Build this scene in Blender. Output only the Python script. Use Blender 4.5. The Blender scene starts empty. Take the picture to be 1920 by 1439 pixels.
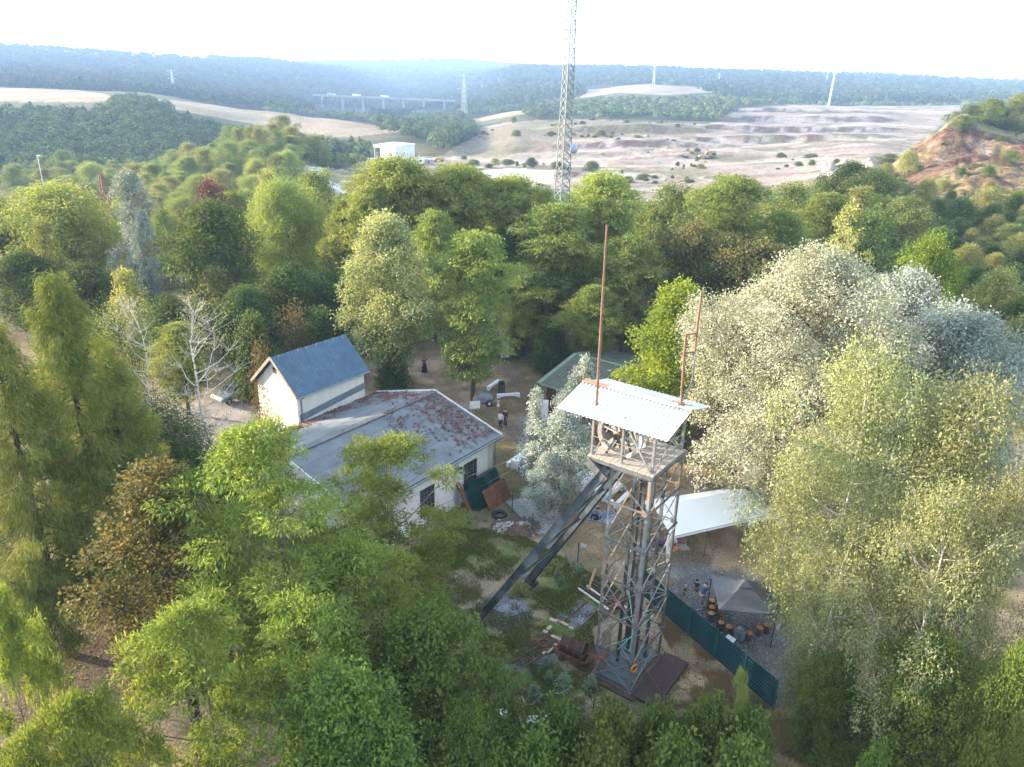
import bpy, math, random
import numpy as np
from math import radians, sin, cos, pi
from mathutils import Vector, Matrix

SC = bpy.context.scene
COL = SC.collection

# ------------------------------------------------------------------ camera
CAM_H = 28.6
PITCH, ROLL, FPX = radians(21.8), radians(1.5), 1423.0      # focal length in pixels of a 1920 wide frame
cF = np.array([0, cos(PITCH), -sin(PITCH)])
_r0 = np.array([1.0, 0, 0]); _u0 = np.array([0, sin(PITCH), cos(PITCH)])
cR = _r0 * cos(ROLL) + _u0 * sin(ROLL)
cU = -_r0 * sin(ROLL) + _u0 * cos(ROLL)
cC = np.array([0, 0, CAM_H])
cd = bpy.data.cameras.new('camera'); cam = bpy.data.objects.new('camera', cd); COL.objects.link(cam)
cd.sensor_width = 36.0; cd.lens = 36.0 * FPX / 1920.0
cd.clip_start = 0.3; cd.clip_end = 30000
m = Matrix(((cR[0], cU[0], -cF[0], 0), (cR[1], cU[1], -cF[1], 0), (cR[2], cU[2], -cF[2], CAM_H), (0, 0, 0, 1)))
cam.matrix_world = m
SC.camera = cam

# ------------------------------------------------------------------ light
SUN_EL = radians(12.0)
SUN_AZ = math.atan2(-0.965, 0.26)          # measured from +Y towards +X
sun_dir = Vector((sin(SUN_AZ) * cos(SUN_EL), cos(SUN_AZ) * cos(SUN_EL), sin(SUN_EL)))
sd = bpy.data.lights.new('sun', 'SUN'); sd.energy = 3.9; sd.angle = radians(0.55); sd.color = (1.0, 0.83, 0.60)
so = bpy.data.objects.new('sun', sd); COL.objects.link(so)
so.rotation_euler = sun_dir.to_track_quat('Z', 'Y').to_euler()
W = bpy.data.worlds.new('World'); SC.world = W; W.use_nodes = True
nt = W.node_tree; nt.nodes.clear()
sky = nt.nodes.new('ShaderNodeTexSky'); sky.sky_type = 'NISHITA'; sky.sun_disc = False
sky.sun_elevation = SUN_EL; sky.sun_rotation = SUN_AZ; sky.air_density = 1.0; sky.dust_density = 0.5; sky.ozone_density = 1.0
bg = nt.nodes.new('ShaderNodeBackground'); bg.inputs[1].default_value = 0.15
wo = nt.nodes.new('ShaderNodeOutputWorld')
hs_ = nt.nodes.new('ShaderNodeHueSaturation'); hs_.inputs['Saturation'].default_value = 0.55; nt.links.new(sky.outputs[0], hs_.inputs['Color']); nt.links.new(hs_.outputs[0], bg.inputs[0]); nt.links.new(bg.outputs[0], wo.inputs[0])
SC.view_settings.view_transform = 'Standard'; SC.view_settings.look = 'None'
SC.view_settings.exposure = 2.85; SC.view_settings.gamma = 1.0; SC.view_settings.use_curve_mapping = False
SC.cycles.max_bounces = 6; SC.cycles.diffuse_bounces = 3; SC.cycles.glossy_bounces = 2
SC.cycles.transmission_bounces = 3; SC.cycles.transparent_max_bounces = 8; SC.cycles.volume_bounces = 1
SC.cycles.use_denoising = True

# ------------------------------------------------------------------ surveying helpers (photo measurements -> metres)
def ray(px, py): return cF + cR * (px - 960) / FPX - cU * (py - 719.5) / FPX
def G(px, py, z=0.0):
    d = ray(px, py); return cC + d * ((z - CAM_H) / d[2])
def D(px, py, Y):
    d = ray(px, py); return cC + d * (Y / d[1])
def PX(x, y, z):
    dx, dy, dz = x, y, z - CAM_H
    k = dx * cF[0] + dy * cF[1] + dz * cF[2]
    k = np.where(np.abs(k) < 1e-6, 1e-6, k)
    return (960 + FPX * (dx * cR[0] + dy * cR[1] + dz * cR[2]) / k,
            719.5 - FPX * (dx * cU[0] + dy * cU[1] + dz * cU[2]) / k, k)

# ------------------------------------------------------------------ noise
def _h(ix, iy, s):
    n = (ix.astype(np.int64) * 374761393 + iy.astype(np.int64) * 668265263 + s * 1442695041) & 0xffffffff
    n = ((n ^ (n >> 13)) * 1274126177) & 0xffffffff
    return ((n ^ (n >> 16)) & 0xffff) / 65535.0
def vnoise(x, y, s=0):
    x = np.asarray(x, float); y = np.asarray(y, float)
    ix = np.floor(x); iy = np.floor(y); fx = x - ix; fy = y - iy
    fx = fx * fx * (3 - 2 * fx); fy = fy * fy * (3 - 2 * fy)
    a = _h(ix, iy, s); b = _h(ix + 1, iy, s); c = _h(ix, iy + 1, s); d = _h(ix + 1, iy + 1, s)
    return a + (b - a) * fx + (c - a) * fy + (a - b - c + d) * fx * fy
def fbm(x, y, s=0, o=4):
    v = 0; a = 0.5; t = 0
    for i in range(o):
        v = v + a * vnoise(x * 2 ** i, y * 2 ** i, s + i * 17); t += a; a *= 0.5
    return v / t
def inpoly(x, y, poly):
    x = np.asarray(x); y = np.asarray(y); r = np.zeros(x.shape, bool); n = len(poly); j = n - 1
    for i in range(n):
        xi, yi = poly[i][0], poly[i][1]; xj, yj = poly[j][0], poly[j][1]
        c = ((yi > y) != (yj > y)) & (x < (xj - xi) * (y - yi) / ((yj - yi) or 1e-9) + xi)
        r ^= c; j = i
    return r
def sstep(a, b, x):
    t = np.clip((x - a) / (b - a), 0, 1); return t * t * (3 - 2 * t)

# ------------------------------------------------------------------ object helpers
def tag(o, label=None, cat=None, group=None, kind=None):
    if label: o['label'] = label
    if cat: o['category'] = cat
    if group: o['group'] = group
    if kind: o['kind'] = kind
    return o
def thing(name, label, cat, loc=(0, 0, 0), rz=0.0, group=None):
    o = bpy.data.objects.new(name, None); COL.objects.link(o)
    o.empty_display_size = 0.3
    o.location = loc; o.rotation_euler = (0, 0, rz)
    return tag(o, label, cat, group)
def link(name, me, parent=None):
    o = bpy.data.objects.new(name, me); COL.objects.link(o)
    if parent is not None: o.parent = parent
    return o
def copy_tree(o, parent=None):
    c = o.copy(); COL.objects.link(c)
    if parent is not None: c.parent = parent
    for ch in KIDS.get(o.name, list(o.children)): copy_tree(ch, c)
    return c
KIDS = {}

def np_mesh(name, V, Q, mats, tone=None, midx=None, smooth=False, col=None):
    """verts Nx3, faces Mxk (k = 3 or 4)"""
    me = bpy.data.meshes.new(name); V = np.asarray(V, np.float32); Q = np.asarray(Q, np.int32)
    k = Q.shape[1]
    me.vertices.add(len(V)); me.vertices.foreach_set('co', V.ravel())
    me.loops.add(Q.size); me.loops.foreach_set('vertex_index', Q.ravel())
    me.polygons.add(len(Q)); me.polygons.foreach_set('loop_start', np.arange(0, Q.size, k, dtype=np.int32))
    if smooth: me.polygons.foreach_set('use_smooth', np.ones(len(Q), bool))
    if midx is not None: me.polygons.foreach_set('material_index', np.asarray(midx, np.int32))
    me.update(calc_edges=True)
    for mm in (mats if isinstance(mats, (list, tuple)) else [mats]): me.materials.append(mm)
    if tone is not None:
        a = me.attributes.new('tone', 'FLOAT', 'FACE'); a.data.foreach_set('value', np.asarray(tone, np.float32))
    if col is not None:
        a = me.attributes.new('Col', 'FLOAT_COLOR', 'POINT'); a.data.foreach_set('color', np.asarray(col, np.float32).ravel())
    return me

class MB:
    """collects faces of ONE part"""
    def __init__(s): s.v = []; s.f = []; s.m = []; s.sm = []
    def add(s, vs, fs, mi=0, smooth=False):
        b = len(s.v); s.v += [tuple(float(c) for c in p) for p in vs]
        for f in fs: s.f.append([b + i for i in f]); s.m.append(mi); s.sm.append(smooth)
        return s
    def box(s, c, d, mi=0, rz=0.0):
        x, y, z = d[0] / 2, d[1] / 2, d[2] / 2; cs, sn = cos(rz), sin(rz); vs = []
        for dz in (-z, z):
            for dx, dy in ((-x, -y), (x, -y), (x, y), (-x, y)):
                vs.append((c[0] + dx * cs - dy * sn, c[1] + dx * sn + dy * cs, c[2] + dz))
        return s.add(vs, [(3, 2, 1, 0), (4, 5, 6, 7), (0, 1, 5, 4), (1, 2, 6, 5), (2, 3, 7, 6), (3, 0, 4, 7)], mi)
    def bar(s, a, b, w, h=None, up=(0, 0, 1), mi=0):
        h = h or w; a = Vector(a); b = Vector(b); d = (b - a)
        if d.length < 1e-6: return s
        d.normalize(); up = Vector(up)
        sd_ = d.cross(up)
        if sd_.length < 1e-3: sd_ = d.cross(Vector((1, 0, 0)))
        sd_.normalize(); n = sd_.cross(d)
        vs = []
        for p in (a, b):
            for i, j in ((-1, -1), (1, -1), (1, 1), (-1, 1)):
                vs.append(p + sd_ * (i * w / 2) + n * (j * h / 2))
        return s.add(vs, [(3, 2, 1, 0), (4, 5, 6, 7), (0, 1, 5, 4), (1, 2, 6, 5), (2, 3, 7, 6), (3, 0, 4, 7)], mi)
    def angle(s, a, b, w, t=0.02, up=(0, 0, 1), mi=0):
        """an L section"""
        a = Vector(a); b = Vector(b); d = (b - a).normalized(); up = Vector(up)
        sd_ = d.cross(up)
        if sd_.length < 1e-3: sd_ = d.cross(Vector((1, 0, 0)))
        sd_.normalize(); n = sd_.cross(d)
        s.bar(a + n * (w / 2), b + n * (w / 2), t, w, up=n, mi=mi)
        s.bar(a + sd_ * (w / 2 + t / 2), b + sd_ * (w / 2 + t / 2), w, t, up=n, mi=mi)
        return s
    def tube(s, pts, rad, n=8, mi=0, cap=True, smooth=True):
        pts = [Vector(p) for p in pts]; k = len(pts)
        if not hasattr(rad, '__len__'): rad = [rad] * k
        vs = []; fs = []; t = (pts[1] - pts[0]).normalized()
        x = t.orthogonal().normalized()
        for i, p in enumerate(pts):
            t = (pts[min(i + 1, k - 1)] - pts[max(i - 1, 0)]).normalized()
            x = (x - t * x.dot(t)); x = x.normalized() if x.length > 1e-5 else t.orthogonal().normalized()
            y = t.cross(x)
            for j in range(n):
                a = 2 * pi * j / n; vs.append(p + (x * cos(a) + y * sin(a)) * rad[i])
        for i in range(k - 1):
            for j in range(n):
                j2 = (j + 1) % n; fs.append((i * n + j, i * n + j2, (i + 1) * n + j2, (i + 1) * n + j))
        s.add(vs, fs, mi, smooth)
        if cap:
            s.add([vs[j] for j in range(n)], [tuple(reversed(range(n)))], mi)
            s.add([vs[(k - 1) * n + j] for j in range(n)], [tuple(range(n))], mi)
        return s
    def lathe(s, prof, c=(0, 0, 0), n=16, mi=0, smooth=True):
        vs = []; fs = []; k = len(prof)
        for r, z in prof:
            for j in range(n):
                a = 2 * pi * j / n; vs.append((c[0] + r * cos(a), c[1] + r * sin(a), c[2] + z))
        for i in range(k - 1):
            for j in range(n):
                j2 = (j + 1) % n; fs.append((i * n + j, i * n + j2, (i + 1) * n + j2, (i + 1) * n + j))
        return s.add(vs, fs, mi, smooth)
    def prism(s, poly, z0, z1, mi=0):
        """plan polygon (ccw) between two heights"""
        n = len(poly); vs = [(p[0], p[1], z0) for p in poly] + [(p[0], p[1], z1) for p in poly]
        return s.add(vs, [tuple(reversed(range(n))), tuple(range(n, 2 * n))] + [(i, (i + 1) % n, n + (i + 1) % n, n + i) for i in range(n)], mi)
    def loft(s, A, B, mi=0):
        """solid between two equal 3D outlines"""
        n = len(A)
        return s.add(list(A) + list(B), [tuple(reversed(range(n))), tuple(range(n, 2 * n))] + [(i, (i + 1) % n, n + (i + 1) % n, n + i) for i in range(n)], mi)
    def mesh(s, name, mats):
        me = bpy.data.meshes.new(name); me.from_pydata(s.v, [], s.f)
        for mm in (mats if isinstance(mats, (list, tuple)) else [mats]): me.materials.append(mm)
        me.polygons.foreach_set('material_index', s.m); me.polygons.foreach_set('use_smooth', s.sm); me.update()
        return me
    def build(s, name, mats, parent=None): return link(name, s.mesh(name, mats), parent)

# ------------------------------------------------------------------ materials
def mat(name, c1, c2=None, scale=3.0, rough=0.8, metal=0.0, bump=0.0, c3=None, detail=4.0, lo=0.35, hi=0.65, spec=0.3, stretch=None, fine=0.0):
    """noise mottled principled material; c1/c2 mixed by object-space noise, c3 a sparser second stain"""
    M = bpy.data.materials.new(name); M.use_nodes = True; t = M.node_tree; N = t.nodes; L = t.links
    b = N['Principled BSDF']; b.inputs['Roughness'].default_value = rough; b.inputs['Metallic'].default_value = metal
    b.inputs['Specular IOR Level'].default_value = spec
    c2 = c2 or tuple(x * 0.75 for x in c1)
    tc = N.new('ShaderNodeTexCoord'); src = tc.outputs['Object']
    if stretch:
        mp = N.new('ShaderNodeMapping'); mp.inputs['Scale'].default_value = stretch; L.new(src, mp.inputs[0]); src = mp.outputs[0]
    no = N.new('ShaderNodeTexNoise'); no.inputs['Scale'].default_value = scale; no.inputs['Detail'].default_value = detail
    L.new(src, no.inputs['Vector'])
    r = N.new('ShaderNodeValToRGB'); r.color_ramp.elements[0].position = lo; r.color_ramp.elements[1].position = hi
    r.color_ramp.elements[0].color = (*c1, 1); r.color_ramp.elements[1].color = (*c2, 1)
    L.new(no.outputs[0], r.inputs[0]); out = r.outputs[0]
    if c3:
        n2 = N.new('ShaderNodeTexNoise'); n2.inputs['Scale'].default_value = scale * 0.37; n2.inputs['Detail'].default_value = 6
        L.new(src, n2.inputs['Vector'])
        r2 = N.new('ShaderNodeValToRGB'); r2.color_ramp.elements[0].position = 0.55; r2.color_ramp.elements[1].position = 0.68
        r2.color_ramp.elements[0].color = (0, 0, 0, 1); r2.color_ramp.elements[1].color = (1, 1, 1, 1)
        L.new(n2.outputs[0], r2.inputs[0])
        mx = N.new('ShaderNodeMixRGB'); mx.inputs[2].default_value = (*c3, 1)
        L.new(r2.outputs[0], mx.inputs[0]); L.new(out, mx.inputs[1]); out = mx.outputs[0]
    if bump:
        bp = N.new('ShaderNodeBump'); bp.inputs['Strength'].default_value = bump; bp.inputs['Distance'].default_value = 0.05
        L.new(no.outputs[0], bp.inputs['Height']); L.new(bp.outputs[0], b.inputs['Normal'])
    L.new(out, b.inputs['Base Color'])
    return M

def leaf_mat(name, c1, c2, trans=0.35, rough=0.55, cm=None):
    M = bpy.data.materials.new(name); M.use_nodes = True; t = M.node_tree; N = t.nodes; L = t.links
    b = N['Principled BSDF']; b.inputs['Roughness'].default_value = max(rough, 0.7); b.inputs['Specular IOR Level'].default_value = 0.10
    at = N.new('ShaderNodeAttribute'); at.attribute_name = 'tone'
    oi = N.new('ShaderNodeObjectInfo')
    r = N.new('ShaderNodeValToRGB'); r.color_ramp.elements[0].color = (*c1, 1); r.color_ramp.elements[1].color = (*c2, 1)
    if cm: e = r.color_ramp.elements.new(0.5); e.color = (*cm, 1)
    L.new(at.outputs['Fac'], r.inputs[0])
    hs = N.new('ShaderNodeHueSaturation')
    mr = N.new('ShaderNodeMapRange'); mr.inputs[3].default_value = 0.8; mr.inputs[4].default_value = 1.22
    L.new(oi.outputs['Random'], mr.inputs[0]); L.new(mr.outputs[0], hs.inputs['Value'])
    mh = N.new('ShaderNodeMapRange'); mh.inputs[3].default_value = 0.487; mh.inputs[4].default_value = 0.513
    ml = N.new('ShaderNodeMath'); ml.operation = 'FRACT'; mm_ = N.new('ShaderNodeMath'); mm_.operation = 'MULTIPLY'; mm_.inputs[1].default_value = 7.31
    L.new(oi.outputs['Random'], mm_.inputs[0]); L.new(mm_.outputs[0], ml.inputs[0]); L.new(ml.outputs[0], mh.inputs[0]); L.new(mh.outputs[0], hs.inputs['Hue'])
    L.new(r.outputs[0], hs.inputs['Color']); L.new(hs.outputs[0], b.inputs['Base Color'])
    tr = N.new('ShaderNodeBsdfTranslucent'); g = N.new('ShaderNodeMixRGB'); g.blend_type = 'MULTIPLY'; g.inputs[0].default_value = 1
    g.inputs[2].default_value = (1.25, 1.15, 0.55, 1); L.new(hs.outputs[0], g.inputs[1]); L.new(g.outputs[0], tr.inputs[0])
    mx = N.new('ShaderNodeMixShader'); mx.inputs[0].default_value = trans
    L.new(b.outputs[0], mx.inputs[1]); L.new(tr.outputs[0], mx.inputs[2]); L.new(mx.outputs[0], N['Material Output'].inputs[0])
    return M

m_bark = mat('bark_brown', (0.10, 0.075, 0.055), (0.05, 0.038, 0.03), 9, 0.9, bump=0.5)
m_bark_grey = mat('bark_grey', (0.22, 0.19, 0.155), (0.12, 0.10, 0.085), 9, 0.9, bump=0.4)
m_bark_birch = mat('bark_birch', (0.62, 0.58, 0.52), (0.45, 0.42, 0.38), 6, 0.7, c3=(0.06, 0.05, 0.045), stretch=(1, 1, 2.5))
LEAF = dict(
    ash=leaf_mat('leaf_ash', (0.105, 0.165, 0.030), (0.29, 0.35, 0.085), 0.42),
    maple=leaf_mat('leaf_maple', (0.050, 0.090, 0.018), (0.165, 0.220, 0.045), 0.32),
    brown=leaf_mat('leaf_copper', (0.055, 0.072, 0.026), (0.27, 0.205, 0.075), 0.3, rough=0.65, cm=(0.145, 0.135, 0.045)),
    larch=leaf_mat('leaf_larch', (0.072, 0.098, 0.024), (0.225, 0.245, 0.065), 0.35),
    birch=leaf_mat('leaf_birch', (0.130, 0.155, 0.062), (0.34, 0.345, 0.165), 0.35),
    robinia=leaf_mat('leaf_robinia', (0.108, 0.165, 0.042), (0.335, 0.375, 0.115), 0.42),
    dark=leaf_mat('leaf_dark', (0.040, 0.070, 0.020), (0.125, 0.165, 0.045), 0.28),
    cream=leaf_mat('leaf_cream', (0.085, 0.128, 0.036), (0.46, 0.465, 0.235), 0.3, cm=(0.29, 0.33, 0.135)),
    lime=leaf_mat('leaf_lime', (0.085, 0.150, 0.020), (0.275, 0.350, 0.052), 0.42),
    silver=leaf_mat('leaf_silver', (0.155, 0.175, 0.110), (0.43, 0.435, 0.355), 0.25, cm=(0.29, 0.295, 0.225)),
    silverblue=leaf_mat('leaf_silver_cool', (0.10, 0.14, 0.10), (0.48, 0.52, 0.50), 0.2),
    chestnut=leaf_mat('leaf_chestnut', (0.052, 0.068, 0.026), (0.195, 0.172, 0.066), 0.3),
    plum=leaf_mat('leaf_plum', (0.060, 0.025, 0.025), (0.14, 0.060, 0.050), 0.3),
    hill=leaf_mat('leaf_far_wood', (0.020, 0.038, 0.016), (0.066, 0.092, 0.036), 0.15, rough=1.0),
    valley=leaf_mat('leaf_valley_wood', (0.036, 0.066, 0.026), (0.125, 0.165, 0.060), 0.25, rough=1.0),
    mid=leaf_mat('leaf_mid', (0.076, 0.125, 0.032), (0.25, 0.295, 0.09), 0.36),
    pale=leaf_mat('leaf_pale', (0.123, 0.150, 0.040), (0.348, 0.338, 0.115), 0.35),
    dry=leaf_mat('leaf_dry', (0.09, 0.065, 0.030), (0.20, 0.16, 0.07), 0.3),
    yellow=leaf_mat('leaf_yellow', (0.17, 0.18, 0.05), (0.42, 0.41, 0.16), 0.35),
    grass=leaf_mat('grass_green', (0.065, 0.094, 0.018), (0.174, 0.169, 0.044), 0.3),
    straw=leaf_mat('grass_dry', (0.20, 0.15, 0.075), (0.42, 0.33, 0.18), 0.3),
    weed=leaf_mat('leaf_weed', (0.13, 0.20, 0.12), (0.32, 0.40, 0.28), 0.3),
)
m_white = mat('white_render', (0.74, 0.74, 0.72), (0.64, 0.64, 0.61), 1.3, 0.85, c3=(0.52, 0.51, 0.47), stretch=(1, 1, 0.35))
m_cloth = mat('white_cloth', (0.82, 0.82, 0.82), (0.76, 0.76, 0.77), 1.5, 0.85)
m_pvc = mat('white_canvas', (0.80, 0.81, 0.82), (0.76, 0.77, 0.79), 0.6, 0.55)
m_steel = mat('weathered_steel', (0.15, 0.16, 0.165), (0.10, 0.105, 0.11), 2.2, 0.6, 0.25, c3=(0.27, 0.17, 0.11))
m_steel_pale = mat('pale_steel', (0.26, 0.255, 0.245), (0.18, 0.175, 0.165), 2.0, 0.65, 0.15, c3=(0.34, 0.19, 0.11))
m_steel_dark = mat('dark_steel', (0.085, 0.095, 0.10), (0.055, 0.06, 0.065), 2.5, 0.5, 0.3, c3=(0.16, 0.17, 0.18))
m_rust = mat('rust', (0.23, 0.095, 0.045), (0.12, 0.055, 0.032), 3.0, 0.9, bump=0.2)
m_rust_dark = mat('dark_rust', (0.10, 0.062, 0.045), (0.055, 0.038, 0.032), 4.0, 0.85, 0.1, bump=0.3, c3=(0.17, 0.095, 0.06))
m_rust_pole = mat('rusty_pole', (0.24, 0.13, 0.085), (0.17, 0.09, 0.06), 3.0, 0.85)
m_tin = mat('corrugated_tin', (0.56, 0.545, 0.525), (0.48, 0.47, 0.45), 0.7, 0.5, 0.0, c3=(0.42, 0.40, 0.37))
m_wood = mat('grey_boards', (0.46, 0.41, 0.34), (0.33, 0.29, 0.24), 2.0, 0.9, stretch=(1, 8, 1), bump=0.2)
m_deck = mat('brown_decking', (0.085, 0.055, 0.050), (0.055, 0.036, 0.034), 2.0, 0.7, stretch=(1, 6, 1))
m_green_paint = mat('green_wire', (0.010, 0.075, 0.065), (0.008, 0.055, 0.050), 3.0, 0.5)
m_green_screen = mat('green_screen', (0.007, 0.046, 0.066), (0.005, 0.036, 0.054), 1.5, 0.6)
m_black = mat('black_plastic', (0.02, 0.02, 0.022), (0.03, 0.03, 0.032), 3, 0.5)
m_glass = mat('dark_glass', (0.03, 0.035, 0.04), (0.05, 0.055, 0.06), 0.8, 0.12, spec=0.6)
m_concrete = mat('concrete', (0.42, 0.41, 0.39), (0.33, 0.32, 0.30), 2.0, 0.9, c3=(0.25, 0.24, 0.22))
m_stone = mat('pale_stone', (0.46, 0.38, 0.27), (0.33, 0.27, 0.20), 4.0, 0.9, bump=0.3)
m_bitumen = None
# ------------------------------------------------------------------ terrain
_cols = {}
def colm(px, pts):
    """pts: (depth, photo row of what shows there, height of the trees that stand there) or (depth, None, z)"""
    L = [(3.0, 0.0), (60.0, 0.0)]
    for Y, py, h in pts:
        z = h if py is None else D(px, py, Y)[2] - h
        L.append((float(Y), float(z)))
    _cols[px] = L
N0 = None
colm(-250, [(95, N0, -1), (170, N0, -9), (260, 335, 9), (350, 300, 9), (430, 250, 9), (560, 188, 9), (640, 184, 0), (850, 158, 0), (950, 148, 10), (1500, 104, 14), (2200, 66, 14), (2600, N0, 70), (6600, N0, 40)])
colm(0, [(95, N0, 0), (170, 420, 9), (260, 345, 9), (350, 300, 9), (430, 250, 9), (560, 186, 9), (640, 188, 0), (850, 163, 0), (950, 152, 10), (1500, 112, 14), (2200, 78, 14), (2600, N0, 70), (6600, N0, 40)])
colm(240, [(100, N0, 0), (170, 425, 8), (230, 340, 8), (280, 320, 8), (380, 300, 9), (560, 181, 10), (640, 184, 0), (850, 172, 0), (950, 166, 10), (1500, 128, 14), (2200, 95, 14), (2700, N0, 70), (6600, N0, 40)])
colm(480, [(110, N0, 0), (170, 415, 8), (230, 330, 8), (290, 258, 8), (330, 226, 8), (390, N0, -20), (500, N0, -20), (590, 242, 0), (720, 207, 0), (850, 197, 10), (1300, 172, 10), (1900, 128, 14), (2600, 107, 14), (3000, N0, 60), (6600, N0, 60)])
colm(600, [(110, N0, 0), (180, 382, 4), (240, 338, 5), (300, 300, 6), (340, 276, 7), (400, N0, -15), (490, N0, -16), (575, 247, 0), (700, 222, 0), (770, 218, 9), (900, 206, 10), (1300, 188, 10), (1800, 148, 13), (2200, 126, 14), (2600, N0, 45), (3200, N0, 50), (4000, 111, 14), (4600, N0, 60), (6600, N0, 60)])
colm(720, [(110, N0, 0), (200, 355, 0), (300, 322, 0), (380, 303, 0), (450, 266, 9), (560, 252, 0), (680, 240, 0), (760, 226, 9), (900, 214, 10), (1300, 203, 10), (1800, 176, 12), (2300, 165, 14), (2700, N0, 20), (4000, 110, 14), (4600, N0, 60), (6600, N0, 60)])
colm(850, [(110, N0, 0), (210, 354, 0), (310, 336, 0), (345, 314, 0), (400, 302, 0), (450, 279, 4), (520, 256, 5), (620, 240, 6), (720, 228, 7), (790, 217, 6), (900, 207, 10), (1300, 190, 10), (1650, 172, 12), (2000, 158, 14), (2400, N0, 22), (3000, N0, 40), (4000, 108, 14), (4600, N0, 60), (6600, N0, 60)])
colm(960, [(110, N0, 0), (230, 352, 0), (318, 346, 0), (334, 318, 0), (400, 300, 0), (440, 286, 0), (480, 262, 0), (560, 240, 0), (640, 228, 0), (690, 224, 6), (740, 223, 0), (860, 206, 0), (920, 200, 10), (1300, 172, 10), (1700, 138, 14), (2100, 120, 14), (2500, N0, 50), (4300, 118, 14), (5000, N0, 60), (6600, N0, 60)])
colm(1200, [(110, N0, 0), (230, 378, 0), (300, 345, 0), (340, 322, 0), (400, 300, 0), (450, 274, 0), (457, 260, 0), (540, 252, 0), (548, 234, 0), (640, 222, 0), (700, 205, 7), (800, 193, 7), (950, 181, 0), (1300, 159, 0), (1400, 152, 12), (1900, 122, 14), (2300, N0, 60), (6600, N0, 60)])
colm(1440, [(110, N0, 0), (200, 382, 0), (280, 345, 0), (350, 312, 0), (400, 300, 0), (430, 285, 0), (490, 269, 0), (495, 255, 0), (560, 250, 0), (566, 238, 0), (660, 233, 0), (667, 219, 0), (780, 212, 0), (787, 203, 0), (880, 197, 0), (960, 190, 8), (1200, 170, 10), (1900, 131, 14), (2300, N0, 60), (6600, N0, 60)])
colm(1640, [(90, N0, 0), (150, 400, 0), (200, 352, 0), (290, 318, 0), (340, 300, 0), (400, 285, 0), (450, 268, 0), (490, 264, 0), (495, 252, 0), (565, 247, 0), (571, 238, 0), (660, 231, 0), (667, 220, 0), (780, 212, 0), (787, 205, 0), (880, 198, 0), (960, 190, 8), (1200, 176, 10), (1900, 138, 14), (2300, N0, 60), (6600, N0, 60)])
colm(1720, [(90, N0, 0.5), (140, 400, 0), (172, 364, 0), (200, 318, 0), (222, 285, 0), (250, 272, 0), (300, N0, -3), (420, N0, -1), (560, N0, 2.5), (650, 231, 0), (780, 212, 0), (880, 198, 0), (960, 191, 8), (1200, 178, 10), (1900, 142, 14), (2300, N0, 60), (6600, N0, 60)])
colm(1800, [(80, N0, 0.5), (110, 500, 0), (140, 415, 0), (170, 358, 0), (200, 290, 0), (230, 228, 0), (262, 214, 0), (330, N0, 8), (420, N0, 1), (560, N0, 3), (700, N0, 6), (880, 198, 0), (960, 192, 8), (1200, 180, 10), (1900, 147, 14), (2300, N0, 60), (6600, N0, 60)])
colm(1920, [(70, N0, 0.3), (85, 600, 0), (110, 490, 0), (140, 405, 0), (170, 345, 0), (200, 290, 0), (225, 256, 0), (250, 225, 4), (300, 170, 6), (380, N0, 24), (600, N0, 0), (900, N0, 0), (1200, 180, 10), (1900, 151, 14), (2300, N0, 50), (4200, 138, 6), (5000, N0, 60), (6600, N0, 60)])
colm(2250, [(60, N0, 0.6), (85, N0, 4), (110, N0, 9), (140, N0, 14), (170, N0, 20), (200, N0, 26), (260, N0, 36), (400, N0, 34), (900, N0, 10), (1900, N0, 40), (6600, N0, 40)])
_pxs = sorted(_cols); _txs = np.array([(p - 960) / FPX * cos(PITCH) for p in _pxs])
def tz0(x, y):
    x = np.asarray(x, float); y = np.asarray(y, float)
    r = np.hypot(x, y); az = np.arctan2(x, y)
    Y = r * np.cos(np.clip(az, -0.72, 0.72)); tx = np.clip(np.tan(np.clip(az, -0.72, 0.72)), _txs[0], _txs[-1])
    lY = np.log(np.maximum(Y, 3.0))
    zs = np.array([np.interp(lY, np.log([q[0] for q in _cols[p]]), [q[1] for q in _cols[p]]) for p in _pxs])
    k = np.clip(np.searchsorted(_txs, tx) - 1, 0, len(_txs) - 2)
    f = (tx - _txs[k]) / (_txs[k + 1] - _txs[k]); f = f * f * (3 - 2 * f) * 0.5 + f * 0.5
    i = np.arange(zs.shape[1]) if zs.ndim == 2 else None
    return zs[k, i] * (1 - f) + zs[k + 1, i] * f
QUARRY = [(640, 318), (690, 306), (830, 290), (880, 262), (905, 238), (960, 229), (1060, 222), (1150, 226), (1260, 231), (1330, 233), (1390, 203), (1480, 197), (1810, 194), (1800, 215), (1760, 240), (1720, 290), (1690, 330), (1650, 400), (1000, 400), (850, 345), (760, 330)]
CLIFF = [(1640, 372), (1690, 300), (1750, 232), (1800, 208), (1850, 250), (1925, 252), (2300, 240), (2300, 420), (1925, 380), (1830, 372), (1760, 360), (1700, 385)]
FIELDS = [([(-700, 150), (100, 163), (200, 177), (216, 186), (180, 192), (-700, 190)], 590, 900),
          ([(280, 184), (450, 202), (640, 225), (768, 246), (700, 253), (640, 258), (540, 246), (440, 226), (330, 206)], 540, 860),
          ([(868, 213), (985, 203), (992, 213), (930, 223), (895, 229)], 690, 900),
          ([(985, 187), (1080, 178), (1108, 165), (1130, 157), (1230, 154), (1340, 166), (1348, 173), (1240, 179), (1160, 174), (1090, 185), (1000, 191)], 880, 1400),
          ([(1536, 180), (1600, 183), (1642, 191), (1550, 191)], 880, 1200),
          ([(470, 246), (545, 252), (560, 260), (480, 258)], 480, 640)]
MEADOW = [(560, 310), (640, 318), (700, 330), (720, 400), (560, 400)]
STUB = [(230, 420), (330, 440), (340, 520), (230, 520)]
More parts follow.
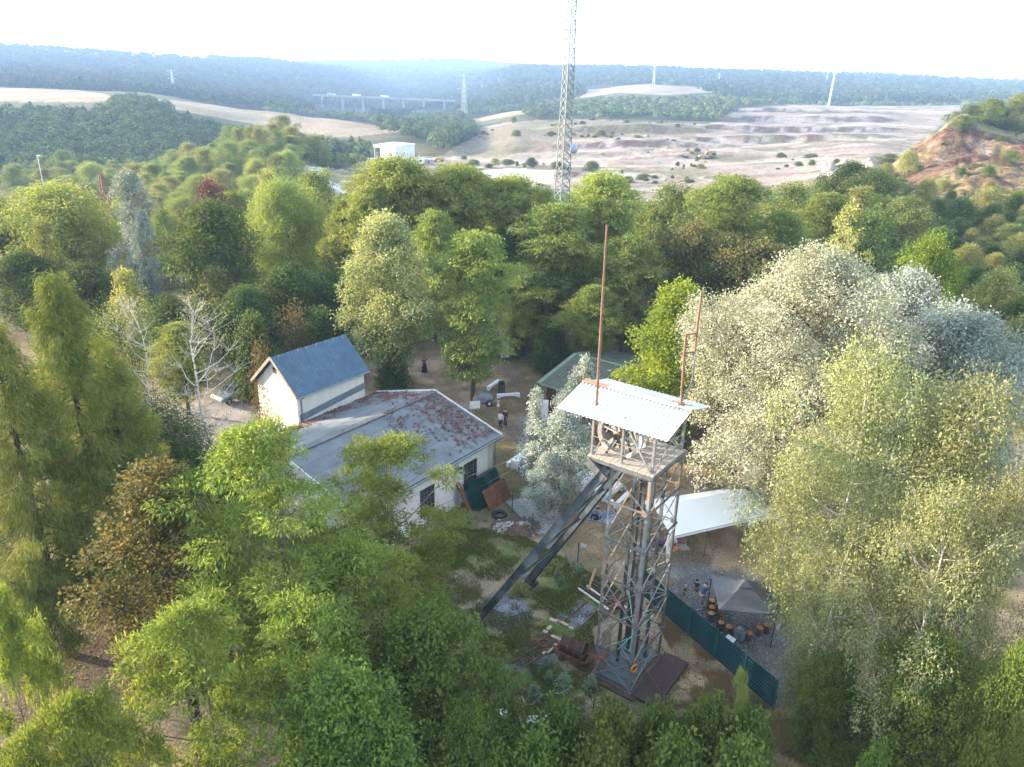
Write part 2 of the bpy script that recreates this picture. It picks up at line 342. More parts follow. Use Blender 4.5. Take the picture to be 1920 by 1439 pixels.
def zone(x, y, z):
    """0 wood, 1 field, 2 quarry, 3 cliff, 4 meadow, 5 yard, 6 right slope"""
    px, py, k = PX(x, y, z); Y = y
    r = np.zeros(np.shape(x), int)
    wob = (fbm(x / 14, y / 14, 5) - 0.5)
    py2 = py + wob * np.clip(900 / np.maximum(Y, 50), 1, 14); px2 = px + wob * np.clip(6000 / np.maximum(Y, 50), 3, 40)
    r[(Y < 112) & (np.hypot(x, y) < 150)] = 5
    r[inpoly(px2, py2, MEADOW) & (Y > 112) & (Y < 330)] = 4
    r[inpoly(px2, py2, QUARRY) & (Y > 230) & (Y < 960)] = 2
    r[(px > 1650) & (Y > 60) & (Y < 330) & (py > 150)] = 6
    r[inpoly(px2, py2, CLIFF) & (Y > 150) & (Y < 290)] = 3
    for pl, a, b in FIELDS: r[inpoly(px, py, pl) & (Y > a) & (Y < b)] = 1
    return r
def tz(x, y):
    x = np.atleast_1d(np.asarray(x, float)); y = np.atleast_1d(np.asarray(y, float))
    z = tz0(x, y); r = np.hypot(x, y); far = sstep(110, 260, r)
    z = z + far * (fbm(x / 60, y / 60, 3) - 0.5) * np.where(r < 1000, np.clip(r / 130, 0, 3.0), np.clip((r - 700) / 100, 0, 10))
    zn = zone(x, y, z)
    cl = (zn == 3) * 1.0
    z = z + cl * ((fbm(x / 9, y / 9, 8) - 0.5) * 3.0 + (fbm(x / 2.6, y / 2.6, 7) - 0.5) * 2.6 + (fbm(x / 1.3, y / 1.3, 6, 3) - 0.5) * 1.5 + (np.abs(fbm(x / 22, y / 22, 9) - 0.5) * -6.0 + 0.8))
    q = (zn == 2) * 1.0
    z = z + q * ((fbm(x / 12, y / 12, 11) - 0.5) * 1.6 + (fbm(x / 3.5, y / 3.5, 13) - 0.5) * 0.8)
    return z
def tz1(x, y): return float(tz(x, y)[0])

az = np.concatenate([np.radians(np.arange(-180, -52, 4.0)), np.radians(np.arange(-52, 52.01, 0.22)), np.radians(np.arange(56, 180, 4.0))])
rr = np.concatenate([[0.01, 4, 8, 12, 15], np.arange(17, 80, 0.32), np.exp(np.arange(math.log(80), math.log(6500), 0.0125))])
A, Rr = np.meshgrid(az, rr); TX = (Rr * np.sin(A)).ravel(); TY = (Rr * np.cos(A)).ravel()
TZ = tz(TX, TY); ZN = zone(TX, TY, TZ); ZN[TY < 5] = 0
# albedo per zone
def lerp(a, b, t): return a + (b - a) * t[:, None]
C3 = lambda *c: np.array(c, float)
n1 = fbm(TX / 6, TY / 6, 21); n2 = fbm(TX / 1.4, TY / 1.4, 22); n3 = fbm(TX / 25, TY / 25, 23); n4 = fbm(TX / 0.8, TY / 0.8, 24, 2)
colr = np.tile(C3(0.060, 0.070, 0.028), (len(TX), 1))
colr = lerp(colr, C3(0.10, 0.085, 0.045), sstep(0.45, 0.65, n3))
ppx, ppy, _k = PX(TX, TY, TZ)
f_ = ZN == 1
fc = lerp(np.tile(C3(0.36, 0.265, 0.16), (len(TX), 1)), C3(0.42, 0.34, 0.22), sstep(0.4, 0.6, n3))
tram = (np.abs(((TX * 0.8 + TY * 0.35) / 18.0) % 1 - 0.5) > 0.46) * 0.12
colr[f_] = (fc * 0.62 * (1 - tram)[:, None])[f_]
q_ = ZN == 2
gx = np.gradient(TZ.reshape(A.shape), axis=0).ravel() / np.maximum(np.gradient(Rr, axis=0).ravel(), 0.01)
qc = lerp(np.tile(C3(0.325, 0.27, 0.225), (len(TX), 1)), C3(0.245, 0.195, 0.155), sstep(0.40, 0.60, fbm(TX / 45, TY / 14, 31)))
strk = fbm(np.degrees(np.arctan2(TX, TY)) * 3.2, TY / 40, 34, 5)
qc = lerp(qc, lerp(np.tile(C3(0.125, 0.08, 0.062), (len(TX), 1)), C3(0.085, 0.07, 0.064), sstep(0.4, 0.6, strk)), sstep(0.07, 0.16, np.abs(gx)) * 1.0)
qc = lerp(qc, C3(0.38, 0.345, 0.315), sstep(0.09, 0.20, np.abs(gx)) * sstep(0.60, 0.70, strk) * 0.8)
qc = lerp(qc, C3(0.15, 0.145, 0.075), sstep(0.56, 0.68, fbm(TX / 35, TY / 22, 35)) * 0.85)
qc = lerp(qc, C3(0.39, 0.35, 0.31), sstep(0.62, 0.72, fbm(TX / 18, TY / 12, 37)) * 0.8)
wcl = (ppx > 870) & (ppx < 1040) & (TY > 312) & (TY < 342); qc[wcl] = C3(0.56, 0.535, 0.51) * (0.85 + 0.3 * fbm(TX / 3, TY / 8, 39)[wcl])[:, None]
gre = inpoly(ppx, ppy, [(840, 292), (905, 240), (1060, 222), (1330, 236), (1300, 258), (1180, 252), (1060, 262), (940, 296)])
qc[gre] = lerp(qc, C3(0.15, 0.135, 0.07), 0.35 + 0.6 * fbm(TX / 20, TY / 20, 41))[gre]
# haul roads
for pl in ([(870, 318), (1000, 304), (1150, 298), (1290, 286), (1500, 268)], [(1060, 312), (1300, 311), (1500, 300), (1560, 296)], [(1215, 286), (1300, 262), (1480, 262), (1700, 262)], [(1380, 204), (1600, 206), (1790, 212)], [(1490, 245), (1620, 232), (1750, 238)]):
    for (ax, ay), (bx, by) in zip(pl[:-1], pl[1:]):
        t = np.clip(((ppx - ax) * (bx - ax) + (ppy - ay) * (by - ay)) / ((bx - ax) ** 2 + (by - ay) ** 2), 0, 1)
        d = np.hypot(ppx - ax - t * (bx - ax), (ppy - ay - t * (by - ay)) * 2.2)
        qc = lerp(qc, C3(0.42, 0.37, 0.32), (1 - sstep(2, 5, d)) * 0.8 * q_)
qc = qc * np.array([0.82, 0.80, 0.785])
colr[q_] = qc[q_]
c_ = ZN == 3
cc = lerp(np.tile(C3(0.205, 0.130, 0.090), (len(TX), 1)), C3(0.135, 0.080, 0.058), sstep(0.4, 0.62, fbm(TX / 7, TY / 7, 51)))
cc = lerp(cc, C3(0.235, 0.195, 0.115), sstep(0.50, 0.62, fbm(TX / 13, TY / 13, 53)))
cc = lerp(cc, C3(0.30, 0.25, 0.20), sstep(0.66, 0.74, fbm(TX / 8, TY / 8, 55)))
cc = lerp(cc, C3(0.27, 0.215, 0.115), 1 - sstep(150, 185, TY) * 1.0)
colr[c_] = cc[c_] * np.array([0.86, 0.80, 0.73])
md = ZN == 4
mc = lerp(np.tile(C3(0.30, 0.25, 0.15), (len(TX), 1)), C3(0.16, 0.15, 0.07), sstep(0.4, 0.6, n1))
colr[md] = mc[md]
for pl, w in (([(585, 318), (600, 335), (640, 356), (680, 372)], 9), ([(588, 322), (610, 312), (596, 330)], 7)):
    for (ax, ay), (bx, by) in zip(pl[:-1], pl[1:]):
        t = np.clip(((ppx - ax) * (bx - ax) + (ppy - ay) * (by - ay)) / ((bx - ax) ** 2 + (by - ay) ** 2), 0, 1)
        d = np.hypot(ppx - ax - t * (bx - ax), (ppy - ay - t * (by - ay)) * 1.5)
        colr = lerp(colr, C3(0.46, 0.45, 0.44), (1 - sstep(w * 0.7, w, d)) * md)
s_ = ZN == 6
sc_ = lerp(np.tile(C3(0.17, 0.135, 0.07), (len(TX), 1)), C3(0.085, 0.10, 0.035), sstep(0.42, 0.58, n1 * 0.6 + n3 * 0.4))
colr[s_] = sc_[s_]
# the yard
y_ = ZN == 5
yc = lerp(np.tile(C3(0.205, 0.148, 0.090), (len(TX), 1)), C3(0.30, 0.225, 0.135), sstep(0.35, 0.7, n2))
yc = lerp(yc, C3(0.10, 0.10, 0.042), sstep(0.52, 0.66, n1) * 0.8)
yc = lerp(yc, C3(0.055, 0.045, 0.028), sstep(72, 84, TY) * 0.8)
yc = lerp(yc, C3(0.34, 0.25, 0.15), (1 - sstep(2, 4.5, np.hypot(TX + 37, TY - 94) / 3)))
def wpoly(pp): return [G(a, b)[:2] for a, b in pp]
def soft(pp, w, wob=0.8, s=0):
    P_ = wpoly(pp); d = np.full(len(TX), 1e9)
    xx = TX + (fbm(TX / 1.1, TY / 1.1, 61 + s) - 0.5) * wob * 2; yy = TY + (fbm(TX / 1.1, TY / 1.1, 71 + s) - 0.5) * wob * 2
    for i in range(len(P_)):
        ax, ay = P_[i - 1]; bx, by = P_[i]
        t = np.clip(((xx - ax) * (bx - ax) + (yy - ay) * (by - ay)) / ((bx - ax) ** 2 + (by - ay) ** 2), 0, 1)
        d = np.minimum(d, np.hypot(xx - ax - t * (bx - ax), yy - ay - t * (by - ay)))
    return np.where(inpoly(xx, yy, P_), sstep(0, w, d), 0.0)
GREEN = [(790, 1010), (870, 960), (990, 1010), (1080, 1060), (1190, 1120), (1110, 1180), (1130, 1300), (1220, 1350), (1450, 1330), (1450, 1439), (700, 1439), (700, 1200)]
g = soft(GREEN, 0.8, 1.0)
gcol = lerp(np.tile(C3(0.078, 0.108, 0.030), (len(TX), 1)), C3(0.135, 0.130, 0.050), sstep(0.4, 0.62, n2))
gcol = lerp(gcol, C3(0.19, 0.15, 0.095), sstep(0.55, 0.68, n1))
yc = np.where(g[:, None] > 0, lerp(yc, gcol, g) if False else yc * (1 - g[:, None]) + gcol * g[:, None], yc)
grav = lambda: lerp(np.tile(C3(0.115, 0.125, 0.14), (len(TX), 1)), C3(0.20, 0.21, 0.23), sstep(0.35, 0.75, n4))
GR = grav()
for i, (pp, w, k_) in enumerate((([(893, 1130), (930, 1106), (980, 1120), (1002, 1150), (985, 1180), (940, 1180), (900, 1160)], 0.5, 0.95),
                           ([(930, 1255), (1000, 1195), (1030, 1190), (1085, 1225), (1060, 1235), (1000, 1265)], 0.5, 0.7),
                           ([(1040, 1165), (1085, 1125), (1115, 1135), (1118, 1160), (1080, 1185)], 0.3, 0.95),
                           ([(1020, 1215), (1030, 1190), (1065, 1190), (1100, 1210), (1060, 1235)], 0.3, 0.9),
                           ([(1230, 1090), (1330, 1060), (1480, 1090), (1530, 1220), (1520, 1330), (1450, 1325), (1330, 1200), (1240, 1130)], 0.9, 0.85),
                           ([(1235, 1040), (1330, 1045), (1340, 1090), (1240, 1095)], 0.8, 0.55))):
    k2 = soft(pp, w, 0.5, i) * k_
    src = GR if i != 4 else GR * np.array([0.62, 0.58, 0.56])
    yc = yc * (1 - k2[:, None]) + src * k2[:, None]
k2 = soft([(930, 950), (990, 985), (1020, 1010), (990, 1015), (955, 1000), (920, 985)], 0.4, 0.5, 9)
yc = yc * (1 - k2[:, None]) + C3(0.13, 0.085, 0.065) * (0.7 + 0.8 * n4)[:, None] * k2[:, None]
# trodden path to the trees
for pl, w in (([(1000, 790), (985, 740), (945, 690), (940, 650)], 0.7),):
    W_ = wpoly(pl)
    for (ax, ay), (bx, by) in zip(W_[:-1], W_[1:]):
        t = np.clip(((TX - ax) * (bx - ax) + (TY - ay) * (by - ay)) / ((bx - ax) ** 2 + (by - ay) ** 2), 0, 1)
        d = np.hypot(TX - ax - t * (bx - ax), TY - ay - t * (by - ay))
        yc = lerp(yc, C3(0.13, 0.10, 0.08), (1 - sstep(w * 0.5, w, d)) * 0.7)
k2 = soft([(935, 800), (990, 770), (1040, 790), (1010, 830), (960, 840)], 0.8, 0.5, 12) * 0.7
yc = yc * (1 - k2[:, None]) + GR * k2[:, None] * 0.8
# car park behind the larches: pale paving
k2 = soft([(60, 850), (330, 760), (520, 730), (540, 850), (350, 930), (100, 960)], 1.0, 0.8, 13) * 0.8
yc = yc * (1 - k2[:, None]) + C3(0.27, 0.24, 0.215) * (0.85 + 0.3 * n2)[:, None] * k2[:, None]
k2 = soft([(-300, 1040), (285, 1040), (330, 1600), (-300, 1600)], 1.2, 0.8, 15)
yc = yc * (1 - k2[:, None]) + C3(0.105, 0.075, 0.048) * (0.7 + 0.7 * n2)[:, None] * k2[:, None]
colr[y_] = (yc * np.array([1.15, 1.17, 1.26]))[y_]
nr, na = A.shape
idx = np.arange(nr * na).reshape(nr, na)
Q = np.stack([idx[:-1, :-1], idx[:-1, 1:], idx[1:, 1:], idx[1:, :-1]], -1).reshape(-1, 4)
Qc = np.stack([idx[:-1, -1], idx[:-1, 0], idx[1:, 0], idx[1:, -1]], -1).reshape(-1, 4)
Mt = bpy.data.materials.new('ground'); Mt.use_nodes = True; t_ = Mt.node_tree; N = t_.nodes; L = t_.links
b = N['Principled BSDF']; b.inputs['Roughness'].default_value = 0.95; b.inputs['Specular IOR Level'].default_value = 0.1
at = N.new('ShaderNodeAttribute'); at.attribute_name = 'Col'
geo = N.new('ShaderNodeNewGeometry')
def nz(scale, detail, lo, hi, a, b_):
    n = N.new('ShaderNodeTexNoise'); n.inputs['Scale'].default_value = scale; n.inputs['Detail'].default_value = detail
    L.new(geo.outputs['Position'], n.inputs['Vector'])
    mr = N.new('ShaderNodeMapRange'); mr.inputs[1].default_value = lo; mr.inputs[2].default_value = hi; mr.inputs[3].default_value = a; mr.inputs[4].default_value = b_
    L.new(n.outputs[0], mr.inputs[0]); return mr.outputs[0], n.outputs[0]
o1, h1 = nz(9.0, 6, 0.3, 0.7, 0.62, 1.38)
o2, h2 = nz(0.55, 8, 0.3, 0.7, 0.72, 1.28)
o3, h3 = nz(30.0, 3, 0.35, 0.65, 0.75, 1.25)
mu = N.new('ShaderNodeMath'); mu.operation = 'MULTIPLY'; L.new(o1, mu.inputs[0]); L.new(o2, mu.inputs[1])
mu2 = N.new('ShaderNodeMath'); mu2.operation = 'MULTIPLY'; L.new(mu.outputs[0], mu2.inputs[0]); L.new(o3, mu2.inputs[1])
mpv = N.new('ShaderNodeMapping'); mpv.inputs['Scale'].default_value = (1.0, 1.0, 0.35); L.new(geo.outputs['Position'], mpv.inputs[0])
nr_ = N.new('ShaderNodeTexNoise'); nr_.inputs['Scale'].default_value = 0.42; nr_.inputs['Detail'].default_value = 10; nr_.inputs['Roughness'].default_value = 0.72; L.new(mpv.outputs[0], nr_.inputs['Vector'])
mrr = N.new('ShaderNodeMapRange'); mrr.inputs[1].default_value = 0.36; mrr.inputs[2].default_value = 0.66; mrr.inputs[3].default_value = 0.35; mrr.inputs[4].default_value = 1.55; L.new(nr_.outputs[0], mrr.inputs[0])
mxr = N.new('ShaderNodeMix'); mxr.inputs[2].default_value = 1.0; L.new(at.outputs['Alpha'], mxr.inputs[0]); L.new(mrr.outputs[0], mxr.inputs[3])
mu3 = N.new('ShaderNodeMath'); mu3.operation = 'MULTIPLY'; L.new(mu2.outputs[0], mu3.inputs[0]); L.new(mxr.outputs[0], mu3.inputs[1]); mu2 = mu3
vm = N.new('ShaderNodeVectorMath'); vm.operation = 'SCALE'; L.new(at.outputs['Color'], vm.inputs[0]); L.new(mu2.outputs[0], vm.inputs['Scale'])
L.new(vm.outputs[0], b.inputs['Base Color'])
bpr = N.new('ShaderNodeBump'); bpr.inputs['Distance'].default_value = 1.6; L.new(at.outputs['Alpha'], bpr.inputs['Strength']); L.new(nr_.outputs[0], bpr.inputs['Height'])
bp = N.new('ShaderNodeBump'); bp.inputs['Strength'].default_value = 0.5; bp.inputs['Distance'].default_value = 0.08; L.new(bpr.outputs[0], bp.inputs['Normal'])
L.new(h1, bp.inputs['Height']); L.new(bp.outputs[0], b.inputs['Normal'])
gm = np_mesh('ground', np.stack([TX, TY, TZ], 1), np.concatenate([Q, Qc]), Mt, smooth=True, col=np.concatenate([colr, ((ZN == 3) * 1.0 + (ZN == 2) * 0.35)[:, None]], 1))
tag(link('ground', gm), kind='structure')
# ------------------------------------------------------------------ shared axes of the site: everything is squared to UX / VX
TH = math.atan2(0.811, 0.585)
UX = np.array([cos(TH), sin(TH)]); VX = np.array([-sin(TH), cos(TH)])
def slate_mat(name, c1, c2, mortar, scale, rot=0.0, bw=0.5, bh=0.25, ms=0.02, rough=0.6):
    M = mat(name, c1, c2, 1.0, rough); t = M.node_tree; N = t.nodes; L = t.links; b = N['Principled BSDF']
    src = b.inputs['Base Color'].links[0].from_socket
    tc = N.new('ShaderNodeTexCoord'); mp = N.new('ShaderNodeMapping'); mp.inputs['Rotation'].default_value = (0, 0, rot)
    L.new(tc.outputs['Object'], mp.inputs[0])
    br = N.new('ShaderNodeTexBrick'); br.inputs['Scale'].default_value = scale; br.inputs['Brick Width'].default_value = bw; br.inputs['Row Height'].default_value = bh
    br.inputs['Mortar Size'].default_value = ms; br.inputs['Mortar'].default_value = (*mortar, 1); br.inputs['Bias'].default_value = 0
    L.new(mp.outputs[0], br.inputs['Vector']); L.new(src, br.inputs['Color1'])
    h = N.new('ShaderNodeHueSaturation'); h.inputs['Value'].default_value = 0.82; L.new(src, h.inputs['Color']); L.new(h.outputs[0], br.inputs['Color2'])
    L.new(br.outputs[0], b.inputs['Base Color'])
    bp = N.new('ShaderNodeBump'); bp.inputs['Strength'].default_value = 0.4; bp.inputs['Distance'].default_value = 0.03; bp.invert = True
    L.new(br.outputs['Fac'], bp.inputs['Height']); L.new(bp.outputs[0], b.inputs['Normal'])
    return M
m_felt = slate_mat('roof_felt', (0.165, 0.19, 0.205), (0.125, 0.145, 0.16), (0.085, 0.09, 0.095), 1.0, 0.0, 5.0, 1.05, 0.016, 0.85)
m_slate = slate_mat('blue_slate', (0.070, 0.130, 0.195), (0.052, 0.100, 0.155), (0.045, 0.075, 0.11), 1.0, radians(38), 0.27, 0.27, 0.018, 0.5)
m_green_tin = mat('green_sheet_roof', (0.085, 0.165, 0.125), (0.06, 0.125, 0.095), 0.8, 0.5)
m_green_trim = mat('green_trim', (0.17, 0.225, 0.155), (0.14, 0.19, 0.13), 1.0, 0.5)
m_brownwood = mat('brown_boards', (0.075, 0.04, 0.028), (0.05, 0.028, 0.02), 2, 0.8, stretch=(6, 6, 0.6))
m_gutter = mat('grey_blue_metal', (0.20, 0.25, 0.27), (0.15, 0.19, 0.21), 2, 0.5, 0.3)
m_trim = mat('white_trim', (0.72, 0.72, 0.70), (0.6, 0.6, 0.58), 2, 0.6)

# ------------------------------------------------------------------ the winding house (low white building)
BW, BD, BE, BR = 14.4, 13.2, 4.0, 5.85
hall = thing('winding_house', 'long low white building with grey felt roof littered with red leaves', 'building', (-9.1, 39.37, 0), TH)
w = MB()
x0, x1, y0, y1 = 0.45, 13.75, 0.40, BD - 0.40
zr = lambda y: BE - 0.12 + (BR - BE) * min(y, BD - y) / (BD / 2)
# gables and eaves walls (thin shells, butted)
for xx in (x0, x1):
    pr = [(y0, -1.4), (y1, -1.4), (y1, zr(y1)), (BD / 2, zr(BD / 2)), (y0, zr(y0))]
    a = xx - 0.15 if xx == x1 else xx; w.loft([(a, p, q) for p, q in pr], [(a + 0.15, p, q) for p, q in pr])
for yy in (y0, y1 - 0.15): w.box(((x0 + x1) / 2, yy + 0.075, (BE - 0.12 - 1.4) / 2), (x1 - x0 - 0.302, 0.15, BE - 0.12 + 1.4))
wall = w.build('wall', m_white, hall)
m_pil = mat('grey_render', (0.52, 0.51, 0.49), (0.45, 0.44, 0.42), 1.2, 0.85)
for xx in (13.55, 9.62, 1.2): p = MB(); p.box((xx, y0 - 0.022, 1.6), (0.55, 0.04, 4.2)); p.build('pilaster', m_pil, wall)
rf = MB()
for s in (0, 1):
    ye, yr = (0, BD / 2) if s == 0 else (BD, BD / 2)
    a = [(0, ye, BE), (BW, ye, BE), (BW, yr, BR), (0, yr, BR)]
    b_ = [(q[0], q[1], q[2] - 0.10) for q in a]
    (rf.loft(b_, a) if s == 0 else rf.loft(a, b_))
roof = rf.build('roof', m_felt, hall)
r2 = MB(); r2.bar((0.1, BD / 2, BR + 0.012), (BW - 0.1, BD / 2, BR + 0.012), 0.55, 0.035); r2.build('ridge_strip', mat('felt_dark', (0.13, 0.14, 0.145), (0.10, 0.105, 0.11), 2, 0.8), roof)
for xx in (-0.03, BW + 0.03):
    fs = MB()
    for ye in (0, BD): fs.bar((xx, ye, BE + 0.0), (xx, BD / 2, BR + 0.0), 0.05, 0.24, up=(0, 0, 1))
    fs.build('verge_trim', m_trim, roof)
gt = MB(); gt.tube([(0.0, -0.08, BE - 0.12), (BW + 0.25, -0.08, BE - 0.10)], 0.075, 8); gt.bar((0, 0.02, BE - 0.14), (BW, 0.02, BE - 0.14), 0.04, 0.18)
gt.tube([(BW + 0.25, -0.08, BE - 0.1), (13.95, 0.25, 3.5), (13.95, 0.25, 0.0)], 0.055, 8)
gt.tube([(0.32, 0.24, BE - 0.15), (0.32, 0.24, 0.0)], 0.055, 8)
gt.build('gutter', m_gutter, hall)
def wall_window(parent, c, wd, ht, axis, nx=4, nz_=7):
    """axis 'x': lies in an eaves wall facing -y; 'y': in a gable facing -x"""
    f = MB(); t = 0.05
    def put(mb, cu, cz, du, dz, off, th):
        if axis == 'x': mb.box((c[0] + cu, c[1] + off, c[2] + cz), (du, th, dz))
        else: mb.box((c[0] + off, c[1] + cu, c[2] + cz), (th, du, dz))
    put(f, 0, ht / 2 + t / 2, wd + 2 * t, t, -0.02, 0.06); put(f, 0, -ht / 2 - t / 2, wd + 2 * t, t, -0.04, 0.10)
    for s in (-1, 1): put(f, s * (wd / 2 + t / 2), 0, t, ht - 0.002, -0.02, 0.06)
    fr = f.build('window', m_steel_dark, parent)
    g_ = MB(); put(g_, 0, 0, wd, ht, -0.006, 0.012); g_.build('pane', m_glass, fr)
    b2 = MB()
    for i in range(1, nx): put(b2, -wd / 2 + wd * i / nx, 0, 0.022, ht - 0.004, -0.028, 0.02)
    for i in range(1, nz_): put(b2, 0, -ht / 2 + ht * i / nz_, wd - 0.004, 0.022, -0.040, 0.02)
    b2.build('bars', mat('window_bars', (0.20, 0.21, 0.22), (0.15, 0.155, 0.16), 3, 0.5, 0.2), fr)
    return fr
wall_window(hall, (11.2, y0, 1.95), 1.35, 2.0, 'x')
wall_window(hall, (2.6, y0, 1.75), 1.3, 2.0, 'x'); wall_window(hall, (6.6, y0, 1.85), 1.3, 2.0, 'x')
wall_window(hall, (x0, 4.35, 1.35), 1.15, 1.9, 'y', 3, 5); wall_window(hall, (x0, 8.8, 1.35), 1.15, 1.9, 'y', 3, 5)
lm = MB(); lm.bar((9.6, 0.38, 3.1), (9.6, 0.02, 3.15), 0.05); lm.loft([(9.35, 0.2, 2.95), (9.95, 0.2, 2.95), (9.95, -0.25, 2.95), (9.35, -0.25, 2.95)], [(9.42, 0.12, 3.25), (9.88, 0.12, 3.25), (9.88, -0.15, 3.12), (9.42, -0.15, 3.12)])
lm.build('flood_lamp', mat('teal_lamp', (0.05, 0.12, 0.14), (0.04, 0.09, 0.11), 3, 0.4), hall)
# red leaves and moss lying on the felt
rng = np.random.default_rng(3)
n = 26000; lx = rng.uniform(0.1, BW - 0.1, n); ly = rng.uniform(0.1, BD - 0.1, n)
half = np.where(ly < BD / 2, ly, BD - ly) / (BD / 2)
dens = np.zeros(n); near = ly < BD / 2
nn = fbm(lx * 0.55, ly * 0.55, 4, 6)
dens = np.where(near, sstep(6.0, 12.5, lx + (nn - 0.5) * 9 + (half - 0.4) * 2.5) * sstep(0.40, 0.62, fbm(lx * 2.6 + 7, ly * 2.6, 6, 5) + 0.25 * sstep(10.5, 14, lx)) * sstep(0.02, 0.14, half), 0)
band = np.exp(-((ly - (BD - 1.0)) / 1.1) ** 2) + np.exp(-((lx - 13.2) / 1.6) ** 2)
dens = np.where(~near, np.clip(band, 0, 1) * sstep(0.38, 0.55, fbm(lx * 2.0, ly * 2.0, 8, 5)), dens)
dens = np.maximum(dens, sstep(2.4, 0.6, lx) * (~near) * sstep(0.4, 0.6, nn) * 0.9)
k = rng.random(n) < dens * 0.5; lx, ly = lx[k], ly[k]; n = len(lx)
lz = BE + (BR - BE) * np.minimum(ly, BD - ly) / (BD / 2) + 0.015 + rng.random(n) * 0.07
a = rng.uniform(0, 2 * pi, n); s1 = rng.uniform(0.035, 0.11, n); V = np.zeros((n, 4, 3))
for i in range(4):
    q = a + i * pi / 2; V[:, i, 0] = lx + np.cos(q) * s1; V[:, i, 1] = ly + np.sin(q) * s1 * 0.7; V[:, i, 2] = lz + rng.uniform(-0.012, 0.06, n)
lv = link('fallen_leaves', np_mesh('fallen_leaves', V.reshape(-1, 3), np.arange(n * 4).reshape(-1, 4), leaf_mat('leaf_red', (0.085, 0.034, 0.020), (0.24, 0.095, 0.05), 0.1), tone=rng.random(n)))
lv.location = (-9.1, 39.37, 0); lv.rotation_euler = (0, 0, TH)
tag(lv, 'red brown fallen leaves lying thick on the grey felt roof', 'leaves', kind='stuff')

# ------------------------------------------------------------------ tall white annex with slate roof
HL, HWd, HE, HR = 6.8, 4.7, 6.45, 8.85
hz = thing('slate_house', 'small tall white house with steep blue slate roof', 'house', (-16.1, 52.2, 0), TH)
w = MB(); pr = [(0, -1.2), (HWd, -1.2), (HWd, HE - 0.1), (HWd / 2, HR - 0.28), (0, HE - 0.1)]
for xx in (0, HL - 0.2): w.loft([(xx, q, r) for q, r in pr], [(xx + 0.2, q, r) for q, r in pr])
for yy in (0, HWd - 0.2): w.box((HL / 2, yy + 0.1, (HE - 0.1 - 1.2) / 2), (HL - 0.402, 0.2, HE - 0.1 + 1.2))
wl = w.build('wall', mat('cream_render', (0.62, 0.60, 0.56), (0.53, 0.51, 0.46), 1.1, 0.85, c3=(0.42, 0.37, 0.31), stretch=(1, 1, .45)), hz)
f = MB(); f.bar((0.2, -0.012, 4.35), (HL, -0.012, 5.0), 0.02, 0.55, up=(0, 0, 1)); f.build('flashing', m_gutter, wl)
rf = MB(); ov = 0.38; zz = (HR - HE) / (HWd / 2); ze = HE - ov * zz * 0.4
for s in (0, 1):
    ye = -ov if s == 0 else HWd + ov
    a = [(-0.3, ye, ze), (HL + 0.35, ye, ze), (HL + 0.35, HWd / 2, HR), (-0.3, HWd / 2, HR)]
    b_ = [(q[0], q[1], q[2] - 0.12) for q in a]
    (rf.loft(b_, a) if s == 0 else rf.loft(a, b_))
sr = rf.build('roof', m_slate, hz)
f = MB()
for ye in (-ov, HWd + ov): f.bar((-0.325, ye, ze - 0.02), (-0.325, HWd / 2, HR - 0.02), 0.045, 0.22, up=(0, 0, 1))
f.build('verge_board', mat('weathered_board', (0.36, 0.27, 0.20), (0.27, 0.20, 0.15), 3, 0.8), sr)
for i in range(8):
    f = MB(); xx = 0.25 + i * (HL - 0.5) / 7 * (1 if i % 3 else 0.985); f.tube([(xx, HWd / 2 - 0.28, HR - 0.22), (xx, HWd / 2 - 0.28, HR + 0.06), (xx + 0.12, HWd / 2 - 0.28, HR + 0.1)], 0.022, 5); f.build('roof_hook', m_steel_pale, sr)
f = MB(); f.tube([(-0.25, -ov - 0.06, ze - 0.08), (HL + 0.3, -ov - 0.06, ze - 0.06)], 0.06, 8); f.tube([(0.35, -ov - 0.06, ze - 0.1), (0.35, -0.08, ze - 0.45), (0.35, -0.08, 4.0)], 0.05, 8)
f.build('gutter', m_gutter, hz)
f = MB(); f.box((-0.02, HWd / 2, 7.75), (0.03, 0.35, 0.5)); f.build('vent_hatch', m_brownwood, hz)

# ------------------------------------------------------------------ green roofed shed behind the silver poplar
GA = TH - pi / 2
shed = thing('green_roofed_shed', 'brown timber shed with green ribbed metal roof', 'building', (2.3, 64.5, 0), GA)
SL, SW2, SE, SRz = 15.0, 12.6, 2.9, 4.05
w = MB(); pr = [(0.6, 0), (SW2 - 0.6, 0), (SW2 - 0.6, SE - 0.02), (SW2 / 2, SRz - 0.14), (0.6, SE - 0.02)]
for xx in (0.7, SL - 0.9): w.loft([(xx, q, r) for q, r in pr], [(xx + 0.2, q, r) for q, r in pr])
for yy in (0.6, SW2 - 0.8): w.box((SL / 2 - 0.1, yy + 0.1, (SE - 0.02) / 2), (SL - 1.802, 0.2, SE - 0.02))
sw = w.build('wall', m_brownwood, shed)
f = MB(); f.box((2.6, 0.57, 1.1), (1.7, 0.05, 2.1)); f.build('door', mat('pale_door', (0.62, 0.66, 0.70), (0.55, 0.58, 0.62), 1, 0.5), sw)
rf = MB()
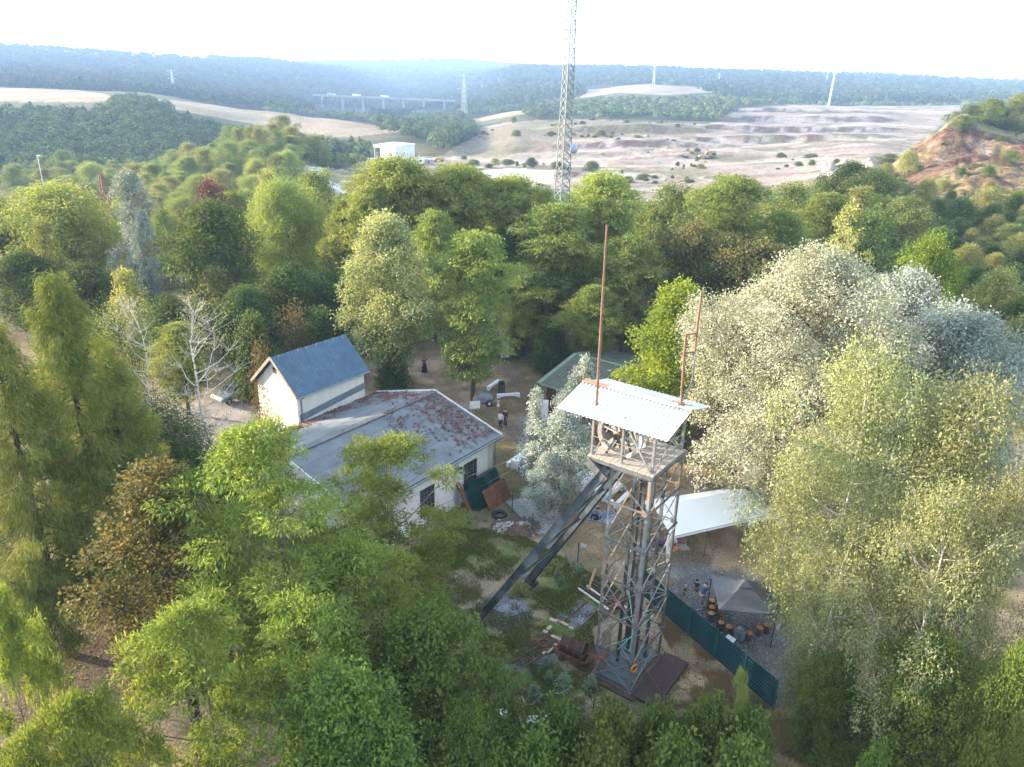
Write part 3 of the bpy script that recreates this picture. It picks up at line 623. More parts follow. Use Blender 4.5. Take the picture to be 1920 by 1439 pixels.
for s in (0, 1):
    ye = 0 if s == 0 else SW2
    a = [(0, ye, SE), (SL, ye, SE), (SL, SW2 / 2, SRz), (0, SW2 / 2, SRz)]; b_ = [(q[0], q[1], q[2] - 0.06) for q in a]
    (rf.loft(b_, a) if s == 0 else rf.loft(a, b_))
    nrib = 38
    for i in range(1, nrib):
        xx = 0.35 + i * (SL - 0.7) / nrib; dy = 1 if s == 0 else -1
        rf.bar((xx, ye + dy * 0.25, SE + 0.25 * (SRz - SE) / (SW2 / 2) + 0.02), (xx, SW2 / 2 - dy * 0.2, SRz - 0.02), 0.09, 0.045)
gr_ = rf.build('roof', mat('green_tin_dirty', (0.10, 0.115, 0.085), (0.075, 0.088, 0.066), 1.6, 0.6, c3=(0.035, 0.042, 0.036)), shed)
f = MB()
for ye in (0, SW2): f.bar((0.12, ye, SE + 0.035), (0.12, SW2 / 2, SRz + 0.035), 0.42, 0.05)
f.bar((0.36, SW2 / 2, SRz + 0.02), (SL, SW2 / 2, SRz + 0.02), 0.42, 0.05); f.bar((0.36, -0.02, SE - 0.02), (SL, -0.02, SE - 0.02), 0.05, 0.16)
f.build('ridge_trim', m_green_trim, gr_)
# open white door leaf and the hut beyond the trees
f = MB(); f.box((0, 0, 1.05), (0.95, 0.07, 2.1)); f.box((0, -0.05, 1.05), (0.8, 0.03, 1.9))
o = f.build('door_panel', m_pvc); q = G(1017, 790, 0); o.location = (q[0], q[1], 0); o.rotation_euler = (0, 0, -0.15)
tag(o, 'white door panel standing upright before the green roofed shed', 'panel')
hut = thing('white_hut', 'small pale hut half hidden among dark trees', 'building', (-3.0, 80.5, 0), 0.25)
f = MB(); f.box((0, 0, 1.5), (4.5, 3.5, 3.0)); hw = f.build('wall', m_white, hut)
f = MB(); f.loft([(-2.5, -2, 3.0), (2.5, -2, 3.0), (2.5, 2, 3.0), (-2.5, 2, 3.0)], [(-2.5, -2, 3.12), (2.5, -2, 3.12), (2.5, 2, 3.5), (-2.5, 2, 3.5)]); f.build('roof', m_felt, hut)
f = MB(); f.box((0.8, -1.77, 1.0), (0.9, 0.04, 2.0)); f.build('door', m_brownwood, hw)

# ------------------------------------------------------------------ the headframe
TX0 = (6.33, 29.84, 0.0); LX, LY, TZP = 3.46, 2.07, 12.3
hf = thing('mine_headframe', 'tall weathered steel lattice headframe with tin roof and winding wheels', 'headframe', TX0, TH)
legs = [(0, 0), (LX, 0), (LX, LY), (0, LY)]
for i, (x, y) in enumerate(legs):
    f = MB(); cx, cy = LX / 2 - x, LY / 2 - y; sx, sy = (1 if cx > 0 else -1), (1 if cy > 0 else -1)
    f.box((x, y + sy * 0.07, TZP / 2), (0.022, 0.14, TZP)); f.box((x + sx * 0.0811, y, TZP / 2), (0.14, 0.022, TZP)); f.box((x + sx * 0.07, y + sy * 0.07, 0.04), (0.4, 0.4, 0.05))
    for zc in (1.88, 6.2, 8.35, 10.4): f.box((x + sx * 0.14, y - sy * 0.018, zc), (0.26, 0.014, 0.32)); f.box((x - sx * 0.018, y + sy * 0.16, zc), (0.014, 0.28, 0.32))
    f.build('leg', m_steel_pale if i in (0, 3) else m_steel, hf)
LV = [0.12, 1.88, 4.05, 6.2, 8.35, 10.4, 12.15]
girt = [MB() for _ in LV]; fd = MB()
for i in range(4):
    (ax, ay), (bx, by) = legs[i], legs[(i + 1) % 4]; out = Vector((ay - by, bx - ax, 0)).normalized() * -1
    nx_, ny_ = (by - ay), -(bx - ax); ln = math.hypot(nx_, ny_); nx_ /= ln; ny_ /= ln
    for j, z in enumerate(LV):
        girt[j].angle((ax + nx_ * 0.03, ay + ny_ * 0.03, z), (bx + nx_ * 0.03, by + ny_ * 0.03, z), 0.065, 0.014)
    for j in range(len(LV) - 1):
        z0, z1 = LV[j] + 0.04, LV[j + 1] - 0.04
        fd.bar((ax + nx_ * 0.045, ay + ny_ * 0.045, z0), (bx + nx_ * 0.045, by + ny_ * 0.045, z1), 0.014, 0.06, up=(nx_, ny_, 0)) if j % 2 == 0 or i % 2 == 0 else None
        fd.bar((ax + nx_ * 0.07, ay + ny_ * 0.07, z1), (bx + nx_ * 0.07, by + ny_ * 0.07, z0), 0.014, 0.06, up=(nx_, ny_, 0))
[q.build('cross_girt', m_steel, hf) for q in girt]; fd.build('diagonal_brace', m_steel_pale, hf)
# shaft guides inside
f = MB()
for x in (1.55, 2.75):
    for y in (0.55, 1.55): f.bar((x, y, 0.1), (x, y, TZP - 0.1), 0.15, 0.12)
for z in np.arange(1.0, 12, 1.9):
    for y in (0.55, 1.55): f.bar((1.62, y, z), (2.68, y, z), 0.07)
    for x in (1.55, 2.75): f.bar((x, 0.62, z), (x, 1.48, z), 0.07)
f.build('shaft_guide', m_steel_dark, hf)
f = MB()
for x in np.arange(0.30, 1.4, 0.14): f.bar((x, LY - 0.15, 0.1), (x, LY - 0.15, 2.6), 0.03)
for z in (0.3, 1.4, 2.6): f.bar((0.2, LY - 0.15, z + 0.016), (1.45, LY - 0.15, z + 0.016), 0.03, 0.035)
f.build('gate_grille', m_steel_pale, hf)
f = MB(); f.box((LX / 2, LY / 2, 0.06), (LX - 0.25, LY - 0.25, 0.10))
for x in (0.6, 1.2, 1.8, 2.4, 2.9): f.box((x, LY / 2, 0.13), (0.08, LY - 0.3, 0.03))
f.build('shaft_cover', mat('teal_plate', (0.10, 0.135, 0.145), (0.07, 0.10, 0.11), 1.5, 0.6), hf)
f = MB(); g2 = MB()
for (a, b_) in (((0.3, 0.1, 2.9), (2.9, 1.9, 3.6)), ((0.4, 1.9, 3.0), (3.1, 0.2, 3.3)), ((0.1, 0.9, 2.2), (2.4, 0.15, 3.3)), ((0.2, 0.3, 2.3), (3.2, 1.5, 2.9)), ((0.3, 1.7, 1.8), (1.0, 0.1, 3.0))): f.tube([a, b_], 0.022, 6)
f.build('light_rig', mat('turquoise_rod', (0.20, 0.48, 0.44), (0.16, 0.40, 0.37), 3, 0.4), hf)
# platform
f = MB(); px0, px1, py0, py1 = -0.15, 3.25, -0.12, 3.25
nb = 17
for i in range(nb):
    y = py0 + (py1 - py0) * (i + 0.5) / nb
    f.box(((px0 + px1) / 2, y, TZP + 0.16 + 0.004 * (i % 3)), (px1 - px0 + 0.03 * ((i * 7) % 3), (py1 - py0) / nb - 0.012, 0.05))
pl_ = f.build('platform', m_wood, hf)
f = MB()
for y in (py0 + 0.05, LY, py1 - 0.05): f.bar((px0, y, TZP + 0.03), (px1 + 0.15, y, TZP + 0.03), 0.10, 0.20)
for x in (px0 + 0.06, 1.6, px1 - 0.06): f.bar((x, py0 + 0.11, TZP + 0.022), (x, py1 - 0.11, TZP + 0.022), 0.10, 0.18)
f.build('platform_beam', m_steel, hf)
f = MB(); f.bar((0, 2.2, 11.5), (0, 3.2, 12.2), 0.5, 0.4); f.build('bracket', m_steel, hf); f = MB(); f.bar((2.9, 2.2, 11.5), (2.9, 3.2, 12.2), 0.4, 0.3); f.build('bracket', m_steel, hf)
# roof posts
f = MB(); RZ = 14.55
pc = [(0.02, 0.0), (3.1, 0.0), (3.1, 3.1), (0.02, 3.1), (0.02, 1.55), (3.1, 1.55)]
for x, y in pc: f.angle((x, y, TZP + 0.19), (x, y, RZ + 0.25), 0.10, 0.02)
for x in (0.02, 3.1):
    f.bar((x - 0.06, 0.1, TZP + 0.25), (x - 0.06, 1.5, RZ), 0.05, 0.08)
for y in (0.0, 3.1):
    f.bar((0.1, y - 0.06, TZP + 0.25), (3.0, y - 0.06, RZ), 0.05, 0.08); f.bar((0.1, y - 0.10, RZ), (3.0, y - 0.10, TZP + 0.25), 0.05, 0.08)
f.build('roof_post', m_steel_pale, hf)
f = MB()
for z in (TZP + 0.65, TZP + 1.15):
    f.tube([(-0.02, 3.15, z), (-0.02, -0.05, z)], 0.022, 6); f.tube([(-0.02, -0.05, z + 0.004), (3.15, -0.05, z + 0.004)], 0.022, 6); f.tube([(3.15, -0.05, z), (3.15, 3.15, z)], 0.022, 6)
f.build('railing', m_steel_pale, hf)
# corrugated roof: two pitches, ridge along local y
f = MB(); r0, r1 = -0.42, 5.2; xa, xm, xb = -0.75, 1.62, 3.95; za, zm, zb = RZ + 0.02, RZ + 0.66, RZ + 0.06
ny = 220; P0 = []
def corr(xs, zs, mi):
    vs = []; fs_ = []
    for i in range(ny + 1):
        y = r0 + (r1 - r0) * i / ny; c = 0.035 * (1 if (i % 8) in (0, 1) else (0.5 if (i % 8) in (2, 7) else 0))
        for x, z in zip(xs, zs): vs.append((x, y, z + c))
    m_ = len(xs)
    for i in range(ny):
        for j in range(m_ - 1): fs_.append((i * m_ + j, (i + 1) * m_ + j, (i + 1) * m_ + j + 1, i * m_ + j + 1))
    base = len(vs); vs += [(a, b_, c - 0.012) for a, b_, c in vs]; fs_ += [tuple(base + q for q in reversed(ff)) for ff in fs_]
    f.add(vs, fs_, mi)
corr([xa, xa + 0.8, xm], [za, za + 0.23, zm], 0); corr([xm, xb - 0.9, xb], [zm + 0.01, zb + 0.20, zb], 0)
# local y axis of the roof starts at the near (right) eaves corner: shift so that it overhangs the platform
rfm = f.build('tin_roof', m_tin, hf); rfm.location = (0.15, -0.38, 0)
f = MB(); f.bar((xm, r0 + 0.02, zm + 0.045), (xm, r1 - 1.35, zm + 0.045), 0.34, 0.02); rc = f.build('ridge_cap', m_tin, rfm)
f = MB(); f.bar((xm, r1 - 1.34, zm + 0.05), (xm, r1 + 0.01, zm + 0.05), 0.42, 0.02); f.build('rusty_ridge_cap', mat('orange_rust', (0.42, 0.20, 0.13), (0.34, 0.16, 0.10), 3, 0.85), rfm)
f = MB(); f.loft([(2.6, 1.0, zm - 0.205), (3.0, 1.0, zm - 0.285), (3.0, 0.1, zm - 0.285), (2.6, 0.1, zm - 0.205)], [(2.6, 1.0, zm - 0.19), (3.0, 1.0, zm - 0.27), (3.0, 0.1, zm - 0.27), (2.6, 0.1, zm - 0.19)]); f.build('patch_sheet', mat('stained_tin', (0.40, 0.36, 0.33), (0.30, 0.25, 0.22), 3, 0.7), rfm)
f = MB()
for x in (xa + 0.12, xm, xb - 0.12):
    z = np.interp(x, [xa, xa + 0.8, xm, xb - 0.9, xb], [za, za + 0.23, zm, zb + 0.2, zb]) - 0.055
    f.bar((x, r0 + 0.1, z), (x, r1 - 0.1, z), 0.08, 0.08)
f.build('roof_purlin', m_steel, rfm)
# winding wheels in planes along local y
m_wheel = mat('grey_white_iron', (0.46, 0.45, 0.44), (0.34, 0.32, 0.30), 3, 0.6, c3=(0.30, 0.20, 0.14))
def wheel(x):
    ctr = Vector((x, 2.15, TZP + 1.2)); R_ = 1.12; f = MB(); nseg = 40; vs = []; fs_ = []
    prof = [(R_, -0.09), (R_, 0.09), (R_ - 0.04, 0.09), (R_ - 0.09, 0.02), (R_ - 0.09, -0.02), (R_ - 0.04, -0.09)]
    prof = [(R_ + 0.04, -0.12), (R_ - 0.04, -0.03), (R_ - 0.04, 0.03), (R_ + 0.04, 0.12), (R_ - 0.16, 0.09), (R_ - 0.16, -0.09)]
    k_ = len(prof)
    for i in range(nseg):
        a = 2 * pi * i / nseg
        for r, o_ in prof: vs.append((x + o_, ctr.y + r * cos(a), ctr.z + r * sin(a)))
    for i in range(nseg):
        i2 = (i + 1) % nseg
        for j in range(k_): fs_.append((i * k_ + j, i * k_ + (j + 1) % k_, i2 * k_ + (j + 1) % k_, i2 * k_ + j))
    f.add(vs, fs_)
    wh = f.build('winding_wheel', m_wheel, hf)
    s = MB()
    for i in range(6):
        a = 2 * pi * i / 6 + 0.2; s.bar((x, ctr.y + 0.12 * cos(a), ctr.z + 0.12 * sin(a)), (x, ctr.y + (R_ - 0.12) * cos(a), ctr.z + (R_ - 0.12) * sin(a)), 0.08, 0.10, up=(1, 0, 0))
    s.build('spoke', m_wheel, wh)
    s = MB(); s.tube([(x - 0.22, ctr.y, ctr.z), (x + 0.22, ctr.y, ctr.z)], 0.15, 12); s.build('hub', m_rust, wh)
    s = MB()
    for q in (-0.34, 0.34): s.bar((x + q, ctr.y - 0.5, TZP + 0.19), (x + q, ctr.y - 0.06, ctr.z - 0.1), 0.08, 0.1); s.bar((x + q, ctr.y + 0.5, TZP + 0.19), (x + q, ctr.y + 0.06, ctr.z - 0.1), 0.08, 0.1); s.box((x + q, ctr.y, ctr.z - 0.02), (0.2, 0.28, 0.2))
    s.tube([(x - 0.42, ctr.y, ctr.z), (x + 0.42, ctr.y, ctr.z)], 0.06, 8); s.build('bearing_block', m_steel_dark, wh)
wheel(0.85); wheel(2.1)
# backstays: two riveted box girders on the winding house side
Mi = Matrix.Rotation(-TH, 4, 'Z') @ Matrix.Translation((-TX0[0], -TX0[1], 0))
def toL(p): return Mi @ Vector(p)
bs = [(toL((-1.85, 34.36, 0.15)), Vector((0.0, LY + 0.12, TZP - 0.15))), (toL((1.28, 38.5, 0.15)), Vector((LX, LY + 0.12, TZP - 0.15)))]
for a, b_ in bs:
    f = MB(); d = (b_ - a).normalized(); sd_ = d.cross(Vector((0, 0, 1))).normalized(); nrm = sd_.cross(d)
    for q in (-0.18, 0.18): f.bar(a + sd_ * q, b_ + sd_ * q, 0.03, 0.40, up=nrm)
    f.bar(a + nrm * 0.10, b_ + nrm * 0.10, 0.325, 0.03, up=nrm); f.bar(a - nrm * 0.10, b_ - nrm * 0.10, 0.325, 0.03, up=nrm)
    for q in (-0.21, 0.21):
        for r in (-0.19, 0.19): f.bar(a + sd_ * q + nrm * r, b_ + sd_ * q + nrm * r, 0.08, 0.025, up=nrm)
    bo = f.build('backstay', mat('blue_grey_steel', (0.105, 0.125, 0.14), (0.07, 0.085, 0.095), 2.0, 0.45, 0.35, c3=(0.20, 0.23, 0.25)), hf)
    f = MB(); f.box((a.x, a.y, 0.12), (0.95, 0.95, 0.24)); f.bar(a + Vector((0.3, 0, 0)), a + d * 0.8, 0.35, 0.4); f.build('footing', m_steel_dark, bo)
for t in (0.30, 0.52, 0.72, 0.86):
    f = MB()
    p_, q_2 = bs[0][0].lerp(bs[0][1], t), bs[1][0].lerp(bs[1][1], t); dd = (q_2 - p_).normalized()
    f.angle(p_ + dd * 0.27, q_2 - dd * 0.27, 0.12, 0.02); f.build('backstay_tie', m_steel_dark, hf)
# winding ropes down to the winding house wall
def rope(name, a, b_, r, sag, mt, label, cat='cable', group=None):
    a = Vector(a); b_ = Vector(b_); f = MB(); n_ = 14
    f.tube([a.lerp(b_, i / n_) - Vector((0, 0, sag * 4 * (i / n_) * (1 - i / n_))) for i in range(n_ + 1)], r, 5)
    return tag(f.build(name, mt), label, cat, group)
Mw = Matrix.Translation(TX0) @ Matrix.Rotation(TH, 4, 'Z')
Hw = Matrix.Translation((-9.1, 39.37, 0)) @ Matrix.Rotation(TH, 4, 'Z')
rope('winding_rope', Mw @ Vector((0.85, 2.4, TZP + 2.25)), Hw @ Vector((5.0, y0, 2.9)), 0.010, 0.25, m_black, 'upper dark steel rope running from the winding wheel to the white building')
rope('winding_rope', Mw @ Vector((2.1, 2.4, TZP + 2.25)), Hw @ Vector((5.9, y0, 1.1)), 0.010, 0.25, m_black, 'lower dark steel rope running from the rear winding wheel to the white building')
q = G(856, 996, 0.5)
rope('barrier_wire', (q[0], q[1], 0.5), Mw @ Vector((0.0, LY - 0.02, 2.4)), 0.006, 0.3, m_steel_pale, 'thin pale wire strung low over the grass to the headframe')
# things hung on the tower
def ring(name, c, R_, r, axis, mt, label, cat, n=20):
    f = MB(); ax = Vector(axis).normalized(); x = ax.orthogonal().normalized(); y = ax.cross(x); vs = []; fs_ = []; k_ = 8
    for i in range(n):
        a = 2 * pi * i / n; o_ = Vector(c) + (x * cos(a) + y * sin(a)) * R_; rd = (x * cos(a) + y * sin(a))
        for j in range(k_):
            b2 = 2 * pi * j / k_; vs.append(o_ + rd * r * cos(b2) + ax * r * sin(b2))
    for i in range(n):
        for j in range(k_): fs_.append((i * k_ + j, ((i + 1) % n) * k_ + j, ((i + 1) % n) * k_ + (j + 1) % k_, i * k_ + (j + 1) % k_))
    f.add(vs, fs_, 0, True); return tag(f.build(name, mt), label, cat)
m_orange = mat('orange_plastic', (0.75, 0.28, 0.06), (0.62, 0.22, 0.05), 3, 0.5)
ring('cable_coil', Mw @ Vector((0.05, -0.1, 1.6)), 0.2, 0.055, (0.6, -0.8, 0), m_orange, 'orange coiled cable hanging on the near leg of the headframe', 'cable')
ring('life_ring', Mw @ Vector((0.0, LY - 0.35, 1.5)), 0.2, 0.06, (-0.6, -0.8, 0.2), mat('faded_red', (0.42, 0.14, 0.10), (0.34, 0.11, 0.08), 3, 0.6), 'faded red hose coil hung beside the shaft gate', 'hose')
# masts on the roof
m1 = D(1118, 766, 32.05); f = MB(); t1 = D(1138, 422, 31.6)
f.tube([(m1[0], m1[1], m1[2] - 0.1), ((m1[0] * .4 + t1[0] * .6), (m1[1] * .4 + t1[1] * .6), (m1[2] * .4 + t1[2] * .6)), tuple(t1)], [0.065, 0.055, 0.04], 8); f.box((m1[0], m1[1], m1[2] + 0.02), (0.3, 0.3, 0.05))
tag(f.build('antenna_mast', m_rust_pole), 'tall thin rusty mast standing on the left half of the tin roof', 'mast')
am = thing('antenna_mast', 'shorter rusty pole with stepped second pole on the right of the tin roof', 'mast', (0, 0, 0))
m2 = D(1277, 757, 31.3); a_ = D(1287, 628, 31.2); b2 = D(1306, 625, 31.2); c2 = D(1316, 548, 31.2); d2 = D(1303, 660, 31.2); e2 = D(1283, 663, 31.2)
f = MB(); f.tube([m2 - np.array([0, 0, .08]), e2, a_], 0.055, 8); f.tube([d2, b2, c2], 0.05, 8); f.box(tuple(m2), (0.3, 0.3, 0.05)); f.build('pole', m_rust_pole, am)
f = MB(); f.bar(a_, b2, 0.07); f.build('cross_bar', m_rust_pole, am); f = MB(); f.bar(e2, d2, 0.07); f.build('cross_bar', m_rust_pole, am)
pts = [d2, D(1302, 690, 31.1), D(1297, 715, 31.1), D(1288, 735, 31.2), D(1280, 752, 31.3)]
f = MB(); f.tube(pts, 0.03, 6); f.build('lead', m_steel_pale, am)

# timber deck beside the tower and steel plate on the other side
f = MB(); ndk = 16
for i in range(ndk):
    y = -1.55 + 1.38 * (i + 0.5) / ndk; f.box((1.75, y, 0.10), (3.9, 1.38 / ndk - 0.012, 0.16))
o = f.build('timber_deck', m_deck); o.location = TX0; o.rotation_euler = (0, 0, TH); tag(o, 'dark brown plank deck beside the headframe base', 'deck')
f = MB(); f.box((1.0, LY + 0.62, 0.03), (2.2, 0.95, 0.05)); f.box((-0.3, 1.0, 0.05), (0.3, 2.9, 0.09))
o = f.build('steel_plate', m_rust_dark); o.location = TX0; o.rotation_euler = (0, 0, TH); tag(o, 'rusty steel floor plate between the headframe and the mine tub', 'plate')
for dx, lab in ((0.5, 'rusty slanting pipe stay from the near leg to the plank deck'), (2.4, 'rusty slanting pipe stay from the far leg to the plank deck')):
    f = MB(); f.tube([(dx, -0.05, 1.9), (dx + 0.35, -1.35, 0.18)], 0.03, 6)
    o = f.build('pipe_stay', m_rust_pole); o.location = TX0; o.rotation_euler = (0, 0, TH); tag(o, lab, 'stay')

# ------------------------------------------------------------------ mine tub on its frame
q = G(1074, 1236, 0)
tub = thing('mine_tub', 'rusty tipping mine tub with pointed ends on a wheeled frame', 'mine cart', (q[0], q[1], 0), TH - pi / 2 + 0.12)
f = MB(); pr = [(-0.36, 0.50), (0.36, 0.50), (0.44, 0.78), (0.40, 1.02), (0.0, 1.36), (-0.40, 1.02), (-0.44, 0.78)]
f.loft([(-0.62, y, z) for y, z in pr], [(0.62, y, z) for y, z in pr]); tb = f.build('body', m_rust_dark, tub)
f = MB()
for x in (-0.64, -0.2, 0.2, 0.64):
    for (ya, za_), (yb, zb_) in zip(pr, pr[1:] + pr[:1]): f.bar((x, ya * 1.02, za_), (x, yb * 1.02, zb_), 0.05, 0.03)
f.build('rib', m_rust, tb)
f = MB()
for y in (-0.36, 0.36): f.bar((-0.85, y, 0.34), (0.85, y, 0.34), 0.09, 0.12)
for x in (-0.85, -0.3, 0.3, 0.85): f.bar((x, -0.31, 0.345), (x, 0.31, 0.345), 0.09, 0.10)
for x in (-1.0, 1.0): f.tube([(x * 0.85, -0.3, 0.36), (x, -0.1, 0.36), (x, 0.1, 0.36), (x * 0.85, 0.3, 0.36)], 0.05, 6)
for x in (-0.4, 0.4): f.bar((x, -0.25, 0.40), (x, -0.25, 0.52), 0.07); f.bar((x, 0.25, 0.40), (x, 0.25, 0.52), 0.07)
f.build('chassis', m_rust, tub)
for x in (-0.45, 0.45):
    for y in (-0.46, 0.46):
        f = MB(); f.tube([(x, y - 0.035, 0.19), (x, y + 0.035, 0.19)], 0.185, 16); f.tube([(x, y - 0.05, 0.19), (x, y + 0.05, 0.19)], 0.06, 10); f.build('wheel', m_rust_dark, tub)
# rails, sleepers and the turntable
rl = thing('mine_track', 'short narrow gauge track of rusty rails in blue gravel', 'track', (0, 0, 0))
for (ax, ay, bx, by) in ((1052, 1172, 1100, 1130), (1080, 1185, 1121, 1146), (960, 1245, 1010, 1212), (985, 1252, 1025, 1224)):
    a, b_ = G(ax, ay, 0), G(bx, by, 0); f = MB(); f.bar((a[0], a[1], 0.05), (b_[0], b_[1], 0.05), 0.05, 0.09); f.build('rail', m_rust, rl)
stones = [(1038, 1166, .5, .25), (1058, 1172, .55, .2), (1071, 1180, .3, .2), (1030, 1180, .4, .22), (1022, 1187, .3, .25), (1040, 1197, .5, .18), (1052, 1203, .3, .2), (1032, 1222, .55, .12), (1042, 1212, .25, .15), (1020, 1227, .25, .15)]
for i, (a, b_, l, w_) in enumerate(stones):
    c = G(a, b_, 0); f = MB(); rr_ = random.Random(i); ang = TH - (0.0 if i in (7, 9, 3) else pi / 2) + rr_.uniform(-.15, .15)
    v1 = [(dx * l / 2 * rr_.uniform(.8, 1.1), dy * w_ / 2 * rr_.uniform(.75, 1.15), 0) for dx, dy in ((-1, -1), (0, -1.1), (1, -1), (1.05, 0), (1, 1), (0, 1.1), (-1, 1))]
    f.loft(v1, [(x * .93, y * .9, 0.10 + rr_.uniform(0, .04)) for x, y, z in v1]); o = f.build('kerb_stone', m_stone); o.location = (c[0], c[1], 0); o.rotation_euler = (0, 0, ang)
    tag(o, 'pale rough kerb stone set round the little gravel bed by the track', 'stone', 'kerb stones by the track')
c = G(1020, 1208, 0); tt = thing('track_turntable', 'round rusty iron turntable plate set in the ground', 'turntable', (c[0], c[1], 0))
f = MB(); f.lathe([(0.0, 0.05), (0.28, 0.05), (0.78, 0.05), (0.82, 0.03), (0.82, 0.0)], n=32); f.build('plate', m_rust_dark, tt)
f = MB(); f.lathe([(0.26, 0.052), (0.26, 0.10), (0.34, 0.10), (0.34, 0.052)], n=28); f.build('ring', m_rust, tt)
# scrap rails leaning behind the tower
sc = thing('scrap_pile', 'heap of old rails, planks and white pipes behind the headframe', 'scrap')
f = MB(); fw = MB(); fr = MB(); rr_ = random.Random(7)
base = np.array(G(1128, 1122, 0)); dirv = np.array([0.62, -0.78])
for i in range(9):
    o_ = base[:2] + np.array([-dirv[1], dirv[0]]) * (i * 0.16 - 0.6); l = rr_.uniform(2.2, 3.4); st = rr_.uniform(-1.5, -0.9)
    a = o_ + dirv * st; b_ = o_ + dirv * (st + l); (f if i % 3 else fw).bar((a[0], a[1], 0.12 + 0.1 * (i % 2)), (b_[0], b_[1], 0.2 + 0.12 * (i % 3)), 0.08, 0.1)
f.build('rail', m_rust_dark, sc); fw.build('pipe', m_trim, sc)
a = G(1102, 1112, 0); f = MB(); f.bar((a[0], a[1], 0.15), (a[0] + 0.5, a[1] + 1.1, 1.0), 0.14, 0.03); f.bar((a[0] + .9, a[1] + .1, 0.15), (a[0] + 1.5, a[1] + 0.9, 1.1), 0.12, 0.03); f.build('plank', mat('raw_plank', (0.42, 0.26, 0.15), (0.33, 0.2, 0.12), 3, 0.85), sc)
a = G(1150, 1140, 0); f = MB(); f.box((a[0], a[1], 0.25), (0.9, 0.7, 0.05), rz=0.6); f.build('sheet', mat('red_sheet', (0.26, 0.095, 0.075), (0.2, 0.075, 0.06), 3, 0.8), sc)
# stacked fence mats and rusty plate against the wall
fm = thing('fence_mat_stack', 'stack of dark green wire fence mats leaning on the white wall', 'fence mats')
fm.location = (-9.1, 39.37, 0); fm.rotation_euler = (0, 0, TH)
for i in range(4):
    f = MB(); yb, yt = -0.95 - 0.13 * i, 0.02 - 0.13 * i; xa_, xb_ = 9.9 + 0.06 * i, 13.5 - 0.05 * i; H_ = 1.75
    for j in range(37 if i < 3 else 37):
        x = xa_ + (xb_ - xa_) * j / 36; f.bar((x, yb, 0.02), (x, yt, H_), 0.022 if i < 3 else 0.03)
    for j in range(9): t = j / 8; f.bar((xa_, yb + (yt - yb) * t, 0.02 + (H_ - 0.02) * t), (xb_, yb + (yt - yb) * t, 0.02 + (H_ - 0.02) * t), 0.03)
    f.build('wire_mat', m_green_paint, fm)
f = MB(); f.loft([(9.55, -0.9, 0), (9.85, -0.9, 0), (9.85, 0.25, 1.9), (9.55, 0.25, 1.9)], [(9.55, -0.8, 0), (9.85, -0.8, 0), (9.85, 0.35, 1.9), (9.55, 0.35, 1.9)])
f.loft([(10.6, -1.95, 0.02), (13.2, -1.95, 0.02), (13.2, -1.2, 1.35), (10.6, -1.2, 1.35)], [(10.6, -1.91, 0.02), (13.2, -1.91, 0.02), (13.2, -1.16, 1.35), (10.6, -1.16, 1.35)])
o = f.build('rust_sheet', m_rust); o.location = (-9.1, 39.37, 0); o.rotation_euler = (0, 0, TH); tag(o, 'large rusty steel sheet leaning on the green fence mats', 'steel sheet')
c = G(936, 968, 0); ring('old_tyre', (c[0], c[1], 0.14), 0.42, 0.14, (0, 0, 1), m_black, 'black tyre lying on the rubble by the rusty sheet', 'tyre', 28)
# rubble heap: one lumpy mound
rng = np.random.default_rng(8); f = MB(); c = G(978, 988, 0); n = 44; vs = []; fs_ = []
for i in range(n + 1):
    for j in range(n + 1):
        x, y = (i / n - .5) * 4.0, (j / n - .5) * 2.8; e = max(0, 1 - (x / 1.95) ** 2 - (y / 1.35) ** 2)
        vs.append((c[0] - .2 + x, c[1] + y, -0.02 + e * .16 + (e > .02) * rng.random() * .13))
mi = []
for i in range(n):
    for j in range(n): fs_.append((i * (n + 1) + j, (i + 1) * (n + 1) + j, (i + 1) * (n + 1) + j + 1, i * (n + 1) + j + 1))
f.add(vs, fs_)
vx = np.array(vs); pale = fbm(vx[:, 0] * 1.2, vx[:, 1] * 1.2, 5)
f.m = [1 if (pale[q[0]] > .58 and rng.random() < .6) else 0 for q in f.f]
tag(f.build('rubble_heap', [mat('brown_rubble', (0.16, 0.105, 0.08), (0.09, 0.065, 0.05), 7, 0.95), m_concrete]), 'low heap of brown rubble and pale shards by the slab', 'rubble')
# ribbed concrete slab
sp = [G(a, b_, 0)[:2] for a, b_ in ((948, 943), (985, 936), (1010, 941), (1052, 966), (1022, 1003), (1008, 1003))]
f = MB(); sp2 = [tuple(q) for q in sp]; f.prism(list(reversed(sp2)) if sum((sp2[i][0] * sp2[(i + 1) % 6][1] - sp2[(i + 1) % 6][0] * sp2[i][1]) for i in range(6)) < 0 else sp2, 0.004, 0.10)
o = f.build('concrete_slab', mat('worn_slab', (0.36, 0.36, 0.36), (0.25, 0.26, 0.27), 2.5, 0.9, c3=(0.17, 0.165, 0.16), stretch=(1.2, 5, 1), bump=0.3)); tag(o, 'worn grey concrete slab between fence posts', 'slab')
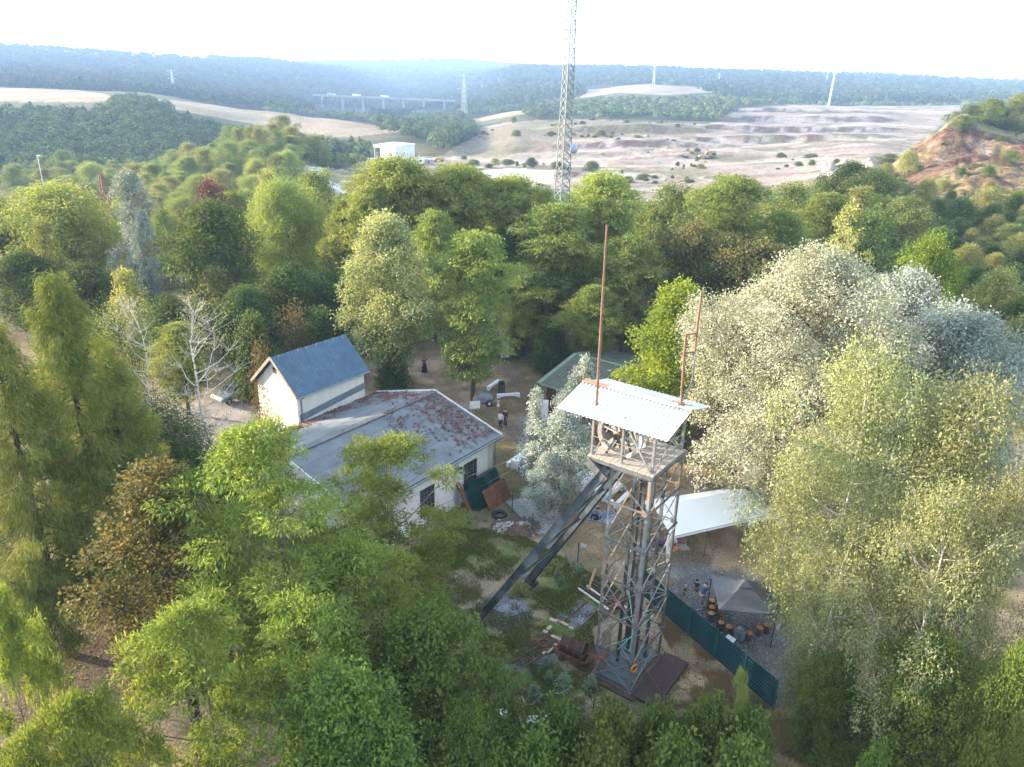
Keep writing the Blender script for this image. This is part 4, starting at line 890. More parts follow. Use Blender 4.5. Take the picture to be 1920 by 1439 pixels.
# white box at the hedge and pale hose
c = G(945, 1352, 0); f = MB(); f.box((0, 0, 0.28), (0.42, 0.36, 0.5)); f.box((0, 0, 0.55), (0.46, 0.40, 0.06)); o = f.build('white_box', m_trim); o.location = (c[0], c[1], 0); o.rotation_euler = (0, 0, .4); tag(o, 'small white box on a kerb by the hedge', 'box')
f = MB(); a = G(925, 1360, 0); b_ = G(1040, 1352, 0); f.bar((a[0], a[1], 0.1), (b_[0], b_[1], 0.1), 0.45, 0.2); tag(f.build('kerb_beam', m_concrete), 'grey concrete beam lying along the hedge', 'beam')
pts = [G(978, 1305, .03), G(985, 1322, .03), G(998, 1321, .03), G(1018, 1302, .04), G(1035, 1301, .03), G(1055, 1299, .03), G(1072, 1286, .2)]
f = MB(); f.tube(pts, 0.03, 6); tag(f.build('pale_branch', m_bark_birch), 'pale bare branch lying in the grass below the headframe', 'branch')
f = MB(); a, b_ = G(1462, 1348, 0.1), G(1512, 1346, 0.1); f.tube([a, b_], 0.07, 8); tag(f.build('pipe', m_concrete), 'short pale pipe lying at the edge of the dry grass', 'pipe')
# ------------------------------------------------------------------ fences
def screen_fence():
    A_, B_ = np.array(G(1203, 1116, 0)[:2]), np.array(G(1450, 1332, 0)[:2]); d = (B_ - A_); ln = np.linalg.norm(d); ang = math.atan2(d[1], d[0])
    t = thing('screened_fence', 'teal green mesh fence with privacy screen strips and slim posts', 'fence', (A_[0], A_[1], 0), ang)
    nP = 5
    for i in range(nP + 1):
        x = ln * i / nP; f = MB(); f.box((x, -0.05, 0.98), (0.06, 0.05, 1.96)); f.box((x, -0.05, 1.97), (0.07, 0.06, 0.02)); f.build('post', mat('green_post', (0.015, 0.13, 0.10), (0.012, 0.11, 0.085), 2, 0.45), t)
    for i in range(nP):
        xa_, xb_ = ln * i / nP + 0.02, ln * (i + 1) / nP - 0.02; f = MB(); H_ = 1.85
        nst = 9
        for j in range(nst): z = 0.08 + (H_ - 0.1) * (j + 0.5) / nst; f.box(((xa_ + xb_) / 2, 0, z), (xb_ - xa_, 0.006, (H_ - 0.1) / nst - 0.028), 0)
        for j in range(nst + 1): z = 0.08 + (H_ - 0.1) * j / nst; f.tube([(xa_, -0.012, z), (xb_, -0.012, z)], 0.011, 5, 1)
        nv = 26
        for j in range(nv + 1): x = xa_ + (xb_ - xa_) * j / nv; f.tube([(x, -0.02, 0.05), (x, -0.02, H_)], 0.006, 4, 1)
        f.build('panel', [m_green_screen, mat('green_rod', (0.014, 0.10, 0.105), (0.012, 0.085, 0.09), 2, 0.5)], t)
screen_fence()
def mesh_fence(posts, label, H_=1.25, name='mesh_fence', panel=True):
    P_ = [np.array(G(a, b, 0)[:2]) for a, b in posts]
    t = thing(name, label, 'fence', (P_[0][0], P_[0][1], 0))
    O_ = P_[0]
    for q in P_:
        f = MB(); f.box((q[0] - O_[0], q[1] - O_[1], H_ / 2 + .03), (0.06, 0.06, H_ + .06)); f.build('post', m_green_paint, t)
    for a, b_ in zip(P_[:-1], P_[1:]):
        a = a - O_; b_ = b_ - O_; f = MB(); d = b_ - a; l = np.linalg.norm(d); nv = max(3, int(l / 0.10))
        for j in range(nv + 1): q = a + d * j / nv; f.bar((q[0], q[1], 0.05), (q[0], q[1], H_), 0.006)
        for z in np.arange(0.08, H_, 0.2): f.bar((a[0], a[1], z), (b_[0], b_[1], z), 0.008)
        f.build('wire_panel', m_green_paint, t)
    return t
mesh_fence([(925, 925), (960, 962), (998, 998), (1083, 1055), (1136, 1092), (1203, 1118)], 'low see-through green wire fence with posts beside the concrete slab', 1.45)
mesh_fence([(1112, 1338), (1230, 1345), (1340, 1338), (1450, 1332), (1500, 1318)], 'low dark green wire fence along the hedge below the headframe', 0.9)
c = G(1085, 1052, 0); sg = thing('notice_sign', 'small white notice board fixed on a green fence post', 'sign', (c[0] + 0.05, c[1] - 0.05, 0), -0.5)
f = MB(); f.box((0.2, 0, 1.25), (0.38, 0.02, 0.28)); f.build('board', m_trim, sg)
f = MB(); f.bar((0, 0.03, 1.2), (0.1, 0.012, 1.2), 0.02); f.build('bracket', m_green_paint, sg)
c = G(1365, 1224, 0); sg = thing('information_lectern', 'small slanted information board on black legs beside the teal fence', 'sign', (c[0], c[1], 0), -0.9)
f = MB(); f.loft([(-.32, -.2, .78), (.32, -.2, .78), (.32, .2, .98), (-.32, .2, .98)], [(-.32, -.21, .81), (.32, -.21, .81), (.32, .19, 1.01), (-.32, .19, 1.01)]); f.build('board', m_black, sg)
f = MB(); f.loft([(-.27, -.16, .835), (.27, -.16, .835), (.27, .155, .993), (-.27, .155, .993)], [(-.27, -.163, .84), (.27, -.163, .84), (.27, .152, .998), (-.27, .152, .998)]); f.build('panel', mat('pale_print', (0.62, 0.66, 0.70), (0.50, 0.55, 0.60), 9, 0.4), sg)
for x in (-.26, .26): f = MB(); f.bar((x, 0.05, 0), (x, 0.0, .86), 0.05); f.build('leg', m_black, sg)

# ------------------------------------------------------------------ white marquee
rl_, rr_2 = G(1226, 949, 3.1), G(1402, 917, 3.1); el, er = G(1259, 1006, 2.15), G(1452, 962, 2.15)
tn = thing('party_tent', 'white ridge marquee with open sides and one draped corner', 'tent')
bl, br2 = 2 * rl_ - el, 2 * rr_2 - er; bl[2] = br2[2] = 2.15
def quad_strip(f, a, b_, c, d, n, sag, th=0.02):
    """cloth panel a-b (top) c-d (bottom), slightly slack between the trusses"""
    vs = []; fs_ = []; m_ = 6
    for i in range(n + 1):
        for j in range(m_ + 1):
            s, t = i / n, j / m_; p_ = (a * (1 - s) + b_ * s) * (1 - t) + (c * (1 - s) + d * s) * t
            k_ = (i % 4) / 4.0; p_ = p_ - np.array([0, 0, sag * (4 * k_ * (1 - k_)) * (4 * t * (1 - t) * .6 + .4)]); vs.append(p_)
    for i in range(n):
        for j in range(m_): fs_.append((i * (m_ + 1) + j, i * (m_ + 1) + j + 1, (i + 1) * (m_ + 1) + j + 1, (i + 1) * (m_ + 1) + j))
    bq = len(vs); vs += [q - np.array([0, 0, th]) for q in vs]; fs_ += [tuple(bq + q for q in reversed(x)) for x in fs_]
    f.add(vs, fs_, 0, True)
f = MB(); quad_strip(f, rl_, rr_2, el, er, 12, 0.02); quad_strip(f, rr_2, rl_, br2, bl, 12, 0.02); rfc = f.build('canopy', m_pvc, tn)
f = MB()
for a, b_ in ((el, er), (bl, br2)): f.loft([tuple(a), tuple(b_), tuple(b_ + np.array([0, 0, -.22])), tuple(a + np.array([0, 0, -.22]))], [tuple(q + np.array([0.012, -.012, 0])) for q in (a, b_, b_ + np.array([0, 0, -.22]), a + np.array([0, 0, -.22]))])
f.build('valance', m_pvc, rfc)
f = MB(); a = el + np.array([-.05, -.02, -.02])
for i in range(6): pass
f.tube([a, a + np.array([-.12, 0.05, -0.5]), a + np.array([-.05, .05, -1.1]), (a[0], a[1], 0.02)], [0.20, 0.10, 0.13, 0.07], 9); f.build('side_drape', m_cloth, tn)
for a in (el, el * .66 + er * .34, el * .33 + er * .67, er, bl, bl * .5 + br2 * .5, br2):
    f = MB(); f.tube([(a[0], a[1], 0), (a[0], a[1], 2.12)], 0.024, 7); f.build('pole', m_steel_dark if a is not el else m_trim, tn)
f = MB()
for a, b_ in ((el, er), (bl, br2), (rl_, rr_2)): f.tube([a - np.array([0, 0, .05]), b_ - np.array([0, 0, .05])], 0.025, 6)
for s in (0, .33, .67, 1):
    for A_, B_ in ((el, er), (bl, br2)): f.tube([(A_ * (1 - s) + B_ * s) - np.array([0, 0, .05]), (rl_ * (1 - s) + rr_2 * s) - np.array([0, 0, .05])], 0.022, 6)
f.build('frame', m_steel_pale, tn)
# folding gazebo with arched valance beyond it
def gazebo(name, label, c, half, hE, hT, mt, rz, valance=0.22, vent=True, legmat=None, arch=False):
    t = thing(name, label, 'gazebo', (c[0], c[1], 0), rz)
    cs = [(-half, -half), (half, -half), (half, half), (-half, half)]; f = MB(); th = 0.015; vs = []; fs_ = []
    tr = 0.16 if vent else 0.0
    for i in range(4):
        a, b_ = cs[i], cs[(i + 1) % 4]; n = 6
        for s in range(n):
            s0, s1 = s / n, (s + 1) / n
            def pt(s_, t_):
                x = a[0] * (1 - s_) + b_[0] * s_; y = a[1] * (1 - s_) + b_[1] * s_; k_ = 1 - t_ * (1 - tr)
                z = hE + (hT - hE) * t_ - 0.10 * math.sin(pi * t_) * (1 if True else 0) - 0.06 * math.sin(pi * s_) * (1 - t_)
                return (x * k_, y * k_, z)
            for q in range(4): vs += [pt(s0, q / 4), pt(s1, q / 4), pt(s1, (q + 1) / 4), pt(s0, (q + 1) / 4)]; m_ = len(vs); fs_.append((m_ - 4, m_ - 3, m_ - 2, m_ - 1))
    bq = len(vs); vs += [(x, y, z - th) for x, y, z in vs]; fs_ += [tuple(bq + q for q in reversed(x)) for x in fs_]
    f.add(vs, fs_, 0, True); cn = f.build('canopy', mt, t)
    f = MB()
    for i in range(4):
        a, b_ = cs[i], cs[(i + 1) % 4]; n = 10
        for s in range(n):
            s0, s1 = s / n, (s + 1) / n; P0 = (a[0] + (b_[0] - a[0]) * s0, a[1] + (b_[1] - a[1]) * s0); P1 = (a[0] + (b_[0] - a[0]) * s1, a[1] + (b_[1] - a[1]) * s1)
            v0, v1 = [(valance * (1 + 2.2 * (abs(q - .5) * 2) ** 3) if arch else valance) for q in (s0, s1)]
            f.add([(P0[0], P0[1], hE - .06 * math.sin(pi * s0)), (P1[0], P1[1], hE - .06 * math.sin(pi * s1)), (P1[0] * .995, P1[1] * .995, hE - v1), (P0[0] * .995, P0[1] * .995, hE - v0)], [(0, 1, 2, 3)])
    f.build('valance', mt, cn)
    if vent:
        f = MB(); k_ = 0.24 * half
        f.add([(-k_, -k_, hT - .02), (k_, -k_, hT - .02), (k_, k_, hT - .02), (-k_, k_, hT - .02), (0, 0, hT + 0.24)], [(0, 1, 4), (1, 2, 4), (2, 3, 4), (3, 0, 4), (3, 2, 1, 0)]); f.build('vent_cap', mt, cn)
    for x, y in cs: f = MB(); f.bar((x * .97, y * .97, 0), (x * .97, y * .97, hE), 0.05); f.build('leg', legmat or m_steel_dark, t)
    return t
c = G(1376, 1010, 0); gazebo('folding_gazebo', 'white folding gazebo with scalloped edge behind the marquee', (c[0] + 1.6, c[1] + 1.0), 1.4, 2.0, 2.8, m_pvc, 0.25, 0.22, False, None, True)
m_grey_can = mat('grey_canopy', (0.13, 0.135, 0.145), (0.10, 0.105, 0.115), 1.2, 0.7, c3=(0.15, 0.115, 0.10))
a = G(1334, 1077, 2.25); b_ = G(1343, 1115, 2.25)
gazebo('garden_gazebo', 'dark grey square garden gazebo with small vent cap over log stools', (13.2, 35.1), 1.55, 2.3, 3.0, m_grey_can, radians(-5), 0.12, True, m_black)
# white sail before the shed
f = MB(); f.add([G(1035, 800, .6), G(1062, 752, 2.6), G(1112, 800, 2.1), G(1075, 820, 1.0), G(1036, 801, .57), G(1063, 753, 2.57), G(1113, 801, 2.07), G(1076, 821, .97)], [(0, 1, 2, 3), (7, 6, 5, 4)], 0, True)
tag(f.build('sun_sail', m_cloth), 'white triangular sun sail stretched between poplar and green shed', 'sail')

# ------------------------------------------------------------------ tables and benches under stretch covers
m_cover = mat('stretch_cover', (0.80, 0.81, 0.83), (0.74, 0.75, 0.78), 2.0, 0.8)
def covered(L_, W_, H_, legm):
    f = MB(); n = 14; vs = []; fs_ = []
    # long sides with an arched hem, ends run to the floor
    for s in (-1, 1):
        top = []; bot = []
        for i in range(n + 1):
            x = -L_ / 2 + L_ * i / n; q = abs(2 * i / n - 1); hem = H_ * (0.55 * (1 - q ** 2.4)); hem = min(hem, H_ - 0.12)
            top.append((x, s * W_ / 2, H_)); bot.append((x * (1.0 + 0.03 * q), s * W_ / 2 * (0.86 + 0.14 * (1 - q) + 0.1 * q * q), hem * 1.0 + 0.02))
        for i in range(n): vs += [top[i], top[i + 1], bot[i + 1], bot[i]]; m_ = len(vs); fs_.append((m_ - 4, m_ - 3, m_ - 2, m_ - 1))
    for s in (-1, 1):
        x = s * L_ / 2; vs += [(x, -W_ / 2, H_), (x, W_ / 2, H_), (x * 1.03, W_ / 2 * .96, 0.02), (x * 1.0, 0, 0.10), (x * 1.03, -W_ / 2 * .96, 0.02)]; m_ = len(vs); fs_.append((m_ - 5, m_ - 4, m_ - 3, m_ - 2, m_ - 1))
    f.add(vs, fs_); f.box((0, 0, H_ - 0.015), (L_ - 0.004, W_ - 0.004, 0.034)); cov = f.mesh('cover', m_cover)
    g_ = MB()
    for sx in (-1, 1):
        for sy in (-1, 1): g_.bar((sx * L_ * .44, sy * W_ * .36, 0), (sx * L_ * .40, sy * W_ * .36, H_ - .05), 0.03)
    return cov, g_.mesh('leg_frame', m_green_paint)
TBL, BEN = covered(2.2, 0.62, 0.76, 0), covered(2.2, 0.30, 0.47, 0)
def put(kind, px, py, rz, label):
    c = G(px, py, 0); me = TBL if kind == 't' else BEN
    t = thing('beer_table' if kind == 't' else 'beer_bench', label, 'table' if kind == 't' else 'bench', (c[0], c[1], 0), rz, 'white covered tables and benches')
    for q, nm in zip(me, ('cover', 'leg_frame')): link(nm, q, t)
aU = TH + 0.05
put('b', 925, 727, TH + 0.15, 'white covered bench standing at an angle by the black stand, farthest from the headframe')
put('b', 953, 747, -0.35 + 0.55, 'white covered bench between the black stand and the green roofed shed')
put('b', 966, 868, aU, 'white covered bench nearest the corner of the felt roofed building'); put('t', 978, 871, aU, 'white covered table left of the silver poplar beside the felt roofed building'); put('b', 992, 878, aU, 'white covered bench half under the silver poplar')
put('t', 1010, 893, aU, 'white covered table mostly hidden behind the lower leaves of the silver poplar')
put('t', 1098, 912, aU, 'white covered table behind the slanting backstays'); put('b', 1085, 900, aU, 'white covered bench beside the table behind the backstays')
put('t', 1147, 932, aU, 'white laid table seen through the top of the lattice legs'); put('b', 1166, 944, aU, 'white covered bench in front of the laid table seen through the lattice'); put('b', 1130, 918, aU, 'white covered bench behind the laid table seen through the lattice')
# place settings on the laid tables
rng = np.random.default_rng(5); f = MB()
for px, py in ((1147, 932), (1098, 912), (978, 871)):
    c = G(px, py, 0)
    f = MB()
    for i in range(16):
        a, b_ = rng.uniform(-1, 1), rng.choice([-.18, .18, 0.0]); x, y = c[0] + cos(aU) * a - sin(aU) * b_, c[1] + sin(aU) * a + cos(aU) * b_
        (f.lathe([(0.0, 0.762), (0.1, 0.763), (0.12, 0.775)], (x, y, 0), 10) if b_ else f.lathe([(0.03, 0.762), (0.04, 0.84), (0.02, 0.9)], (x, y, 0), 8, 1))
    tag(f.build('tableware', [m_trim, mat('terracotta', (0.34, 0.16, 0.09), (0.26, 0.12, 0.07), 5, 0.7)]), {1147: 'plates and small pots set out on the laid table by the lattice', 1098: 'plates and small pots on the table behind the backstays', 978: 'plates and small pots on the table left of the silver poplar'}[px], 'tableware', kind='stuff')
# white cloth chairs under the poplar
ch = None
for i, (px, py, rz) in enumerate(((1051, 894, .3), (1062, 902, 1.2), (1078, 889, 2.0))):
    c = G(px, py, 0); lab = ('white covered chair deep under the poplar leaves', 'white covered chair at the edge of the poplar leaves', 'white covered chair behind the other two beside the poplar')[i]
    t = thing('covered_chair', lab, 'chair', (c[0], c[1], 0), rz, 'white covered chairs')
    f = MB(); f.loft([(-.27, -.27, 0), (.27, -.27, 0), (.27, .27, 0), (-.27, .27, 0)], [(-.23, -.23, .46), (.23, -.23, .46), (.23, .23, .46), (-.23, .23, .46)]); f.build('seat_cover', m_cover, t)
    f = MB(); f.loft([(-.23, .19, .46), (.23, .19, .46), (.23, .24, .46), (-.23, .24, .46)], [(-.19, .25, .98), (.19, .25, .98), (.19, .29, .98), (-.19, .29, .98)]); f.build('back_cover', m_cover, t)

# easel, boulder, black stand, bag
c = G(890, 780, 0); ea = thing('easel', 'wooden easel holding a white board near the felt roof corner', 'easel', (c[0], c[1], 0), 0.25)
m_pine = mat('pine', (0.50, 0.34, 0.19), (0.42, 0.28, 0.15), 4, 0.7)
for a, b_ in (((-.38, -.2, 0), (-.12, 0, 1.9)), ((.38, -.2, 0), (.12, 0, 1.9)), ((0, .6, 0), (0, .03, 1.85))): f = MB(); f.bar(a, b_, 0.05); f.build('leg', m_pine, ea)
f = MB(); f.bar((-.42, -.16, .75), (.42, -.16, .75), 0.06); f.bar((0, -.05, .8), (0, 0.0, 2.2), 0.05); f.build('ledge', m_pine, ea)
f = MB(); f.loft([(-.48, -.16, .80), (.48, -.16, .80), (.48, -.06, 1.5), (-.48, -.06, 1.5)], [(-.48, -.19, .80), (.48, -.19, .80), (.48, -.09, 1.5), (-.48, -.09, 1.5)]); f.build('board', m_trim, ea)
def rock(name, c, s, mt, label, seed=0):
    rng = np.random.default_rng(seed); f = MB(); n, k_ = 12, 7; vs = []; fs_ = []
    for i in range(k_):
        t = pi * i / (k_ - 1)
        for j in range(n):
            a = 2 * pi * j / n; r = 1 + 0.28 * (rng.random() - .5); vs.append((s[0] * sin(t) * cos(a) * r, s[1] * sin(t) * sin(a) * r, s[2] * (0.55 + 0.75 * cos(t) * r)))
    for i in range(k_ - 1):
        for j in range(n): fs_.append((i * n + j, (i + 1) * n + j, (i + 1) * n + (j + 1) % n, i * n + (j + 1) % n))
    f.add(vs, fs_); o = f.build(name, mt); o.location = c; return tag(o, label, 'rock')
c = G(906, 754, 0); rock('boulder', (c[0], c[1], 0), (0.95, 0.6, 0.75), mat('grey_rock', (0.27, 0.30, 0.33), (0.18, 0.20, 0.22), 3, 0.9, bump=0.4), 'grey blue boulder behind the easel', 4)
c = G(868, 772, 0); rock('boulder', (c[0], c[1], 0), (0.8, 0.45, 0.3), mat('grey_rock_low', (0.24, 0.27, 0.29), (0.17, 0.19, 0.2), 3, 0.9, bump=0.4), 'low flat grey boulder left of the easel', 5)
c = G(940, 741, 0); st = thing('speaker_column', 'tall black column speaker standing between two white benches', 'speaker', (c[0], c[1], 0), 0.3)
f = MB(); f.box((0, 0, .62), (.55, .5, 1.2)); f.box((0, 0, 1.32), (.5, .45, .18)); f.build('body', m_black, st); f = MB(); f.box((0, -.26, .62), (.48, .02, 1.05)); f.build('grille', m_steel_dark, st)
c = G(917, 761, 0); bgn = thing('bag', 'small black and white bag standing on the ground near the easel', 'bag', (c[0], c[1], 0))
f = MB(); f.lathe([(0, .0), (.30, .02), (.33, .25), (.26, .42), (.1, .45), (0, .45)], n=14); f.build('body', m_black, bgn); f = MB(); f.box((.05, -.3, .3), (.2, .1, .2)); f.build('flap', m_trim, bgn)

# blankets, toys, cushions
def blanket(px, py, w_, l, rz, mt, label):
    c = G(px, py, 0); f = MB(); n = 8; vs = []; rr_ = random.Random(px); fs_ = []
    for i in range(n + 1):
        for j in range(n + 1): vs.append(((i / n - .5) * w_, (j / n - .5) * l, 0.02 + 0.03 * rr_.random()))
    for i in range(n):
        for j in range(n): fs_.append((i * (n + 1) + j, (i + 1) * (n + 1) + j, (i + 1) * (n + 1) + j + 1, i * (n + 1) + j + 1))
    f.add(vs, fs_, 0, True); o = f.build('blanket', mt); o.location = (c[0], c[1], 0); o.rotation_euler = (0, 0, rz); return tag(o, label, 'blanket')
blanket(1121, 968, 2.2, 1.6, -0.35, mat('blue_blanket', (0.10, 0.15, 0.32), (0.42, 0.46, 0.56), 9, 0.9, lo=0.48, hi=0.56), 'blue patterned picnic blanket on the dry grass')
blanket(1268, 1025, 1.5, 1.1, 0.2, mat('grey_blanket', (0.45, 0.47, 0.46), (0.36, 0.38, 0.37), 3, 0.9), 'pale grey blanket half under the marquee')
blanket(1243, 1022, 1.3, 1.0, 0.5, mat('navy_blanket', (0.07, 0.09, 0.15), (0.28, 0.28, 0.32), 8, 0.9), 'dark blue blanket at the draped marquee corner')
c = G(1269, 1031, 0); f = MB()
for a in (0.4, 1.5, 2.6): f.bar((c[0] - cos(a) * .3, c[1] - sin(a) * .22, 0.06 + a * .03), (c[0] + cos(a) * .3, c[1] + sin(a) * .22, 0.10 + a * .03), 0.09)
tag(f.build('toy', m_orange), 'bright orange toy lying in front of the marquee', 'toy')
c = G(1279, 1017, 0); f = MB(); f.lathe([(0, 0), (.28, .02), (.32, .1), (.22, .2), (0, .22)], (c[0], c[1], 0.02), 14); tag(f.build('cushion', mat('rose_cloth', (0.33, 0.14, 0.15), (0.26, 0.10, 0.11), 3, 0.9)), 'dusky rose cushion lying under the marquee', 'cushion')

# log stools, barrel, firewood
m_cut = mat('cut_wood', (0.44, 0.22, 0.08), (0.34, 0.16, 0.055), 5, 0.8)
for i, (px, py, h, lab) in enumerate(((1334, 1140, .55, 'log stool with orange top nearest the man in blue'), (1334, 1151, .5, 'log stool second in line under the gazebo edge'), (1332, 1164, .55, 'log stool in front of the gazebo corner pole'), (1350, 1180, .5, 'log stool with split side at the front of the gazebo'), (1366, 1188, .5, 'log stool beside the grey barrel'), (1402, 1200, .5, 'dark log stool right of the grey barrel'), (1423, 1190, .5, 'log stool with bright top under the birch leaves'), (1436, 1186, .55, 'log stool farthest right under the birch leaves'))):
    c = G(px, py, 0); t = thing('log_stool', lab, 'stool', (c[0], c[1], 0), i * .7, 'log stools round the garden gazebo')
    f = MB(); f.lathe([(.24, 0), (.21, .06), (.20, h - .02)], n=14); f.build('trunk', m_bark, t); f = MB(); f.lathe([(.2, h - .02), (.19, h), (0, h + .004)], n=14); f.build('top', m_cut, t)
c = G(1386, 1199, 0); t = thing('barrel', 'grey blue metal barrel among the log stools', 'barrel', (c[0], c[1], 0)); f = MB(); f.lathe([(0, 0), (.28, 0), (.29, .25), (.28, .27), (.28, .5), (.29, .52), (.28, .78), (0, .79)], n=18); f.build('body', m_gutter, t); f = MB(); f.lathe([(.3, .77), (.3, .81), (.26, .81)], n=18); f.build('rim', m_steel_dark, t)
for i, (px, py) in enumerate(((1523, 1226), (1533, 1236), (1520, 1218))):
    c = G(px, py, 0); t = thing('sawn_log', ('sawn log with pale end at the birch trunk, the middle one', 'sawn log with pale end at the birch trunk, the lowest one', 'sawn log at the birch trunk, behind the other two')[i], 'log', (c[0], c[1], 0.2), 0.5)
    f = MB(); f.tube([(-.3, 0, 0), (.35, 0, 0)], 0.2, 14); f.build('bark', m_bark, t); f = MB(); f.lathe([(0, 0), (.19, 0)], (0, 0, 0), 14); o = f.build('cut_end', m_cut, t); o.rotation_euler = (0, -pi / 2, 0); o.location = (-.303, 0, 0)

# ------------------------------------------------------------------ people
m_skin = mat('skin', (0.52, 0.33, 0.24), (0.47, 0.29, 0.21), 6, 0.6)
def cloth(name, c): return mat('cloth_' + name, c, tuple(x * 0.82 for x in c), 5, 0.85)
def skin_mesh(name, verts, edges, rad, mt, sub=1, root=0):
    me = bpy.data.meshes.new(name); me.from_pydata([tuple(v) for v in verts], edges, []); o = bpy.data.objects.new(name, me); COL.objects.link(o)
    md = o.modifiers.new('s', 'SKIN'); md.use_smooth_shade = True
    for i, r in enumerate(rad): me.skin_vertices[0].data[i].radius = (r, r) if not hasattr(r, '__len__') else r
    me.skin_vertices[0].data[root].use_root = True
    if sub: sb = o.modifiers.new('d', 'SUBSURF'); sb.levels = sub; sb.render_levels = sub
    bpy.context.view_layer.update(); dg = bpy.context.evaluated_depsgraph_get()
    nm = bpy.data.meshes.new_from_object(o.evaluated_get(dg)); nm.name = name; bpy.data.objects.remove(o); bpy.data.meshes.remove(me)
    nm.materials.clear(); nm.materials.append(mt); return nm
def person(label, loc, rz, h=1.75, pose='stand', top=(.3, .3, .3), bottom=(.1, .1, .12), hair=(.05, .035, .025), shoes=(.05, .05, .05), skirt=False, sleeves='short', armL=None, armR=None, step=0.0, lean=0.0, cap=None, long_hair=False, shorts=False):
    t = thing('person', label, 'person', loc, rz); k = h / 1.75; V3 = lambda *a: Vector(a) * k
    if pose == 'stand':
        pel = V3(0, 0, .95); che = V3(0, -lean * .6, 1.28); nec = V3(0, -lean, 1.48)
        hipL, hipR = V3(.09, 0, .90), V3(-.09, 0, .90); knL, knR = V3(.10, -.02 - step * .5, .50), V3(-.10, step * .35, .50); anL, anR = V3(.11, 0.02 - step, .09), V3(-.11, step * .9 + .02, .09)
        toeD = Vector((0, -1, 0))
    else:
        pel = V3(0, 0, .14); che = V3(0, .03 - lean, .46); nec = V3(0, -.02 - lean * 1.4, .66)
        hipL, hipR = V3(.10, -.02, .13), V3(-.10, -.02, .13); knL, knR = V3(.28, -.40, .24 if pose == 'sit' else .10), V3(-.26, -.42, .30 if pose == 'sit' else .10); anL, anR = V3(.05, -.55, .08), V3(-.08, -.70 if pose == 'sit' else -.58, .08)
        toeD = Vector((0, -1, 0))
    shL, shR = nec + V3(.19, 0, -.07), nec + V3(-.19, 0, -.07)
    dA = lambda s, d: d
    aL = armL or ((.05, -.02, -.28), (.02, -.10, -.25)); aR = armR or ((-.05, -.02, -.28), (-.02, -.10, -.25))
    elL = shL + V3(*aL[0]); wrL = elL + V3(*aL[1]); elR = shR + V3(*aR[0]); wrR = elR + V3(*aR[1])
    hd = nec + V3(0, -.02 - lean * .3, .17)
    v = [pel, che, nec, hd - V3(0, 0, .06), hd + V3(0, 0, .05), shL, elL, wrL, shR, elR, wrR, hipL, knL, anL, anL + toeD * .14 * k - V3(0, 0, .05), hipR, knR, anR, anR + toeD * .14 * k - V3(0, 0, .05)]
    e = [(0, 1), (1, 2), (2, 3), (3, 4), (2, 5), (5, 6), (6, 7), (2, 8), (8, 9), (9, 10), (0, 11), (11, 12), (12, 13), (13, 14), (0, 15), (15, 16), (16, 17), (17, 18)]
    r = [(.13, .10), (.14, .10), .055, .07, .085, .055, .042, .03, .055, .042, .03, .085, .058, .04, .035, .085, .058, .04, .035]
    for wi, el_ in ((7, 6), (10, 9)):
        d = (v[wi] - v[el_]).normalized(); sd_ = d.cross(Vector((0, 0, 1))); sd_ = sd_.normalized() if sd_.length > .1 else Vector((0, 1, 0))
        pb = len(v); v.append(v[wi] + d * .05 * k); e.append((wi, pb)); r.append(.026)
        for q, ln in ((-.027, .075), (-.009, .09), (.009, .085), (.027, .065)):
            a = len(v); v.append(v[pb] + d * .035 * k + sd_ * q * k); v.append(v[pb] + d * ln * k + sd_ * q * 1.15 * k + Vector((0, 0, -.012 * k))); e += [(pb, a), (a, a + 1)]; r += [.009, .008]
        a = len(v); v.append(v[wi] + d * .04 * k + sd_ * .045 * k); v.append(v[wi] + d * .075 * k + sd_ * .06 * k); e += [(wi, a), (a, a + 1)]; r += [.010, .009]
    rk = [tuple(q * k for q in x) if hasattr(x, '__len__') else x * k for x in r]
    link('body', skin_mesh('body', v, e, rk, m_skin), t)
    # face: nose and ears on the head, hair cap
    f = MB(); f.tube([hd + V3(0, -.075, .02), hd + V3(0, -.10, -.01)], [.012 * k, .016 * k], 6)
    for s in (-1, 1): f.tube([hd + V3(s * .078, 0, .0), hd + V3(s * .088, .01, .03)], .014 * k, 6)
    f.build('face', m_skin, t)
    f = MB(); f.lathe([(.093 * k, -.01 * k), (.097 * k, .04 * k), (.085 * k, .09 * k), (.05 * k, .12 * k), (0, .13 * k)], tuple(hd + V3(0, .018, .0)), 12)
    if long_hair: f.tube([hd + V3(0, .05, .05), hd + V3(0, .09, -.08), hd + V3(0, .10, -.25)], [.075 * k, .085 * k, .05 * k], 8)
    f.build('hair', mat('hair', hair, tuple(x * .7 for x in hair), 8, 0.6), t)
    if cap:
        f = MB(); f.lathe([(.10 * k, .045 * k), (.098 * k, .085 * k), (.06 * k, .135 * k), (0, .142 * k)], tuple(hd + V3(0, .012, 0)), 12); f.box(tuple(hd + V3(0, -.13, .055)), (.13 * k, .12 * k, .012 * k)); f.build('cap', cloth('cap', cap), t)
    sv = [pel + V3(0, 0, -.02), che, nec - V3(0, 0, .03), shL, shL.lerp(elL, .65 if sleeves == 'short' else .99), shR, shR.lerp(elR, .65 if sleeves == 'short' else .99)]
    se = [(0, 1), (1, 2), (2, 3), (3, 4), (2, 5), (5, 6)]; sr_ = [(.155, .125), (.168, .128), .085, .078, .064, .078, .064]
    if sleeves == 'long': sv += [elL.lerp(wrL, .95), elR.lerp(wrR, .95)]; se += [(4, 7), (6, 8)]; sr_ += [.046, .046]
    link('top', skin_mesh('top', sv, se, [tuple(q * k for q in x) if hasattr(x, '__len__') else x * k for x in sr_], cloth('top', top)), t)
